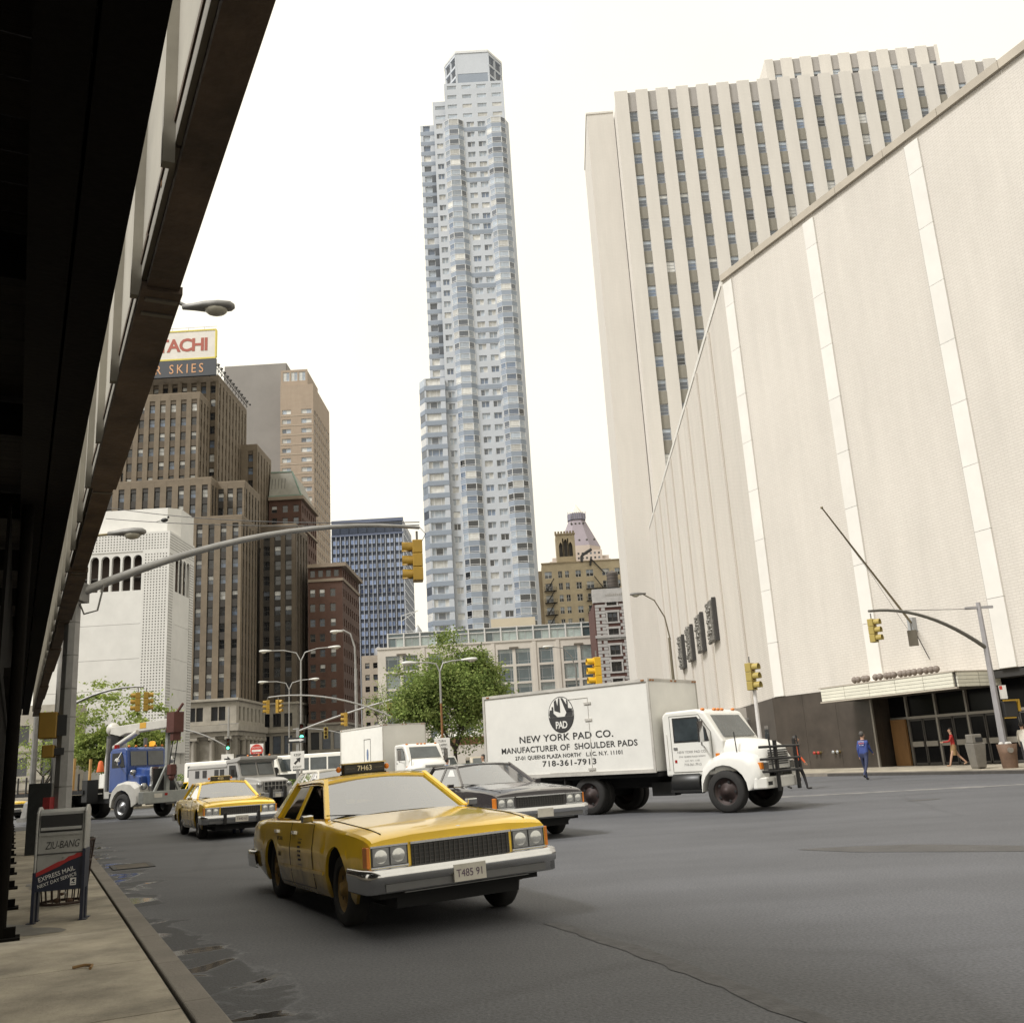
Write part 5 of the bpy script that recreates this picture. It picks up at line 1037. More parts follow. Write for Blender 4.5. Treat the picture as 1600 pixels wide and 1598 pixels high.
o = thing('street_lamp', 'slender bow-arm street lamp beside the hall side wall', 'street lamp'); s = MB(); octpole(s, 9.3, 60, .1, 8.3, .12, .08); s.tube([(9.35, 60, 8.2), (9.15, 60, 9.6), (8.6, 60, 10.7), (7.9, 60, 11.15)], [.05, .045, .04, .04], 8); s.build('pole', mat('lamp_bronze', (.15, .13, .09), .5, .3), o); cobra(o, (8.0, 60, 11.15), math.pi, 1.1)
o = thing('street_lamp', 'pale curved street lamp in front of the podium windows', 'street lamp'); s = MB(); octpole(s, 5.3, 95, .1, 10, .12, .08); s.tube([(5.3, 95, 9.9), (5.0, 95, 11), (4.2, 95, 11.9), (2.9, 95, 12.1)], [.06, .05, .04, .04], 8); s.build('pole', galv_d, o); cobra(o, (3.2, 95, 12.1), math.pi, 1.2, MATS['lamp_pale'])
# signals on the far side
o = thing('mast_arm_signal', 'crossing pale signal arms with yellow heads above the queue of traffic', 'traffic signal'); s = MB(); octpole(s, -8.9, 70, .1, 5.6, .11, .09); s.build('pole', galv, o)
s = MB(); s.tube(arcpts((-8.9, 70, 4.7), (-18.3, 70, 6.9), .75, 12), [.075-.002*i for i in range(13)], 8); s.build('arm', galv, o); signal(o, (-18.35, 70, 6.7), R(200), .95, sig_y); signal(o, (-17.6, 70, 6.7), R(-20), .95, sig_y); signal(o, (-12.75, 70, 5.5), R(180), .95, sig_y)
o = thing('mast_arm_signal', 'rising pale signal arm with one dark head before the tree', 'traffic signal'); s = MB(); s.tube(arcpts((-17.0, 74, 4.6), (-9.7, 72, 6.35), .1, 10), [.07]*11, 8); s.build('arm', galv, o); signal(o, (-9.85, 72, 6.1), R(-80), .95, sig_o)
o = thing('traffic_signal', 'olive signal head showing green on the tall twin lamp pole', 'traffic signal'); signal(o, (-17.0, 74.7, 5.15), R(-75), 1.2, mat('signal_dark', (.05, .05, .04), .5), 0); s = MB(); s.bar((-17.0, 74.7, 5.3), (-17.1, 75, 5.3), .06); s.build('bracket', galv_d, o)
o = thing('mast_arm_signal', 'far signal pole with short arm and green light before the colonnade', 'traffic signal'); s = MB(); octpole(s, -29.0, 96, .1, 8.2, .13, .1); s.bar((-30, 96, 6.6), (-28, 96, 6.6), .06); s.build('pole', galv, o); s = MB(); s.tube(arcpts((-29.0, 96, 4.3), (-36, 96, 6.6), .6, 10), .07, 8); s.build('arm', galv, o); signal(o, (-29.0, 95.8, 5.2), R(-70), 1.1, MATS['signal_dark'], 0); signal(o, (-36, 96, 6.4), R(200), 1., sig_y)
s = MB(); s.box(-29.6, -28.4, 95.75, 95.8, 2.6, 3.7); s.box(-29.5, -28.5, 95.75, 95.8, 1.7, 2.45); s.build('sign_plate', white_p, o); s = MB(); s.prism([(-29.3, 3.0), (-29.0, 3.0), (-29, 2.8), (-28.6, 3.15), (-29, 3.5), (-29, 3.3), (-29.3, 3.3)], 95.7, 95.74, 'y'); s.build('arrow', black_t, o)
o = thing('mast_arm_signal', 'distant signal arm with small dark head by the white box truck', 'traffic signal'); s = MB(); octpole(s, -18.2, 110, .1, 7.0, .1, .08); s.tube(arcpts((-18.2, 110, 4.6), (-26, 110, 6.3), .5, 10), .06, 8); s.build('pole', galv, o); signal(o, (-22.3, 110, 6.3), R(-80), 1.25, sig_o)
o = thing('traffic_signal', 'bright yellow signal back rising behind the shoulder pad truck', 'traffic signal'); s = MB(); octpole(s, 2.75, 35.0, .0, 3.95, .06, .05); s.build('pole', galv, o); signal(o, (2.72, 35.0, 4.92), R(190), 1.0, sig_y2)
o = thing('traffic_signal', 'olive yellow signal on a white post in front of the hall corner', 'traffic signal'); s = MB(); octpole(s, 8.75, 37.0, .0, 3.6, .085, .07); s.build('pole', mat('white_post', (.62, .60, .58), .5), o); signal(o, (8.68, 37.0, 4.55), R(-42), 1.02, sig_o)
# sign cluster before the colonnade
o = thing('do_not_enter_sign', 'round red do-not-enter sign on a dark post', 'sign', (-15.3, 56, 0)); s = MB(); s.bar((0, .03, .1), (0, .03, 3.3), .06); s.build('post', black_t, o); s = MB(); s.box(-.38, .38, -.01, .01, 2.5, 3.26); s.build('plate', white_p, o); s = MB(); s.lathe([(0, -.025), (.36, -.025), (.36, -.01)], 24, 'y', c=(0, 0, 2.88), smooth=False); s.build('disc', red_p, o); s = MB(); s.box(-.27, .27, -.035, -.026, 2.82, 2.94); s.build('bar', white_p, o)
text('lettering', 'DO NOT', .12, TM((0, -.028, 3.02), (1, 0, 0), (0, 0, 1)), white_p, o, .002); text('lettering', 'ENTER', .12, TM((0, -.028, 2.66), (1, 0, 0), (0, 0, 1)), white_p, o, .002)
o = thing('keep_right_sign', 'white keep right sign and one-way arrow on the twin lamp island', 'sign', (-13.9, 60, 0)); s = MB(); s.bar((0, .03, .1), (0, .03, 4.2), .16); s.build('post', galv, o); s = MB(); s.box(-.42, .42, -.08, -.06, 1.75, 2.8); s.build('plate', white_p, o); s = MB(); s.prism([(-.22, 2.1), (-.12, 2.02), (.06, 2.22), (.14, 2.14), (.2, 2.42), (-.08, 2.38), (0, 2.3)], -.09, -.08, 'y'); s.build('arrow', black_t, o)
text('lettering', 'KEEP', .2, TM((0, -.085, 2.52), (1, 0, 0), (0, 0, 1)), black_t, o, .002); text('lettering', 'RIGHT', .18, TM((0, -.085, 1.82), (1, 0, 0), (0, 0, 1)), black_t, o, .002)
s = MB(); s.box(-.62, .5, -.1, -.07, 3.3, 3.62); s.build('arrow_plate', black_t, o); s = MB(); s.prism([(-.5, 3.41), (.15, 3.41), (.15, 3.36), (.44, 3.46), (.15, 3.57), (.15, 3.51), (-.5, 3.51)], -.108, -.1, 'y'); s.build('arrow', white_p, o)
o = thing('taxi_lane_sign', 'small white keep left traffic notice on the rusty lamp pole', 'sign', (-4.85, 57.2, 0)); s = MB(); s.box(-.45, .45, -.02, 0, 2.0, 3.0); s.box(-.4, .4, -.02, 0, 1.3, 1.75); s.build('plate', white_p, o)
for k, t_ in enumerate(('TURN', 'TRAFFIC', 'KEEP', 'LEFT')): text('lettering', t_, .18, TM((0, -.025, 2.76-k*.22), (1, 0, 0), (0, 0, 1)), black_t, o, .002, 'CENTER', .9)
# right-hand corner pole with its signal arm, sign and control boxes
o = thing('mast_arm_signal_pole', 'grey pole on the far pavement with drooping signal arm before the marquee', 'signal pole'); Q = (18.35, 38.3); s = MB(); octpole(s, *Q, .13, 6.5, .15, .09); s.bar((Q[0]-.55, Q[1], 6.3), (Q[0]+.55, Q[1], 6.3), .1); s.build('pole', mat('galv_blue', (.34, .33, .34), .5, .4), o)
E_ = Vector((13.2, 36.2, 6.15)); s = MB(); s.tube(arcpts((Q[0], Q[1], 4.7), E_, .5, 12), [.085-.003*i for i in range(13)], 8); s.build('arm', mat('arm_dark', (.16, .155, .14), .5, .4), o); s = MB(); s.tube([tuple(E_), (Q[0], Q[1], 6.25)], .012, 5); s.build('stay_wire', steel, o)
signal(o, (E_.x+.05, E_.y, E_.z-.3), R(-45), .88, sig_o); s = MB(); s.box(-.03, .03, -.17, .17, -.6, 0); s.build('sign_back', mat('sign_back', (.10, .085, .06), .6), o, 0, (15.0, 36.95, 5.42), R(60))
s = MB(); s.tube([(15.0, 36.95, 5.42), (15.0, 36.95, 5.7)], .03, 6); s.build('hanger', galv_d, o)
s = MB(); s.box(.2, .5, -.03, -.01, 2.7, 3.22); s.build('notice', white_p, o, 0, (*Q, 0), .1); s = MB(); s.box(.22, .34, -.035, -.031, 3.06, 3.2); s.build('notice_mark', red_p, o, 0, (*Q, 0), .1)
s = MB(); s.box(.18, .75, -.2, .2, 2.0, 2.6); b_ = s.build('control_box', black_t, o, .02, (*Q, 0), .2); s = MB(); s.box(.15, .8, -.24, -.2, 2.6, 2.66); s.box(.78, .86, -.24, .2, 2.2, 2.66); s.box(.1, .6, -.24, -.2, 1.95, 1.99); s.build('box_bracket', sig_y, b_)
# bins and boards on the far pavement
o = thing('dome_litter_bin', 'grey square litter bin with domed lid on the far pavement', 'litter bin', (17.35, 38.5, .14), .2); gbn = mat('bin_grey', (.22, .205, .18), .5, .3, .2, 4); s = MB(); s.add([(-.2, -.2, .05), (.2, -.2, .05), (.2, .2, .05), (-.2, .2, .05), (-.27, -.27, .95), (.27, -.27, .95), (.27, .27, .95), (-.27, .27, .95)], [(3, 2, 1, 0), (4, 5, 6, 7), (0, 1, 5, 4), (1, 2, 6, 5), (2, 3, 7, 6), (3, 0, 4, 7)]); s.build('body', gbn, o, .02); s = MB(); s.box(-.24, .2, -.2, .2, .95, 1.3); s.build('hood', gbn, o, .03); s = MB(); s.box(-.1, .21, -.21, -.19, 1.0, 1.18); s.build('mouth', black_t, o)
for x in (-.15, .15): s = MB(); s.box(x-.03, x+.03, -.18, .18, 0, .05); s.build('foot', gbn, o)
o = thing('wire_litter_bin', 'rusty brown litter barrel with white emblem below the signal pole', 'litter bin', (18.0, 37.35, .14)); s = MB(); s.lathe([(.27, .0), (.31, .5), (.36, .88), (.34, .88)], 18, 'z'); s.build('barrel', mat('rust_barrel', (.14, .085, .055), .7, .2, .4, 3), o); s = MB(); s.lathe([(0, -.34), (.11, -.335), (.11, -.3)], 14, 'y', c=(-.04, 0, .66), smooth=False); s.build('emblem', gbn, o); s = MB()
for k in range(7): s.sph((rnd.uniform(-.2, .2), rnd.uniform(-.2, .2), .88), .08, 6, 4)
tag(s.build('rubbish', MATS['paper_scrap'], o), kind='stuff')
o = thing('news_board', 'leaning white notice board beside the litter barrel', 'board', (18.75, 37.2, .14), .15); s = MB(); s.slab((-.18, 0, 0), (.18, 0, 0), (.18, .12, 1.0), (-.18, .12, 1.0), -.03); s.build('board', white_p, o); s = MB(); s.slab((-.14, -.004, .3), (.12, -.004, .3), (.12, .02, .42), (-.14, .02, .42), .002); s.slab((-.14, .02, .6), (.1, .02, .6), (.1, .034, .68), (-.14, .034, .68), .002); s.build('faded_print', mat('faded_red', (.45, .25, .22), .6), o)
# ------------------------------------------------------------------ vehicles (local frame: x forwards, y to the vehicle's left, z up, origin on the road)
chrome = mat('chrome', (.62, .62, .62), .16, .95, .08, 6); chrome_d = mat('bumper_grey', (.30, .30, .30), .35, .5, .15, 4); rub = mat('tyre_rubber', (.018, .017, .016), .85, 0, .3, 9, .2, 40); und = mat('underbody', (.012, .012, .012), .9); gls = car_glass('windscreen_glass', (.55, .60, .61), .5); gls_d = car_glass('side_glass', (.25, .29, .30), .35); lampm = mat('headlamp_glass', (.36, .36, .35), .1, .6, .12, 3); amber = mat('amber_lens', (.62, .19, .02), .25); redl = mat('tail_lens', (.30, .015, .012), .25); seatm = mat('seat_vinyl', (.16, .13, .10), .6); plate_m = mat('licence_plate', (.55, .52, .45), .5, 0, .2, 10); plate_t = mat('plate_digits', (.10, .06, .10), .5); gbar = mat('grille_bar', (.075, .07, .065), .35, .6); gril = mat('grille_black', (.02, .02, .02), .5)
def paintm(name, c, rough=.32, coat=.5, var=.08): return mat(name, c, rough, 0, var, 1.6, rv=0, coat=coat)
taxi_y = paintm('taxi_yellow', (.92, .585, .016), .32, 1., .1); rim_y = mat('rim_yellow', (.20, .12, .025), .6, 0, .4, 6); rim_s = mat('rim_steel', (.28, .28, .28), .4, .6, .3, 6); 
def grime(m):
    """road dirt thrown up along the sills"""
    n, l = m.node_tree.nodes, m.node_tree.links; b = n['Principled BSDF']; old = b.inputs['Base Color'].links[0].from_socket
    tc = n.new('ShaderNodeTexCoord'); sp_ = n.new('ShaderNodeSeparateXYZ'); l.new(tc.outputs['Object'], sp_.inputs[0]); nz = n.new('ShaderNodeTexNoise'); nz.inputs['Scale'].default_value = 3.5; nz.inputs['Detail'].default_value = 6; l.new(tc.outputs['Object'], nz.inputs['Vector'])
    ad = n.new('ShaderNodeMath'); ad.operation = 'MULTIPLY_ADD'; l.new(nz.outputs['Fac'], ad.inputs[0]); ad.inputs[1].default_value = -.55; l.new(sp_.outputs[2], ad.inputs[2])
    mr = n.new('ShaderNodeMapRange'); mr.inputs[1].default_value = .02; mr.inputs[2].default_value = .38; mr.inputs[3].default_value = .8; mr.inputs[4].default_value = 0; l.new(ad.outputs[0], mr.inputs[0])
    mx_ = n.new('ShaderNodeMix'); mx_.data_type = 'RGBA'; l.new(mr.outputs[0], mx_.inputs[0]); l.new(old, mx_.inputs[6]); mx_.inputs[7].default_value = (.07, .045, .02, 1); l.new(mx_.outputs[2], b.inputs['Base Color'])
    rr_ = n.new('ShaderNodeMapRange'); rr_.inputs[3].default_value = b.inputs['Roughness'].default_value; rr_.inputs[4].default_value = .8; l.new(mr.outputs[0], rr_.inputs[0]); l.new(rr_.outputs[0], b.inputs['Roughness'])
grime(taxi_y)
grey_p = paintm('charcoal_paint', (.05, .044, .045), .22, 1.); cream_p = paintm('cream_paint', (.50, .47, .40)); silver_p = paintm('silver_paint', (.40, .40, .39), .3); white_v = paintm('truck_white', (.70, .69, .65), .4, .25, .08)
WHEELS = {}
def wheel(parent, x, y, r=.34, w=.21, rim=None, side=1, hub=True, holes=5):
    """tyre with its rim; side = +1 shows the rim to +y"""
    rim = rim or rim_s; key = (r, w, rim.name, side, holes)
    if key not in WHEELS:
        a = MB(); a.lathe([(r*.66, -w/2), (r*.9, -w/2), (r*.985, -w*.36), (r, -w*.2), (r, w*.2), (r*.985, w*.36), (r*.9, w/2), (r*.66, w/2), (r*.62, w*.4), (r*.62, -w*.4), (r*.66, -w/2)], 28, 'y')
        b = MB(); f = side*w*.36; b.lathe([(r*.66, f+.012*side), (r*.6, f), (r*.55, f-.05*side), (r*.42, f-.07*side), (r*.36, f-.02*side), (r*.2, f), (r*.18, f+.035*side), (0, f+.04*side)], 24, 'y'); b.lathe([(r*.64, -w*.3), (r*.64, w*.3)], 24, 'y', 1)
        for k in range(holes): t = 2*math.pi*k/holes; b.lathe([(0, f-.03*side), (r*.075, f-.035*side)], 8, 'y', 1, (r*.46*math.cos(t), .012*side, r*.46*math.sin(t)))
        WHEELS[key] = (a.mesh('tyre', rub), b.mesh('rim', [rim, und]))
    t, b = WHEELS[key]; o = obj('wheel', t, parent, loc=(x, y, r)); obj('rim', b, o); return o

def lerp(a, b, t): return a+(b-a)*t
def curve(pts, x):
    if x <= pts[0][0]: return pts[0][1]
    for (x0, y0), (x1, y1) in zip(pts, pts[1:]):
        if x <= x1: return lerp(y0, y1, (x-x0)/(x1-x0))
    return pts[-1][1]
ZB_ = [(-2.87, .86), (-2.6, .93), (-1.9, .955), (-.4, .96), (.62, .955), (1.2, .925), (2.0, .875), (2.38, .83), (2.46, .79)]
def hw(x): return .955-max(0, x-1.5)**2*.055-max(0, -x-2.0)**2*.08
VP_ = [(.20, .90), (.28, .955), (.42, .985), (.60, 1.0), (.70, 1.0), (.72, .992), (.86, .975), (.97, .945)]
def side_y(x, z): return hw(x)*curve(VP_, z)
def zlow(x, ax, r=.405):
    z = .235 if -2.0 < x < 2.0 else .37
    for a in ax:
        if abs(x-a) < r: z = max(z, .35+math.sqrt(r*r-(x-a)**2)*.98)
    return z
def sedan(name, label, loc, yaw, paint, group=None, taxi=None, wagon=False, rims=None, detail=True, scale=1., plate='4185', cat='car', stripe=True, guards=False, tilt=(0, -.4)):
    o = thing(name, label, cat, loc, yaw, group); o.scale = (scale,)*3; AX = (1.473, -1.473)
    xs = sorted(set([-2.87, -2.8, -2.6, -2.3, -1.95, -1.6, -1.2, -.8, -.4, 0, .3, .62, .9, 1.9, 2.1, 2.3, 2.42, 2.46]+[a+.405*math.cos(t*math.pi/12) for a in AX for t in range(13)]+[a+s*.4052 for a in AX for s in (-1, 1)]))
    s = MB(); rows = []
    for x in xs:
        zb = curve(ZB_, x); zl = zlow(x, AX); row = [(.5, zl), (side_y(x, zl)-.03, zl)]
        for t in (0, .08, .25, .45, .6, .66, .8, .92, 1): z = lerp(zl, zb-.02, t); row.append((side_y(x, z), z))
        e = side_y(x, zb-.02); row += [(e-.022, zb+.004), (e*.86, zb+.022), (e*.55, zb+.036+.008*(x > .7)), (0, zb+.04+.012*(x > .7))]
        rows.append(row)
    n = len(rows[0])
    for sg_ in (1, -1):
        P = [[(x, sg_*y, z) for (y, z) in row] for x, row in zip(xs, rows)]
        for j in range(n-1):
            for i in range(len(xs)-1):
                m = 1 if j == 0 else 0
                if j >= n-3 and -1.9 < (xs[i]+xs[i+1])/2 < .62: m = 1
                s.add([P[i][j], P[i+1][j], P[i+1][j+1], P[i][j+1]], [(0, 1, 2, 3)], m, True)
    for i in (0, -1): s.add([(xs[i], y, z) for y, z in rows[i]]+[(xs[i], -y, z) for y, z in reversed(rows[i][:-1])], [tuple(range(2*n-1))], 0)
    s.box(-2.75, 2.35, -.62, .62, .2, .5, 1)
    me = s.mesh('body', [paint, und]); bm = bmesh.new(); bm.from_mesh(me); bmesh.ops.remove_doubles(bm, verts=bm.verts, dist=.0008); bmesh.ops.recalc_face_normals(bm, faces=bm.faces); bm.to_mesh(me); bm.free(); body = obj('body', me, o)
    sm = body.modifiers.new('edges', 'EDGE_SPLIT'); sm.split_angle = R(32)
    # greenhouse
    A0, A1, B0, B1 = (.72, .80, .965), (-.04, .60, 1.375), (-.42, .85, .975), (-.45, .625, 1.39)
    if wagon: C0, C1, D0, D1 = (-1.35, .84, .975), (-1.38, .62, 1.385), (-2.55, .80, .97), (-2.3, .58, 1.35)
    else: C0, C1, D0, D1 = (-1.36, .84, .975), (-1.18, .62, 1.375), (-1.98, .74, .975), (-1.42, .585, 1.355)
    def my(p): return (p[0], -p[1], p[2])
    q = MB(); q.grid([[tuple(Vector(A0).lerp(Vector(my(A0)), j/10).lerp(Vector(A1).lerp(Vector(my(A1)), j/10), i/6)+Vector((.06, 0, .035))*(1-(2*j/10-1)**2)*(1-.4*i/6)) for j in range(11)] for i in range(7)]); q.build('windscreen', gls, o)
    q = MB(); q.slab(my(D0), D0, D1, my(D1), .008); q.build('rear_window', gls_d, o)
    for f in (lambda p: p, my):
        q = MB(); q.slab(f(A0), f(B0), f(B1), f(A1), .006); q.build('side_window', gls_d, o); q = MB(); q.slab(f(B0), f(C0), f(C1), f(B1), .006); q.build('side_window', gls_d, o)
        q = MB(); q.bar(f(A0), f(A1), .05, .06); q.build('windscreen_pillar', paint if not stripe else paint, o); q = MB(); q.bar(f(B0), f(B1), .075, .03); q.build('door_pillar', paint, o)
        q = MB()
        if wagon: q.bar(f(C0), f(C1), .09, .04); q.bar(f(D0), f(D1), .1, .06)
        else: q.slab(f((C0[0]-.02, C0[1]+.005, C0[2])), f((D0[0]-.02, D0[1]+.02, D0[2])), f((D1[0], D1[1]+.02, D1[2])), f((C1[0], C1[1]+.005, C1[2])), .04)
        q.build('rear_pillar', paint, o)
        if wagon: q = MB(); q.slab(f(C0), f(D0), f(D1), f(C1), .006); q.build('side_window', gls_d, o)
        q = MB(); pts = [f((p[0], p[1]+.008, p[2])) for p in (A0, B0, C0)]; q.bar(pts[0], pts[2], .02, .03); q.bar(f((A1[0], A1[1]+.012, A1[2]-.01)), f((C1[0], C1[1]+.012, C1[2]-.01)), .018, .03); q.bar(f((A0[0]-.06, A0[1]+.012, A0[2]+.02)), f((A1[0]-.06, A1[1]+.012, A1[2]-.01)), .018, .02); q.build('window_trim', chrome if not taxi else paint, o)
    xs2 = [A1[0]+.06, A1[0]-.1, -.45, C1[0]*.5-.4, C1[0], D1[0]-.04]; q = MB(); G = []
    for x in xs2:
        w_ = curve([(D1[0]-.04, D1[1]+.04), (C1[0], .665), (B1[0], .67), (A1[0]+.06, .635)], x); z = curve([(D1[0]-.04, D1[2]-.005), (C1[0], 1.382), (B1[0], 1.395), (A1[0]-.1, 1.388), (A1[0]+.06, 1.366)], x)
        G.append([(x, -w_, z-.02), (x, -w_*.97, z+.008), (x, -w_*.6, z+.032), (x, 0, z+.04), (x, w_*.6, z+.032), (x, w_*.97, z+.008), (x, w_, z-.02)])
    q.grid(G); q.grid([[(a, b, c-.03) for a, b, c in r] for r in G]); q.add([G[0][k] for k in range(7)]+[(a, b, c-.03) for a, b, c in reversed(G[0])], [tuple(range(14))]); q.build('roof', paint, o)
    q = MB(); q.bar((A1[0]+.03, -.6, 1.372), (A1[0]+.03, .6, 1.372), .03, .03); q.bar((A0[0]-.01, -.8, .968), (A0[0]-.01, .8, .968), .04, .02); q.build('windscreen_trim', chrome if detail else paint, o)
    # interior
    q = MB(); q.box(.2, .6, -.72, .72, .8, 1.0); q.build('dashboard', seatm, o); q = MB(); q.box(-.55, -.35, -.68, .68, .55, 1.08); q.box(-.52, -.42, -.55, -.25, 1.08, 1.24); q.box(-.52, -.42, .25, .55, 1.08, 1.24); q.build('front_seat', seatm, o, .04); q = MB(); q.box(-1.55, -1.35, -.66, .66, .55, 1.1); q.build('rear_seat', seatm, o, .04)
    q = MB(); q.lathe([(.19, -.012), (.2, 0), (.19, .012), (.18, 0), (.19, -.012)], 20, 'x', c=(.12, .36, 1.0)); q.build('steering_wheel', seatm, o)
    # doors: proud panels over dark shut lines
    for sg_ in (1, -1):
        for (xa, xb, cut) in ((.60, -.40, 0), (-.43, -1.30, 1)):
            for lay, (g_, off, mm) in enumerate(((.012, .0025, und), (0, .006, paint))):
                q = MB(); Gd = []
                for i in range(8):
                    x = lerp(xa+g_, xb-g_, i/7); lo = .30-g_*.8
                    if cut and x < -1.04: lo = max(lo, zlow(x, AX, .43))
                    Gd.append([(x, sg_*(side_y(x, z)+off), z) for z in [lerp(lo, curve(ZB_, x)-.012, t) for t in (0, .12, .3, .5, .62, .7, .85, 1)]])
                q.grid(Gd); ob = q.build('door_gap' if lay == 0 else 'door', mm, o)
            q = MB(); hx = xb+.14; q.box(hx-.07, hx+.07, sg_*(side_y(hx, .84)+.012)-.012, sg_*(side_y(hx, .84)+.012)+.012, .83, .865); q.build('door_handle', chrome, ob)
        q = MB(); q.bar((1.02, sg_*(side_y(1, .47)+.008), .47), (-1.05, sg_*(side_y(-1, .47)+.008), .47), .012, .035); q.build('side_moulding', paint if taxi else chrome_d, o)
        q = MB(); q.prism([(.46, .965), (.54, .965), (.56, 1.035), (.46, 1.04)], sg_*.91, sg_*1.03, 'y'); q.bar((.52, sg_*.86, .95), (.52, sg_*.95, .98), .02); mi = q.build('wing_mirror', chrome if taxi else paint, o, .01)
    # wheels
    for x in AX:
        for sg_ in (1, -1): wheel(o, x, sg_*.80, .345, .2, rims or rim_s, sg_)
    # front: header, grille, lamps, bumper
    X = 2.46
    q = MB(); q.box(X-.05, X+.012, -.50, .50, .555, .765); gr = q.build('grille', gril, o)
    for k in range(20): q = MB(); y = -.47+k*.0495; q.box(X+.012, X+.022, y-.004, y+.004, .57, .752); q.build('grille_bar', gbar, gr)
    for k in range(5): q = MB(); z = .59+k*.036; q.box(X+.012, X+.019, -.49, .49, z-.003, z+.003); q.build('grille_bar', gbar, gr)
    q = MB(); q.box(X-.02, X+.035, -.51, .51, .752, .772); q.box(X-.02, X+.03, -.51, .51, .545, .56); q.build('grille_frame', chrome, gr)
    for sg_ in (1, -1):
        q = MB(); q.box(X-.08, X+.006, sg_*.53, sg_*.885, .575, .765); bz = q.build('lamp_bezel', gril, o)
        for a, b in ((.545, .7), (.715, .87)):
            c_ = sg_*(a+b)/2; q = MB(); q.box(X+.002, X+.010, c_-.077, c_+.077, .595, .748, 0); q.lathe([(.060, X+.010), (.05, X+.013), (.03, X+.016), (0, X+.017)], 18, 'x', 1, c=(0, c_, .672)); q.build('headlight', [lampm, mat('lamp_highlight', (.62, .62, .60), .15, .6)], o)  # paler raised disc: the lens's round reflection put in as colour
        q = MB(); q.box(X-.02, X+.014, min(sg_*.53, sg_*.888), max(sg_*.53, sg_*.888), .752, .768); q.box(X-.02, X+.014, min(sg_*.53, sg_*.888), max(sg_*.53, sg_*.888), .575, .588); q.build('bezel_trim', chrome, bz)
        q = MB(); q.box(X-.13, X+.004, min(sg_*.892, sg_*.925), max(sg_*.892, sg_*.925), .58, .76); q.build('turn_signal', amber, o, .006)
        q = MB(); q.box(-2.9, -2.84, min(sg_*.5, sg_*.86), max(sg_*.5, sg_*.86), .62, .78); q.build('tail_light', redl, o)
    for sx, x0 in ((1, X), (-1, -2.87)):
        q = MB(); pr = [(0, .365), (.10, .36), (.13, .372), (.135, .445), (.165, .462), (.172, .52), (.155, .562), (.06, .575), (0, .57)]
        def Pt(t, z, y): return (x0+sx*t, y, z)
        G = []
        for sy in (-1, 1):
            st = [[Pt(-.5, z, sy*(.925+t*.3)) for t, z in pr], [Pt(-.12, z, sy*(.93+t*.3)) for t, z in pr], [Pt(-.02+t*.45, z, sy*(.925+t*.25)) for t, z in pr], [Pt(t*.92, z, sy*(.90+t*.1)) for t, z in pr], [Pt(t, z, sy*.82) for t, z in pr]]
            G += st if sy < 0 else [[Pt(t+.012, z, 0) for t, z in pr]]+st[::-1]
        q.grid(G); q.build('bumper', chrome, o)
        q = MB(); q.box(min(x0, x0+sx*.13), max(x0, x0+sx*.13), -.62, .62, .352, .36); q.box(min(x0+sx*.11, x0+sx*.146), max(x0+sx*.11, x0+sx*.146), -.80, .80, .38, .442); q.build('bumper_strip', mat('bumper_dark', (.13, .13, .13), .5, .3), o)
        q = MB(); q.box(min(x0-sx*.3, x0-sx*.05), max(x0-sx*.3, x0-sx*.05), -.80, .80, .30, .40); q.build('valance', und, o)
        if guards and sx > 0:
            for y in (-.42, .42): q = MB(); q.box(x0+.1, x0+.24, y-.035, y+.035, .34, .62); q.build('bumper_guard', rub, o, .01)
        q = MB(); q.box(min(x0+sx*.15, x0+sx*.185), max(x0+sx*.15, x0+sx*.185), -.16, .16, .385, .535); pl = q.build('licence_plate', plate_m, o)
        if sx > 0: text('plate_number', plate, .095, TM((x0+.187, 0, .425), (0, 1, 0), (0, 0, 1)), plate_t, pl, .001, 'CENTER', .85)
    q = MB(); q.sph((X-.04, 0, .845), .035, 8, 5, 0, (.4, 1.2, .6)); q.build('bonnet_badge', chrome, o)
    q = MB()   # bonnet shut line and centre crease
    for y in (-.80, .80): q.bar((.78, y*.97, curve(ZB_, .78)+.025), (1.2, y*.965, curve(ZB_, 1.2)+.026), .008, .008); q.bar((1.2, y*.965, curve(ZB_, 1.2)+.026), (2.0, y*.95, curve(ZB_, 2.0)+.026), .008, .008); q.bar((2.0, y*.95, curve(ZB_, 2.0)+.026), (2.34, y*.93, curve(ZB_, 2.34)+.026), .008, .008)
    q.build('bonnet_gap', und, o)
    if detail:
        for y in (-.3, .35): q = MB(); q.bar((.76, y, .985), (.68, y-.5, 1.02), .014, .01); q.build('wiper', und, o)
    if taxi:
        q = MB(); q.box(-.60, -.47, -.26, .26, 1.44, 1.555); tl = q.build('roof_light', gril, o, .012)
        q = MB(); q.box(-.61, -.455, -.275, .275, 1.553, 1.567); q.build('roof_light_cap', mat('roof_light_cream', (.6, .52, .3), .5), tl); q = MB(); q.box(-.61, -.45, -.27, .27, 1.425, 1.445); q.build('roof_light_base', und, tl)
        for y in (-.305, .305): q = MB(); q.sph((-.54, y, 1.50), .035, 8, 6); q.build('off_duty_lamp', amber, tl)
        lt = mat('taxi_numeral', (.70, .66, .52), .5); text('number', taxi, .085, TM((-.465, 0, 1.47), (0, 1, 0), (0, 0, 1)), lt, tl, .002); 
        for y in (-.18, .18): text('off_duty', 'OFF DUTY', .022, TM((-.465, y, 1.49), (0, 1, 0), (0, 0, 1)), mat('taxi_small', (.2, .19, .16), .5), tl, .001)
        tk = mat('door_letter', (.06, .05, .03), .6)
        def dt(body, size, x, z, y): text('door_lettering', body, size, TM((x, y*(side_y(x, z)+.009), z), (-y, 0, 0), (0, 0, 1)), tk, o, .001)
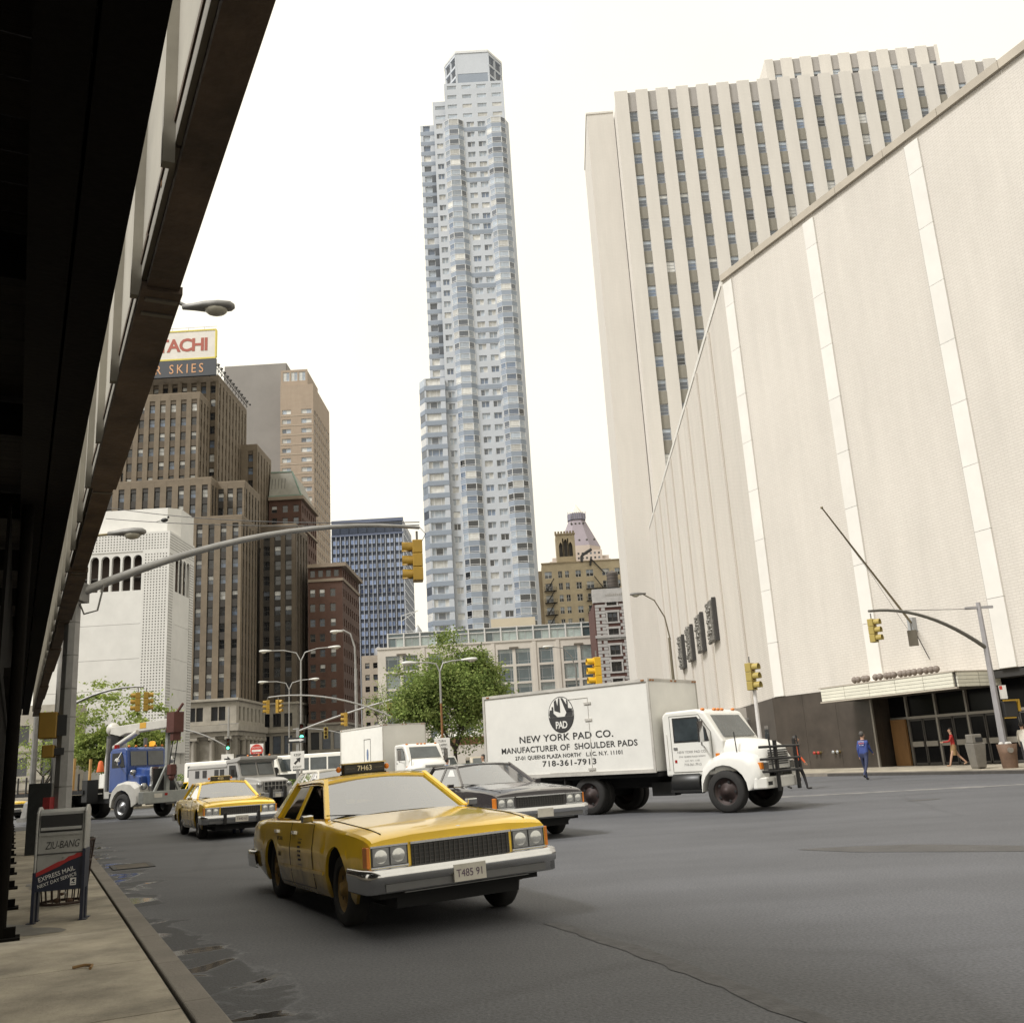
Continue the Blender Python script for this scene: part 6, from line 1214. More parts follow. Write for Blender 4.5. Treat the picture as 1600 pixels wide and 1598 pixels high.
        for sg_ in (-1, 1):
            dt('NYC TAXI', .065, -.95, .75, sg_); dt(taxi, .07, -.95, .57, sg_)
            q = MB()                # the worn block of fare lines, too rubbed to read
            for k in range(7):
                z = .78-k*.045
                for (a, b) in (((-.02, .14),) if k in (0, 6) else ((-.03, .005+.01*(k % 3)), (.03, .09+.02*(k % 2)))): q.box(a, b, sg_*(side_y(.05, z)+.0075)-.001, sg_*(side_y(.05, z)+.0075)+.001, z, z+(.006 if k in (0, 6) else .022))
            tag(q.build('fare_block', tk, o), kind='stuff')
        if True: q = MB(); q.slab((-.72, -.64, .6), (-.72, .64, .6), (-.72, .6, 1.33), (-.72, -.6, 1.33), .01); q.build('partition', gls_d, o)
    for ch in o.children:          # body attitude on its springs; the wheels stay on the road
        if not ch.name.startswith('wheel'): ch.rotation_euler = (R(tilt[0]), R(tilt[1]), 0)
    return o
T1 = sedan('taxi', 'yellow taxi sedan with chrome bumper crossing the near foreground', (-1.78, 12.0, 0), R(-63.6), taxi_y, 'yellow taxis', '7H63', rims=rim_y, plate='T485 91', cat='taxi', scale=1.02, tilt=(1.5, -1.0))
T2 = sedan('taxi', 'yellow taxi with black bumper guards beside the blue crane truck', (-8.55, 27.9, 0), R(-62.8), taxi_y, 'yellow taxis', '4025', rims=rim_s, plate='T440 63', cat='taxi', guards=True)
G1 = sedan('sedan_car', 'charcoal grey sedan with square headlights between yellow taxi and white truck', (-.95, 21.7, 0), R(-63.2), grey_p, plate=' ', scale=1.05)
W1 = sedan('station_wagon', 'cream station wagon queued behind the nearest taxi', (-5.94, 31.4, 0), R(-65), cream_p, wagon=True, detail=False, plate=' ', scale=1.1)
S1 = sedan('sedan_car', 'silver sedan waiting in front of the second white box truck', (-3.9, 38.0, 0), R(-62), silver_p, detail=False, plate=' ')
T3 = sedan('taxi', 'yellow taxi half hidden behind the lamp column past the shed', (-29.4, 54.0, 0), R(-20), taxi_y, 'yellow taxis', ' ', detail=False, plate=' ', cat='taxi')
T4 = sedan('taxi', 'yellow taxi with white roof tucked behind the crane truck bumper', (-17.3, 53.0, 0), R(-50), taxi_y, 'yellow taxis', ' ', detail=False, plate=' ', cat='taxi')
D1_ = sedan('sedan_car', 'dark car parked by the leafy tree behind the charcoal sedan', (-1.2, 52.0, 0), R(-15), mat('brown_car', (.05, .035, .03), .3, coat=.5), detail=False, plate=' ')

# ---- box trucks
def box_truck(name, label, loc, yaw, paint, scale=1., rear=-1.55, bx=(.65, -4.95), top=3.3, bull=False, group=None, cab=None):
    o = thing(name, label, 'truck', loc, yaw, group); o.scale = (scale,)*3; cab = cab or paint
    q = MB(); q.box(bx[1], bx[0], -1.21, 1.21, 1.02, top); cg = q.build('cargo_box', paint, o, .02)
    q = MB()
    for y in (-1.22, 1.22):
        q.box(bx[1]-.01, bx[0]+.01, y-.02, y+.02, 1.0, 1.09); q.box(bx[1]-.01, bx[0]+.01, y-.02, y+.02, top-.06, top+.02); q.box(bx[0]-.05, bx[0]+.015, y-.018, y+.018, 1.09, top-.06); q.box(bx[1]-.015, bx[1]+.05, y-.018, y+.018, 1.09, top-.06)
    q.box(bx[0]-.03, bx[0]+.02, -1.2, 1.2, top-.05, top+.02); q.build('box_rails', mat('box_rail', (.52, .50, .46), .5, .2, .25, 3), cg)
    for y in (-1.15, -1.02, 1.02, 1.15, -.1, .1): q = MB(); q.box(bx[0]+.02, bx[0]+.045, y-.035, y+.035, top-.045, top-.005); q.build('marker_lamp', mat('marker_rust', (.28, .12, .04), .5), cg)
    for y in (-1.245, 1.245):
        for x in (bx[1]+.2, bx[0]-.15): q = MB(); q.box(x-.05, x+.05, y-.01, y+.01, top-.04, top-.005); q.build('marker_lamp', MATS['marker_rust'], cg)
    q = MB()
    for y in (-.42, .42): q.box(bx[1], 3.0, y-.05, y+.05, .62, .9)
    q.box(bx[1]+.1, bx[0], -1.1, 1.1, .9, 1.0); q.box(bx[1], bx[1]+.1, -1.1, 1.1, .5, .62); q.box(rear-.1, rear+.1, -.9, .9, .42, .62); q.box(2.3, 2.5, -.8, .8, .42, .6); q.build('chassis', und, o)
    for y in (-1, 1):
        wheel(o, rear, y*.98, .49, .27, mat('rim_dark', (.035, .022, .02), .6, .3), y, holes=5); wheel(o, rear, y*.70, .49, .25, MATS['rim_dark'], y)
        wheel(o, 2.4, y*.95, .49, .27, MATS['rim_dark'], y, holes=5)
        q = MB(); q.box(rear-.75, rear-.72, y*1.15-.3*(y > 0), y*1.15+.3*(y < 0), .25, .95); q.build('mud_flap', rub, o)
        q = MB(); q.lathe([(.24, 0), (.26, .03), (.26, .75), (.24, .78)], 12, 'x', c=(.95, y*.85, .72)); q.box(.9, 1.75, y*.85-.2, y*.85+.2, .5, .56); q.build('fuel_tank', mat('tank_dark', (.03, .03, .03), .4, .4), o)
        q = MB(); q.box(.2, .85, min(y*.5, y*.8), max(y*.5, y*.8), .42, .75); q.build('battery_box', und, o)
    # cab
    q = MB(); q.prism([(.78, .88), (.78, 2.34), (.88, 2.44), (1.75, 2.46), (1.98, 2.38), (2.42, 1.66), (2.42, .88)], -.99, .99, 'y'); cb = q.build('cab', cab, o, .05, seg=3)
    q = MB(); q.slab((2.37, -.86, 1.74), (2.37, .86, 1.74), (1.985, .80, 2.34), (1.985, -.80, 2.34), .02); q.build('windscreen_rubber', gril, cb); q = MB(); q.slab((2.40, -.82, 1.77), (2.40, .82, 1.77), (2.022, .76, 2.31), (2.022, -.76, 2.31), .012); q.build('windscreen', mat('truck_glass', (.075, .085, .085), .06, 0, .4, 1.5, spec=.9), cb)
    for y in (-1, 1):
        q = MB(); q.prism([(1.08, 1.68), (1.08, 2.28), (1.78, 2.28), (2.0, 1.98), (2.06, 1.68)], y*.992, y*1.004, 'y'); q.build('window_rubber', gril, cb); q = MB(); q.prism([(1.12, 1.72), (1.12, 2.24), (1.76, 2.24), (1.95, 1.97), (2.0, 1.72)], y*1.004, y*1.010, 'y'); q.build('side_window', mat('truck_side_glass', (.045, .055, .06), .07, 0, .5, 1.8, spec=.9), cb)
        q = MB(); q.prism([(1.0, .98), (1.0, 2.33), (1.82, 2.33), (2.12, 1.9), (2.12, .98)], y*.985, y*.997, 'y'); d = q.build('door', cab, cb); q = MB(); pts = [(1.0, .98), (1.0, 2.33), (1.82, 2.33), (2.12, 1.9), (2.12, .98), (1.0, .98)]
        for a, b in zip(pts, pts[1:]): q.bar((a[0], y*.9975, a[1]), (b[0], y*.9975, b[1]), .012, .012, 0, (0, 1, 0))
        q.build('door_gap', mat('shut_line', (.16, .155, .14), .7), d); q = MB(); q.box(1.06, 1.16, y*1.0-.02, y*1.0+.02, 1.52, 1.57); q.build('door_handle', chrome_d, d)
        q = MB(); q.bar((.88, y*1.0, 1.05), (.88, y*1.0, 1.9), .025); q.build('grab_handle', cab, cb)
        q = MB(); q.bar((1.9, y*.98, 1.55), (2.02, y*1.3, 1.6), .025); q.bar((1.9, y*.98, 2.2), (2.02, y*1.3, 2.2), .025); q.bar((2.02, y*1.3, 1.58), (2.02, y*1.3, 2.22), .025); mr_ = q.build('mirror_bracket', chrome_d, cb); q = MB(); q.box(1.99, 2.04, y*1.3-.1, y*1.3+.1, 1.66, 2.16); q.build('mirror', chrome, mr_)
        q = MB(); q.box(2.2, 2.3, y*.995-.015, y*.995+.015, 1.30, 1.38); q.build('side_lamp', amber, cb)
    for y in (-.8, -.2, 0, .2, .8): q = MB(); q.sph((1.86, y, 2.45), .05, 8, 5, 0, (1, 1.5, .7)); q.build('roof_marker', amber, cb)
    # bonnet and fenders
    q = MB(); V = []; st_ = [(2.38, .98, 1.70), (2.7, .90, 1.66), (3.05, .80, 1.58), (3.26, .72, 1.46), (3.32, .66, 1.30)]
    for x, w_, z in st_: V.append([(x, -w_, .95), (x, -w_, z-.22), (x, -w_*.93, z-.07), (x, -w_*.75, z), (x, 0, z+.03), (x, w_*.75, z), (x, w_*.93, z-.07), (x, w_, z-.22), (x, w_, .95)])
    q.grid(V); q.add(V[-1], [tuple(range(9))]); bo = q.build('bonnet', cab, o); bo.modifiers.new('edges', 'EDGE_SPLIT').split_angle = R(40)
    for y in (-1, 1):
        arc_ = [(2.4+.60*math.cos(t*math.pi/10), .50+.60*math.sin(t*math.pi/10)) for t in range(11)]; pts = [(3.02, .5), (3.34, .62), (3.36, 1.02), (3.24, 1.24), (2.98, 1.36), (2.55, 1.38), (2.1, 1.30), (1.78, 1.0), (1.76, .5)]
        # outer skin built in strips between the arch and the fender outline
        outl = [pts[0], (3.25, .60), (3.35, .8), (3.30, 1.08), (3.15, 1.28), (2.85, 1.37), (2.4, 1.38), (2.08, 1.28), (1.84, 1.08), (1.76, .8), pts[-1]]
        q = MB(); G = []
        for (a, b), (c, d) in zip(arc_, outl):
            G.append([(a, y*.6, b), (a, y*1.09, b), (a, y*1.10, b), (lerp(a, c, .5), y*1.09, lerp(b, d, .5)), (lerp(a, c, .85), y*1.06, lerp(b, d, .85)), (c, y*.98, d), (c, y*.62, d+.02)])
        q.grid(G); fe_ = q.build('fender', cab, o); fe_.modifiers.new('edges', 'EDGE_SPLIT').split_angle = R(50)
        q = MB(); q.box(3.27, 3.36, min(y*.62, y*.86), max(y*.62, y*.86), .94, 1.12); q.build('headlight', lampm, o, .02); q = MB(); q.box(3.2, 3.345, min(y*.87, y*1.0), max(y*.87, y*1.0), .96, 1.12); q.build('turn_signal', amber, o, .015)
    for k in range(7): q = MB(); z = 1.05+k*.052; q.box(3.315, 3.335, -.52, .52, z, z+.025); q.build('grille_slot', gril, bo)
    q = MB(); q.prism([(3.22, -1.08), (3.42, -.95), (3.46, 0), (3.42, .95), (3.22, 1.08), (3.12, 1.08), (3.12, -1.08)], .52, .78, 'z'); bp = q.build('bumper', cab if bull else chrome, o, .03)
    q = MB(); q.box(3.38, 3.44, -.9, -.7, .6, .68); q.box(3.38, 3.44, .7, .9, .6, .68); q.build('bumper_slot', gril, bp)
    if bull:
        q = MB()
        for y in (-.55, .55): q.box(3.5, 3.56, y-.05, y+.05, .45, 1.6)
        for z in (.9, 1.18, 1.46): q.tube([(3.3, -.95, z), (3.54, -.78, z), (3.58, 0, z), (3.54, .78, z), (3.3, .95, z)], .03, 8)
        for y in (-.78, .78): q.tube([(3.54, y, .9), (3.5, y, 1.7)], .022, 6)
        q.build('bull_bar', mat('bull_bar_black', (.012, .012, .012), .4), o)
    q = MB(); q.bar((2.75, -.97, 1.35), (2.72, -.97, 1.85), .02); q.build('aerial', gril, bo)
    return o
PT = box_truck('delivery_truck', 'white shoulder pad company box truck with black lettering and bull bar', (3.47, 26.1, 0), R(-39), white_v, bull=True, bx=(.62, -4.98))
tb = mat('truck_letter', (.035, .035, .035), .6); Y_ = -1.216
def tt(body, size, x, z, sx=1., sp_=1.): text('lettering', body, size, TM((x, Y_, z), (1, 0, 0), (0, 0, 1)), tb, PT, .002, 'CENTER', sx, sp_, 0, size*.012)
tt('NEW YORK PAD CO.', .25, -2.14, 1.95, 1.28, 1.05); tt('MANUFACTURER OF  SHOULDER PADS', .215, -2.12, 1.69, 1.16, 1.04); tt('27-01 QUEENS PLAZA NORTH\'   L.I.C. N.Y. 11101', .14, -2.1, 1.50, 1.15, 1.04); tt('718-361-7913', .205, -2.05, 1.29, 1.45, 1.08)
# round emblem: black disc with white pale skyline strokes and the word PAD
lc = (-2.2, 2.62); disc = lambda r, y0, y1, m, nm, par, a0=0, a1=2*math.pi: (lambda s: (s.prism([(lc[0]+r*math.cos(a0+(a1-a0)*k/36), lc[1]+r*1.12*math.sin(a0+(a1-a0)*k/36)) for k in range(36)], y0, y1, 'y'), s.build(nm, m, par))[1])(MB())
disc(.43, Y_-.002, Y_+.002, tb, 'emblem_ring', PT); em = disc(.41, Y_-.005, Y_-.002, mat('emblem_white', (.70, .69, .65), .4), 'emblem_disc', PT)
q = MB(); yy = (Y_-.009, Y_-.005)
def inside(pts): return [(lc[0]+a*.41, lc[1]+b*.46) for a, b in pts]
for pts in ([(-.92, -.12), (-.98, .02), (-.9, .3), (-.74, .3), (-.74, .48), (-.6, .48), (-.6, .1), (-.3, -.12)], [(-.52, .25), (-.52, .78), (-.36, .9), (-.24, .5), (-.14, .95), (-.04, .97), (-.04, .1)], [(.04, .97), (.2, .95), (.5, .55), (.5, .85), (.62, .74), (.62, .35), (.95, .3), (.86, .1), (.45, .1), (.3, .4)], [(.3, -.12), (.55, .2), (.98, .2), (.97, -.12)]): q.prism(inside(pts), yy[0], yy[1], 'y')
q.prism([(lc[0]+.41*math.cos(math.pi+math.pi*k/20), lc[1]-.06+.40*math.sin(math.pi+math.pi*k/20)) for k in range(21)], yy[0], yy[1], 'y'); q.build('emblem_print', tb, em)
text('emblem_word', 'PAD', .26, TM((lc[0], Y_-.013, lc[1]-.36), (1, 0, 0), (0, 0, 1)), MATS['emblem_white'], em, .001, 'CENTER', .85, .9, 0, .006)
q = MB()
for a, b in (((-2.7, 1.1), (-1.3, 1.1)), ((-1.3, 1.1), (-1.3, 3.0)), ((-1.3, 3.0), (-1.95, 3.0))): q.bar((a[0], Y_, a[1]), (b[0], Y_, b[1]), .012, .012, 0, (0, 1, 0))
for z in (2.85, 2.42, 1.16): q.box(-1.42, -1.2, Y_-.02, Y_, z-.03, z+.03)
q.build('side_door_edges', MATS['box_rail'], PT)
for k, (t_, s_) in enumerate((('NEW YORK PAD CO.', .085), ('27-01 QUEENS PLAZA NORTH', .055), ('L.I.C. N.Y. 11101', .06), ('718-361-7913', .085))): text('door_lettering', t_, s_, TM((1.55, -1.0, 1.42-k*.1), (1, 0, 0), (0, 0, 1)), mat('door_grey', (.22, .21, .20), .6), PT, .001)
q = MB(); q.box(1.06, 1.12, -1.004, -.99, 1.20, 1.27); q.build('door_sticker', redl, PT); 
TR2 = box_truck('box_truck', 'plain white box truck with small side door queued before the tree', (-6.9, 56.5, 0), R(-58), white_v, 1.1, bx=(-.1, -6.0), rear=-2.6, top=3.55, group='white box trucks')
q = MB(); 
for a, b in (((-2.6, 1.1), (-2.6, 2.9)), ((-2.6, 2.9), (-1.75, 2.9)), ((-1.75, 2.9), (-1.75, 1.1))): q.bar((a[0], Y_, a[1]), (b[0], Y_, b[1]), .03, .02, 0, (0, 1, 0))
q.build('side_door_edges', MATS['shut_line'], TR2); q = MB(); q.prism([(-2.15+.11*math.cos(k*.524), 2.1+.3*math.sin(k*.524)) for k in range(12)], Y_-.01, Y_, 'y'); q.build('blue_oval', mat('oval_blue', (.12, .17, .30), .5), TR2)
TR3 = box_truck('box_truck', 'distant white box truck facing the colonnade behind the armoured van', (-36.0, 88.0, 0), R(-60), white_v, 1.05, bx=(.3, -5.0), rear=-2.2, top=3.7, group='white box trucks')

# ---- armoured van
arm_p = paintm('armour_grey', (.36, .35, .33), .4, .2); 
AV = thing('armoured_van', 'grey armoured van with visor, split windscreen and black bumper guards', 'armoured van', (-12.6, 47.3, 0), R(-42))
q = MB(); q.prism([(-5.2, .75), (-5.2, 2.05), (-5.05, 2.18), (-1.55, 2.18), (-1.5, .75)], -1.0, 1.0, 'y'); q.build('cargo_body', arm_p, AV, .05)
q = MB(); q.prism([(-1.55, .75), (-1.55, 2.2), (-.7, 2.2), (-.42, 1.45), (-.42, .75)], -1.0, 1.0, 'y'); cb = q.build('cab', arm_p, AV, .03)
q = MB(); q.prism([(-1.6, 2.16), (-1.6, 2.3), (-.35, 2.42), (-.35, 2.28), (-.68, 2.18)], -1.04, 1.04, 'y'); q.build('visor', arm_p, AV, .02)
for y0, y1 in ((-.88, -.05), (.05, .88)): q = MB(); q.slab((-.44, y0, 1.55), (-.44, y1, 1.55), (-.665, y1, 2.12), (-.665, y0, 2.12), -.03); q.build('windscreen', MATS['truck_glass'], cb)
for sg_ in (-1, 1):
    q = MB(); q.prism([(-1.35, 1.5), (-1.35, 2.05), (-.82, 2.05), (-.62, 1.5)], sg_*1.0, sg_*1.02, 'y'); q.build('side_window', gril, cb)
    for x in (-2.0, -2.5, -3.6, -4.3): q = MB(); q.box(x-.18, x+.18, min(sg_*1.0, sg_*1.02), max(sg_*1.0, sg_*1.02), 1.55, 1.9); q.build('gun_port_window', gril, AV)
    q = MB(); q.bar((-5.2, sg_*1.02, 2.02), (-1.6, sg_*1.02, 2.02), .04, .05); q.build('roof_gutter', arm_p, AV)
    for x in (.1, -3.6): wheel(AV, x, sg_*.86, .43, .27, MATS['rim_dark'], sg_)
    q = MB(); q.box(-.8, -.72, sg_*1.2-.09, sg_*1.2+.09, 1.5, 1.85); q.bar((-.7, sg_*1.0, 1.6), (-.75, sg_*1.2, 1.6), .03); q.build('mirror', gril, AV)
    q = MB(); q.prism([(-.45, .6), (-.45, 1.25), (.9, 1.15), (.98, .6), (.55, .6), (.48, .8), (.3, .92), (-.1, .92), (-.3, .8), (-.35, .6)], sg_*.72, sg_*1.0, 'y'); q.build('fender', arm_p, AV, .04)
q = MB(); q.prism([(-.45, .8), (-.45, 1.46), (.6, 1.36), (.96, 1.26), (.98, .7)], -.78, .78, 'y'); q.build('bonnet', arm_p, AV, .05)
q = MB(); q.box(.97, 1.0, -.62, .62, .82, 1.22); gr = q.build('grille', gril, AV)
for k in range(7): q = MB(); y = -.6+k*.2; q.box(1.0, 1.02, y-.012, y+.012, .82, 1.22); q.build('grille_bar', arm_p, gr)
for z in (.82, 1.02, 1.2): q = MB(); q.box(1.0, 1.025, -.62, .62, z-.012, z+.012); q.build('grille_bar', arm_p, gr)
for y in (-.8, .8): q = MB(); q.lathe([(0, 1.04), (.1, 1.03), (.11, .96)], 14, 'x', c=(0, y, 1.08)); q.build('headlight', lampm, AV)
q = MB(); q.box(1.0, 1.22, -1.0, 1.0, .48, .72); q.build('bumper', chrome_d, AV, .03)
for y in (-.38, .38): q = MB(); q.box(1.1, 1.28, y-.07, y+.07, .42, .95); q.build('bumper_guard', rub, AV)
q = MB(); q.box(1.23, 1.25, -.16, .16, .5, .66); q.build('licence_plate', plate_m, AV)
q = MB(); q.box(-5.1, .8, -.7, .7, .45, .8); q.build('chassis', und, AV)
for y in (-.6, 0, .6): q = MB(); q.sph((-.4, y, 2.45), .05, 8, 5); q.build('roof_marker', amber, AV)
q = MB(); q.bar((-1.2, -.7, 2.5), (-1.2, .7, 2.5), .08); q.bar((-1.2, -.7, 2.2), (-1.2, -.7, 2.5), .05); q.bar((-1.2, .7, 2.2), (-1.2, .7, 2.5), .05); q.build('roof_rack', gril, AV)

# ---- blue crane truck (front axle at the local origin)
blu = paintm('truck_blue', (.03, .07, .24), .35, .4, .15); crane_w = paintm('crane_white', (.50, .485, .44), .45, .1, .18); bgrey = mat('chassis_grey', (.30, .31, .29), .5, .2, .2, 3)
CT = thing('crane_truck', 'blue cab crane truck with white boom and stake flatbed', 'truck', (-17.0, 44.0, 0), R(-33))
q = MB(); q.prism([(-1.15, 1.15), (-1.15, 2.9), (-1.0, 3.02), (-.1, 3.04), (.06, 2.95), (.14, 2.2), (.14, 1.15)], -1.0, 1.0, 'y'); cb = q.build('cab', blu, CT, .06, seg=3)
for y0, y1 in ((-.84, -.04), (.04, .84)): q = MB(); q.slab((.165, y0, 2.25), (.165, y1, 2.25), (.09, y1, 2.86), (.09, y0, 2.86), -.02); q.build('windscreen', MATS['truck_glass'], cb)
for y in (-1, 1):
    q = MB(); q.prism([(-.95, 2.2), (-.95, 2.82), (-.25, 2.82), (-.02, 2.2)], y*1.0, y*1.015, 'y'); q.build('side_window', gril, cb)
    q = MB(); q.bar((-.3, y*1.0, 2.2), (0.0, y*1.35, 2.3), .03); q.bar((-.3, y*1.0, 2.85), (0, y*1.35, 2.6), .03); q.lathe([(0, .03), (.16, .02), (.16, -.02), (0, -.03)], 14, 'x', c=(.0, y*1.38, 2.45)); q.build('mirror', chrome, cb)
    q = MB(); q.lathe([(.09, 1.2), (.09, 3.5)], 10, 'z', c=(-1.35, y*.95, 0)); q.build('exhaust_stack', galv_d, CT)
    q = MB(); arc_ = [(.72*math.cos(t*math.pi/8), .52+.72*math.sin(t*math.pi/8)) for t in range(9)]; outl = [(1.15, .7), (1.2, 1.0), (1.1, 1.35), (.75, 1.55), (.2, 1.6), (-.4, 1.5), (-.75, 1.25), (-.85, .9), (-.85, .6)]; G = []
    for (a, b), (c, d) in zip(arc_, outl): G.append([(a, y*.6, b), (a, y*1.15, b), (lerp(a, c, .7), y*1.15, lerp(b, d, .7)), (c, y*1.05, d), (c, y*.6, d)])
    q.grid(G, 0, False); q.build('fender', crane_w, CT)
    wheel(CT, 0, y*1.0, .54, .3, rim_s, y)
    for x in (-4.6, -5.9): wheel(CT, x, y*.95, .54, .5, MATS['rim_dark'], y)
    q = MB(); q.lathe([(0, 1.32), (.13, 1.31), (.14, 1.2)], 14, 'x', c=(0, y*.92, 1.35)); q.build('headlight', lampm, CT)
    q = MB(); q.lathe([(0, .06), (.12, .05), (.12, -.06)], 12, 'x', c=(.55, y*.98, 1.95)); q.build('fog_lamp', lampm, CT)
q = MB(); q.prism([(.1, 1.3), (.1, 2.18), (1.2, 2.08), (1.28, 1.95), (1.28, 1.3)], -.62, .62, 'y'); q.prism([(.1, 1.3), (.1, 1.95), (1.0, 1.8), (1.0, 1.3)], -.95, .95, 'y'); q.build('bonnet', blu, CT, .08, seg=3)
q = MB(); q.box(1.28, 1.34, -.6, .6, .95, 2.08); gr = q.build('radiator', gril, CT, .03)
for y in (-.62, .62): q = MB(); q.box(1.26, 1.37, y-.04, y+.04, .95, 2.1); q.build('radiator_post', chrome, gr)
q = MB(); q.box(1.26, 1.37, -.64, .64, 2.06, 2.14); q.build('radiator_cap', chrome, gr)
q = MB(); q.box(1.38, 1.72, -1.28, 1.28, .62, 1.12); bp = q.build('bumper', bgrey, CT, .02); q = MB(); q.box(1.725, 1.735, -.75, -.35, .85, 1.02); q.build('licence_plate', plate_m, bp); q = MB(); q.box(1.725, 1.735, -.22, -.08, .92, 1.02); q.build('marker', redl, bp)
q = MB(); q.bar((1.55, -.62, 1.1), (1.55, -.05, 2.15), .09); q.bar((1.55, .62, 1.1), (1.55, .05, 2.15), .09); q.bar((1.55, 0, 1.1), (1.55, 0, 3.65), .17); q.box(1.4, 1.7, -.28, .28, 3.6, 3.68); q.build('boom_rest', bgrey, CT)
q = MB(); q.prism([(-2.6, 3.8), (-2.4, 4.05), (1.75, 4.15), (1.75, 3.78), (-1.2, 3.7), (-1.6, 3.6)], -.24, .24, 'y'); bm_ = q.build('boom', crane_w, CT, .02); q = MB(); q.box(-.15, .3, -.25, -.24, 3.85, 4.1); q.build('boom_decal', mat('decal_ochre', (.55, .30, .03), .5), bm_)
q = MB(); q.box(1.75, 2.25, -.26, .26, 3.55, 4.42); q.box(1.95, 2.15, -.2, .2, 3.2, 3.55); q.bar((2.1, 0, 4.4), (2.5, 0, 4.75), .08); q.build('boom_head', mat('boom_rust', (.09, .028, .02), .7, 0, .3, 4), CT)
q = MB()
for y in (-.12, .12): q.tube([(2.05, y, 3.25), (1.85, y, 2.2)], .025, 6)
q.build('hoist_rope', black_t, CT); q = MB(); q.box(1.72, 2.0, -.15, .15, 1.75, 2.2); q.sph((1.86, 0, 1.65), .14, 8, 6); q.build('hook_block', MATS['boom_rust'], CT, .03)
q = MB(); q.tube([(-1.9, -.3, 3.1), (-.2, -.3, 3.7)], .12, 10); q.build('boom_ram', crane_w, CT); q = MB(); q.lathe([(.5, .9), (.5, 2.6), (.4, 3.4)], 14, 'z', c=(-2.1, 0, 0)); q.sph((-2.45, 0, 3.95), .32, 10, 8); q.build('crane_turret', crane_w, CT); q = MB(); q.lathe([(.4, 2.9), (.38, 3.65)], 12, 'z', c=(-2.1, -.1, 0)); q.build('turret_neck', gril, CT)
q = MB(); q.box(-8.2, -2.7, -1.22, 1.22, 1.15, 1.32); q.box(-8.2, 1.4, -.45, .45, .7, 1.1); q.build('flatbed', und, CT)
for k in range(8): q = MB(); q.box(-8.1, -3.0, -1.15+k*.29, -.88+k*.29, 1.32, 1.36); q.build('deck_plank', mat('bed_wood', (.14, .09, .05), .8, 0, .3, 3), CT)
for k in range(8): q = MB(); x = -8.0+k*.7; q.bar((x, -1.2, 1.2), (x, -1.2, 2.05), .06); q.build('stake', gril, CT)
for x, h, y in ((-7.6, 2.7, .9), (-7.1, 2.75, .9), (-5.5, 2.75, .9), (-5.1, 2.8, -.2), (-4.2, 2.75, .9)): q = MB(); q.bar((x, y, 1.36), (x+.03, y, h), .1); q.build('timber_post', mat('pale_timber', (.42, .26, .09), .8), CT)
q = MB(); q.box(-2.9, -2.5, -1.15, -.6, .8, 1.75); q.build('tool_locker', black_t, CT); q = MB(); q.lathe([(.18, 0), (.1, .45), (.04, .5)], 10, 'z', c=(-3.6, .2, 2.1)); q.build('traffic_cone', mat('cone_orange', (.65, .12, .02), .6), CT)
for y in (-.85, -.5, 0, .5, .85): q = MB(); q.sph((.0, y, 3.08), .06, 8, 5); q.build('roof_marker', amber, cb)
q = MB(); q.lathe([(.14, 3.08), (.14, 3.26), (.08, 3.3)], 10, 'z', c=(-.3, .55, 0)); q.build('beacon', mat('beacon_amber', (.8, .35, .02), .3, emit=(1, .5, .05, .5)), cb); q = MB(); q.lathe([(.12, 3.02), (.12, 3.2)], 10, 'z', c=(-.95, -.8, 0)); q.build('red_lamp', redl, cb)

# ---- vans and buses further back
def van(name, label, loc, yaw, paint, L=5., W=1.9, H=2.1, nose=.6, cat='van', wins=3, group=None, rr_=.36):
    o = thing(name, label, cat, loc, yaw, group); w = W/2; h0 = .38
    q = MB(); q.prism([(-L/2, h0), (-L/2, H-.12), (-L/2+.12, H), (L/2-nose-.55, H), (L/2-nose, H*.56), (L/2-.05, H*.48), (L/2, H*.38), (L/2, h0)], -w, w, 'y'); b = q.build('body', paint, o, .08, seg=3)
    q = MB(); q.slab((L/2-nose+.0, -w*.86, H*.585), (L/2-nose+.0, w*.86, H*.585), (L/2-nose-.47, w*.8, H*.94), (L/2-nose-.47, -w*.8, H*.94), -.035); q.build('windscreen', MATS['truck_glass'], b)
    for sg_ in (-1, 1):
        for k in range(wins):
            x1 = L/2-nose-.62-k*(L-nose-.9)/wins; x0 = x1-(L-nose-.9)/wins+.14; q = MB(); q.box(x0, x1, min(sg_*w, sg_*(w+.012)), max(sg_*w, sg_*(w+.012)), H*.58, H*.9); q.build('side_window', MATS['truck_side_glass'], b)
        for x in (L/2-.85, -L/2+1.0): wheel(o, x, sg_*(w-.12), rr_, .22, rim_s, sg_)
        q = MB(); q.box(L/2-.02, L/2+.02, sg_*w*.72-.12, sg_*w*.72+.12, H*.36, H*.46); q.build('headlight', lampm, o)
        q = MB(); q.box(L/2-.6, L/2-.5, sg_*(w+.13)-.08, sg_*(w+.13)+.08, H*.55, H*.68); q.build('mirror', gril, o)
    q = MB(); q.box(L/2, L/2+.03, -w*.5, w*.5, H*.34, H*.45); q.build('grille', gril, o); q = MB(); q.box(L/2-.1, L/2+.1, -w, w, .4, .58); q.build('bumper', chrome, o, .02); q = MB(); q.box(-L/2+.2, L/2-.2, -w*.8, w*.8, .22, .45); q.build('chassis', und, o); return o
van('delivery_van', 'white van seen between crane truck and yellow taxi', (-14.9, 51.8, 0), R(-62), white_v, 5.2, 2.0, 2.25)
van('coach', 'white coach with dark windows behind the do-not-enter sign', (-23.5, 82.0, 0), R(-28), white_v, 11, 2.5, 2.9, .4, 'bus', 6, 'white coaches', .48)
van('coach', 'white coach with dark windows passing behind the second box truck', (-15.0, 79.0, 0), R(-20), white_v, 11, 2.5, 2.95, .4, 'bus', 6, 'white coaches', .48)
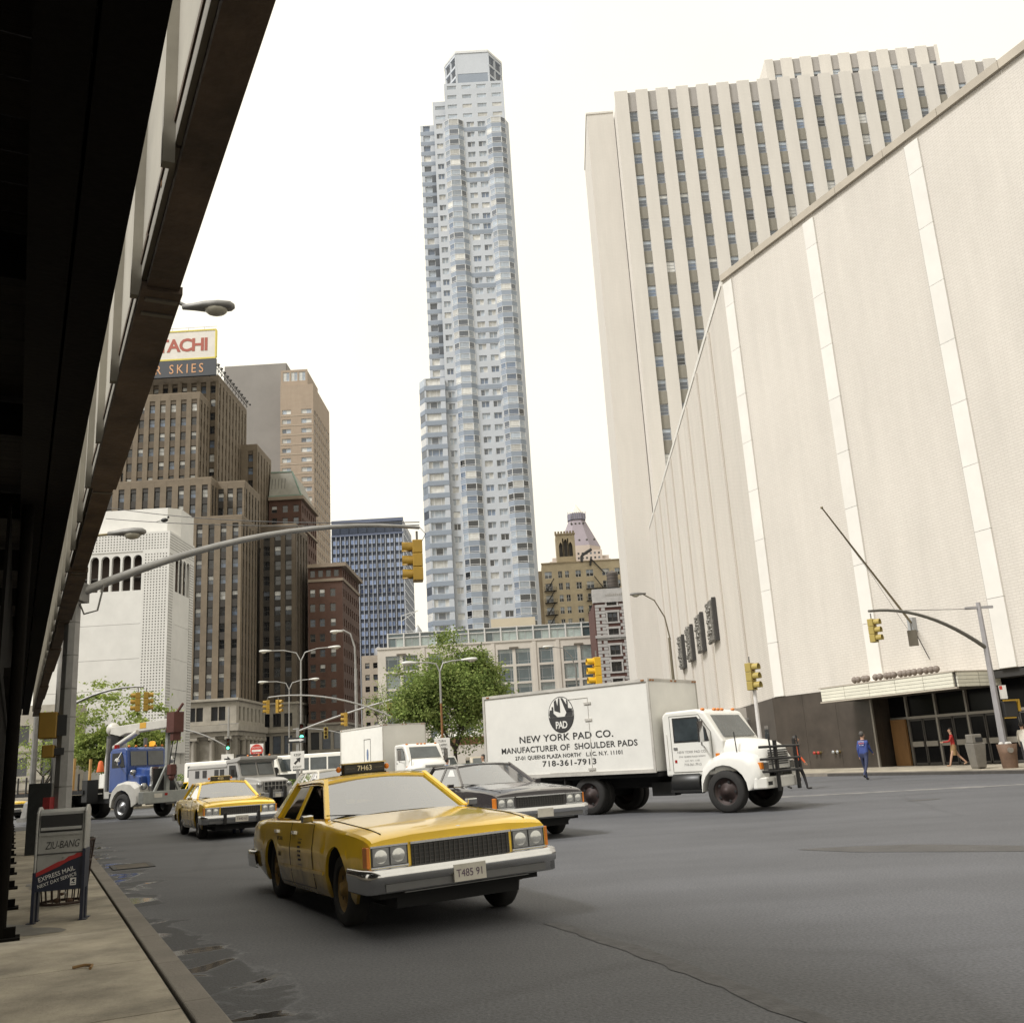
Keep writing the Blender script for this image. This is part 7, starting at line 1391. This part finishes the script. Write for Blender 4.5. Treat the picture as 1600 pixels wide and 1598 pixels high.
van('jeep', 'tan square off-road car under the leafy tree', (-2.6, 60.0, 0), R(-80), paintm('tan_paint', (.45, .40, .31)), 4.2, 1.8, 1.85, 1.2, 'car', 2)
van('delivery_van', 'white van parked by the rusty lamp pole under the food stall awning', (-5.9, 62.5, 0), R(-50), white_v, 5, 1.95, 2.0, .9)
van('delivery_van', 'white van beyond the dark car, next to the shoulder pad truck', (3.0, 66, 0), R(-100), white_v, 5, 1.95, 2.0, .9)
fs = thing('food_stall', 'street food stall with scalloped white roof and brown awning band', 'stall', (-3.5, 69, 0)); q = MB(); q.box(-2.6, 4.4, -1, 1, 0.1, 1.1); q.build('counter', chrome_d, fs); q = MB(); q.box(-2.8, 4.6, -1.1, 1.1, 2.75, 3.25); q.build('awning_band', mat('awning_brown', (.38, .20, .13), .8), fs); q = MB()
for k in range(6): x = -2.2+k*1.24; q.lathe([(.75, 3.25), (.45, 3.6), (.1, 3.85)], 10, 'z', c=(x, 0, 0))
q.build('roof_scallops', white_v, fs)
for x in (-2.6, 0.9, 4.4): q = MB(); q.bar((x, -1, .1), (x, -1, 2.8), .09); q.build('post', galv_d, fs)
fn = thing('construction_fence', 'low dark plywood fence behind the armoured van', 'fence')
for k in range(7): q = MB(); q.box(-18.2+k*.95, -17.27+k*.95, 63.0-k*.25, 63.06-k*.25, .13, 1.5); q.build('fence_panel', black_t, fn)
# ------------------------------------------------------------------ people
SKINQ = []
skin_m = mat('skin', (.42, .25, .17), .6, 0, .1, 8); hair_k = mat('hair_dark', (.015, .012, .010), .6); shoe_k = mat('shoe_black', (.015, .013, .012), .5)
def person(label, loc, yaw, H=1.75, legs=((25, 10), (-20, 25)), arms=((-20, 20), (20, 25)), lean=4, top=None, bottom=None, sleeves=None, shoes=None, bare=False, skirt=False, sx=1., group=None, hairm=None, seated=False, skin=None, headyaw=0):
    """one continuous skinned body; angles in degrees, forward positive: (hip, knee) and (shoulder, elbow) for left, right"""
    o = thing('person', label, 'person', loc, yaw, group); k = H/1.75; sk_ = skin or skin_m
    mats = [top, bottom, sk_, shoes or shoe_k]; V, E, Rr, Tg = [], [], [], []
    def add(p, r, t, par=None):
        V.append(Vector(p)*k); Rr.append((r[0]*k*sx, r[1]*k*sx) if isinstance(r, tuple) else (r*k, r*k)); Tg.append(t)
        if par is not None: E.append((par, len(V)-1))
        return len(V)-1
    ln = R(lean); up_ = Vector((math.sin(ln), 0, math.cos(ln)))
    pel = add((0, 0, .93), (.145, .11), 1); sp1 = add(Vector((0, 0, .93))+up_*.16, (.135, .10), 0, pel); ch = add(Vector((0, 0, .93))+up_*.38, (.165, .115), 0, sp1); nb = add(Vector((0, 0, .93))+up_*.53, (.085, .07), 0, ch)
    nk = add(Vector((0, 0, .93))+up_*.585, .052, 2, nb); hb_ = Vector((0, 0, .93))+up_*.63; h1 = add(hb_+Vector((.015, 0, .035)), (.07, .08), 2, nk); h2 = add(hb_+Vector((.012, 0, .12)), (.078, .095), 2, h1); add(hb_+Vector((0, 0, .185)), .055, 2, h2)
    hands = []
    for sg_, (a, e) in zip((1, -1), arms):
        S = Vector((0, 0, .93))+up_*.475+Vector((0, sg_*.17, 0)); s0 = add(S, .062, 0, ch); a = R(a); d = Vector((math.sin(a), sg_*.12, -math.cos(a))).normalized(); El = S+d*.29; e0 = add(El, .046, 0 if sleeves != 'short' else 2, s0)
        b = a+R(e); d2 = Vector((math.sin(b), -sg_*.03, -math.cos(b))).normalized(); Wr = El+d2*.25; w0 = add(Wr, .032, 2 if sleeves == 'short' else 0, e0); hd = add(Wr+d2*.07, (.036, .022), 2, w0); hands.append((Wr+d2*.09, d2, sg_))
    for sg_, (a, kn) in zip((1, -1), legs):
        Hp = Vector((0, sg_*.095, .88)); s0 = add(Hp, .088, 1, pel); a = R(a); d = Vector((math.sin(a), sg_*.01, -math.cos(a))); Kn = Hp+d*.43; k0 = add(Kn, .058, 2 if bare else 1, s0); b = a-R(kn); d2 = Vector((math.sin(b), 0, -math.cos(b))); An = Kn+d2*.40; a0 = add(An, .04, 2 if bare else 1, k0); hl = add(An+d2*.035+Vector((-.02, 0, 0)), .036, 3, a0); tl = R(min(0, math.degrees(b)))*.6; add(An+d2*.045+Vector((.15*math.cos(tl), 0, .15*math.sin(tl)+.01)), .034, 3, hl)
    lo = min(v.z-r[0]*.9 for v, r in zip(V, Rr))
    if not seated: V = [v-Vector((0, 0, lo)) for v in V]; off = -lo
    else: off = 0
    me = bpy.data.meshes.new('body'); me.from_pydata([tuple(v) for v in V], E, []); t = bpy.data.objects.new('body_rig', me); col.objects.link(t)
    t.modifiers.new('skin', 'SKIN'); me.skin_vertices.new() if not me.skin_vertices else None
    for i, sv in enumerate(me.skin_vertices[0].data): sv.radius = Rr[i]; sv.use_root = (i == 0)
    ss = t.modifiers.new('sub', 'SUBSURF'); ss.levels = 2; ss.render_levels = 2
    b_ = obj('body', bpy.data.meshes.new('body'), o); SKINQ.append((t, b_, V, Tg, E, mats))
    HC = hb_*k+Vector((0, 0, off+.11*k))
    q = MB(); q.sph((HC.x-.022*k, 0, HC.z+.025*k), .108*k, 14, 10, 0, (1.0, .86, 1.05)); hr = q.mesh('hair', hairm or hair_k)
    bm = bmesh.new(); bm.from_mesh(hr); bmesh.ops.delete(bm, geom=[v for v in bm.verts if v.co.x > HC.x+.03*k and v.co.z < HC.z+.06*k or v.co.z < HC.z-.07*k], context='VERTS'); bm.to_mesh(hr); bm.free(); obj('hair', hr, o)
    q = MB(); q.sph((HC.x+.098*k, 0, HC.z-.01*k), .016*k, 6, 5, 0, (1.2, .8, 1.5))
    for y in (-.036, .036): q.sph((HC.x+.085*k, y*k, HC.z+.018*k), .011*k, 6, 5, 1)
    for y in (-.085, .085): q.sph((HC.x, y*k, HC.z-.002*k), .024*k, 6, 5, 0, (.7, .4, 1.2))
    q.box(HC.x+.078*k, HC.x+.092*k, -.02*k, .02*k, HC.z-.055*k, HC.z-.047*k, 2); q.build('face', [sk_, hair_k, mat('lips', (.30, .12, .10), .5)], o)
    q = MB()
    for (hp, d2, sg_) in hands:
        hp = hp*k+Vector((0, 0, off)); fwd = d2; sd_ = Vector((0, 1, 0)).cross(fwd).normalized()
        for j in range(4): bs = hp+sd_*(.018-.012*j)*k; cl = Vector((0, -sg_*.02, 0)); q.tube([tuple(bs-fwd*.02*k), tuple(bs+fwd*.035*k*(1-.1*abs(j-1.3))+cl*.3), tuple(bs+fwd*.06*k*(1-.12*abs(j-1.3))+cl*.9)], [.009*k, .0085*k, .007*k], 6)
        q.tube([tuple(hp-fwd*.05*k+sd_*.028*k), tuple(hp-fwd*.015*k+sd_*.045*k), tuple(hp+fwd*.015*k+sd_*.04*k)], [.010*k, .010*k, .008*k], 6)
    q.build('fingers', sk_, o)
    if skirt:
        q = MB(); pr = [(.125, .150, .99), (.135, .165, .92), (.135, .17, .75), (.125, .16, .52)]; n = 16; G = []
        for rx, ry, z in pr: G.append([(rx*k*math.cos(t*2*math.pi/n)+(.02 if z < .8 else 0), ry*k*math.sin(t*2*math.pi/n), z*k+off) for t in range(n+1)])
        q.grid(G); q.build('skirt', bottom, o)
    return o
def finish_people():
    dg = bpy.context.evaluated_depsgraph_get()
    for t, b, V, Tg, E, mats in SKINQ:
        me = bpy.data.meshes.new_from_object(t.evaluated_get(dg)); me.name = 'body'; me.materials.clear()
        for m in mats: me.materials.append(m)
        segs = [(V[a], V[c], Tg[a], Tg[c]) for a, c in E]
        for p in me.polygons:
            c = p.center; best = None
            for a, d, ta, td in segs:
                ab = d-a; u = max(0, min(1, (c-a).dot(ab)/max(ab.length_squared, 1e-9))); ds = (c-(a+ab*u)).length
                if best is None or ds < best[0]: best = (ds, td if u > .35 or ta == td else ta)
            p.material_index = best[1]; p.use_smooth = True
        b.data = me
    for t, *_ in SKINQ: m = t.data; bpy.data.objects.remove(t); bpy.data.meshes.remove(m)
cl = lambda n, c: mat(n, c, .8, 0, .2, 9, .2, 30)
pm = person('pedestrian in blue jacket and jeans crossing the road before the hall', (12.85, 38.0, 0), R(48), 1.76, ((18, 8), (-24, 22)), ((-12, 25), (18, 40)), 5, cl('denim_blue', (.035, .06, .22)), cl('jeans', (.025, .032, .075)), sx=1.25, hairm=mat('hair_grey', (.06, .055, .05), .7))
q = MB()                # pale and red print across the back of the jacket
for y, z, w_, h_, m_ in ((-.09, 1.40, .05, .035, 0), (-.02, 1.41, .07, .03, 0), (.06, 1.40, .05, .035, 0), (-.08, 1.33, .05, .05, 1), (0, 1.325, .06, .055, 1), (.075, 1.33, .045, .05, 1), (-.05, 1.27, .08, .025, 0), (.05, 1.27, .06, .025, 0)): q.box(-.122, -.113, y-w_/2, y+w_/2, z, z+h_, m_)
tag(q.build('jacket_print', [mat('print_pale', (.42, .40, .45), .7), mat('print_red', (.40, .12, .13), .7)], pm), kind='stuff')
person('woman in red top and tan skirt walking past the glass entrance doors', (18.6, 43.4, .14), R(165), 1.62, ((22, 6), (-26, 16)), ((32, 55), (-10, 20)), 3, cl('red_top', (.36, .022, .018)), cl('tan_skirt', (.26, .16, .07)), bare=True, skirt=True, shoes=mat('tan_shoe', (.4, .25, .15), .5))
person('figure in white top behind the rusty litter barrel', (19.2, 38.4, .14), R(60), 1.6, ((3, 3), (-3, 3)), ((10, 15), (-5, 20)), 8, cl('white_top', (.62, .57, .50)), cl('dark_skirt', (.03, .028, .03)), sx=1.15)
person('pedestrian in orange vest stepping past the truck bull bar', (9.1, 33.6, 0), R(-20), 1.72, ((20, 10), (-18, 20)), ((-15, 20), (15, 20)), 3, cl('orange_vest', (.62, .10, .03)), cl('black_trousers', (.02, .018, .02)))
person('dark-haired man in pale shirt beyond the charcoal sedan roof', (-2.0, 45.5, 0), R(215), 1.78, ((4, 2), (-4, 2)), ((5, 10), (-5, 10)), 2, cl('pale_shirt', (.6, .58, .55)), cl('grey_trousers', (.06, .06, .065)))
person('man in light blue shirt standing by the rusty lamp pole sign', (-4.05, 50.0, 0), R(40), 1.74, ((3, 2), (-3, 2)), ((5, 10), (-5, 10)), 2, cl('light_blue_shirt', (.22, .30, .48)), MATS['grey_trousers'])
# drivers, seated behind the windscreens
for lab, base in (('taxi driver in dark jacket at the wheel of the nearest taxi', T1), ('driver in grey shirt at the wheel of the charcoal sedan', G1), ('taxi driver in brown shirt at the wheel of the guarded-bumper taxi', T2)):
    M = Matrix.Translation(base.location) @ Matrix.Rotation(base.rotation_euler.z, 4, 'Z') @ Matrix.Scale(base.scale[0], 4); p = M @ Vector((-.2, .36, -.38))
    person(lab, tuple(p), base.rotation_euler.z, 1.7, ((80, 70), (80, 70)), ((50, 45), (55, 40)), 0, cl('driver_'+lab.split()[3][:4], (.05, .045, .045) if 'dark' in lab else (.14, .13, .12)), MATS['jeans'], seated=True)

# ------------------------------------------------------------------ trees
def leaf_mat(name, c):
    m = bpy.data.materials.new(name); m.use_nodes = True; n, l = m.node_tree.nodes, m.node_tree.links; n.remove(n['Principled BSDF'])
    d = n.new('ShaderNodeBsdfDiffuse'); t = n.new('ShaderNodeBsdfTranslucent'); mxs = n.new('ShaderNodeMixShader'); mxs.inputs[0].default_value = .3; tc = n.new('ShaderNodeTexCoord'); nz = n.new('ShaderNodeTexNoise'); nz.inputs['Scale'].default_value = .9; nz.inputs['Detail'].default_value = 4; l.new(tc.outputs['Object'], nz.inputs['Vector'])
    mr = n.new('ShaderNodeMapRange'); mr.inputs[1].default_value = .3; mr.inputs[2].default_value = .7; mr.inputs[3].default_value = .65; mr.inputs[4].default_value = 1.35; l.new(nz.outputs['Fac'], mr.inputs[0]); vm = n.new('ShaderNodeVectorMath'); vm.operation = 'SCALE'; vm.inputs[0].default_value = c; l.new(mr.outputs[0], vm.inputs['Scale'])
    for x in (d, t): l.new(vm.outputs[0], x.inputs[0])
    l.new(d.outputs[0], mxs.inputs[1]); l.new(t.outputs[0], mxs.inputs[2]); l.new(mxs.outputs[0], n['Material Output'].inputs[0]); return m
bark = mat('bark', (.055, .045, .035), .9, 0, .35, 3, .5, 20)
L1_, L2_, L3_ = leaf_mat('leaf_mid', (.19, .25, .075)), leaf_mat('leaf_dark', (.11, .155, .048)), leaf_mat('leaf_bright', (.26, .31, .105)); L4_ = leaf_mat('leaf_yellow', (.28, .34, .095)); 
def tree(name, label, loc, H, crown, leaves, seed, r0=.16, lsz=.14, fork=.25, mats=(0, 1, 2), cols=None, clump=.42, flat=.6, group=None, vase=.9):
    """trunk and limbs grown by splitting; leaf-sized faces gathered in clumps at the twig ends. crown=(rx, ry, z0, z1)"""
    rg = random.Random(seed); o = thing(name, label, 'tree', loc, 0, group); rx, ry, z0, z1 = crown; tips = []; q = MB(); zc = (z0+z1)/2
    def grow(p, d, L, r, dep):
        mid = p+d*L*.5+Vector((rg.uniform(-1, 1), rg.uniform(-1, 1), 0))*L*.07; e = p+d*L; q.tube([tuple(p), tuple(mid), tuple(e)], [r, r*.88, r*.72], 6 if dep < 2 else 4, cap=False)
        if dep >= 2: tips.append(mid)
        if dep >= 5: tips.append(e); return
        for i in range(3 if dep < 2 else 2+(rg.random() < .45)):
            a = rg.uniform(0, 6.28); t = rg.uniform(.35, .95)*vase; nd = (d*math.cos(t)+Vector((math.cos(a), math.sin(a), rg.uniform(-.15, .5)))*math.sin(t)).normalized(); L2 = L*rg.uniform(.62, .9); e2 = e+nd*L2
            k = (e2.x/rx)**2+(e2.y/ry)**2+((e2.z-zc)/((z1-z0)/2))**2
            if k > 1.15: nd = (nd+Vector((-e2.x/rx, -e2.y/ry, (zc-e2.z)/(z1-z0)*1.2))*.8).normalized(); L2 *= .7
            grow(e, nd, L2, r*.66, dep+1)
    grow(Vector((0, 0, 0)), Vector((rg.uniform(-.05, .05), 0, 1)).normalized(), H*fork, r0, 0); q.build('trunk', bark, o, fix=False)
    # a few free clumps fill the outline
    for _ in range(int(len(tips)*.25)):
        a, b, c = rg.gauss(0, 1), rg.gauss(0, 1), rg.gauss(0, 1); n_ = math.sqrt(a*a+b*b+c*c); u = rg.uniform(.5, .98); tips.append(Vector((a/n_*rx*u, b/n_*ry*u, zc+c/n_*(z1-z0)/2*u)))
    V, F, I = [], [], []; ok = [t for t in tips if (t.x/rx)**2+(t.y/ry)**2+((t.z-zc)/((z1-z0)/2))**2 < 1.35 and t.z > z0*.9]; per = max(4, leaves//max(1, len(ok)))
    for t in ok:
        cs = rg.uniform(.55, 1.3)*clump; m0 = rg.choices((0, 1, 2), (5, 3, 3))[0]
        for _ in range(int(per*rg.uniform(.5, 1.5))):
            c = t+Vector((rg.gauss(0, cs), rg.gauss(0, cs), rg.gauss(0, cs*flat))); s_ = lsz*rg.uniform(.6, 1.35); ax = Vector((rg.gauss(0, 1), rg.gauss(0, 1), rg.gauss(0, .6))).normalized(); bx_ = ax.cross(Vector((rg.gauss(0, 1), rg.gauss(0, 1), rg.gauss(0, 1)))).normalized()
            i = len(V); V += [tuple(c-ax*s_*.5), tuple(c+bx_*s_*.3), tuple(c+ax*s_*.5), tuple(c-bx_*s_*.3)]; F.append((i, i+1, i+2, i+3)); I.append(m0 if rg.random() < .75 else rg.choice((0, 1, 2)))
    me = bpy.data.meshes.new('crown'); me.from_pydata(V, [], F)
    for m in (cols or (L1_, L2_, L3_)): me.materials.append(m)
    me.polygons.foreach_set('material_index', I); obj('crown', me, o); return o
tree('street_tree', 'broad leafy green tree on the island behind the second box truck', (-4.6, 64, .1), 9.6, (4.1, 3.6, 1.9, 10.2), 64000, 11, .17, .19, .24, clump=.5)
tree('street_tree', 'airy yellow-green locust tree behind the crane truck', (-24.6, 59, .1), 7.0, (4.1, 3.2, 1.9, 7.6), 26000, 23, .12, .2, .22, cols=(L4_, L1_, L3_), clump=.36, flat=.35, vase=1.05)
tree('street_tree', 'thin sparse young tree left of the broad leafy tree', (-12.6, 96, .1), 10, (2.6, 2.4, 4, 11.0), 2600, 31, .1, .17, .3, cols=(L4_, L1_, L1_), clump=.5)
tree('street_tree', 'low green tree peeping round the shed end', (-30.5, 62, .1), 6, (2.4, 2.4, 1.6, 6.5), 5000, 37, .1, .14, .22, cols=(L4_, L1_, L3_), clump=.36, flat=.4)
def shrub(label, loc, rx, h, n, seed):
    rg = random.Random(seed); o = thing('shrub', label, 'shrub', loc); V, F, I = [], [], []
    for _ in range(n):
        a = rg.uniform(0, 6.28); u = rg.random()**.5; z = rg.random(); c = Vector((rx*u*math.cos(a)*(1-.4*z), rx*.6*u*math.sin(a), h*z)); ax = Vector((rg.gauss(0, 1), rg.gauss(0, 1), rg.gauss(0, 1))).normalized(); b = ax.cross(Vector((rg.gauss(0, 1), rg.gauss(0, 1), rg.gauss(0, 1)))).normalized(); s_ = .22*rg.uniform(.6, 1.3); i = len(V); V += [tuple(c-ax*s_*.5), tuple(c+b*s_*.3), tuple(c+ax*s_*.5), tuple(c-b*s_*.3)]; F.append((i, i+1, i+2, i+3)); I.append(rg.choice((0, 1, 1, 2)))
    me = bpy.data.meshes.new('foliage'); me.from_pydata(V, [], F)
    for m in (L1_, L2_, L3_): me.materials.append(m)
    me.polygons.foreach_set('material_index', I); obj('foliage', me, o); q = MB()
    for k in range(6): a = rg.uniform(0, 6.28); q.tube([(0, 0, 0), (rx*.5*math.cos(a), rx*.3*math.sin(a), h*.8)], [.04, .015], 5)
    q.build('stems', bark, o)
shrub('dark green shrubbery at the foot of the white perforated building', (-40.5, 118, 0), 3.4, 2.2, 1600, 3)
shrub('green planting along the dark fence behind the armoured van', (-15.2, 61.2, .13), 1.4, 1.0, 900, 5)
finish_text(); finish_people()
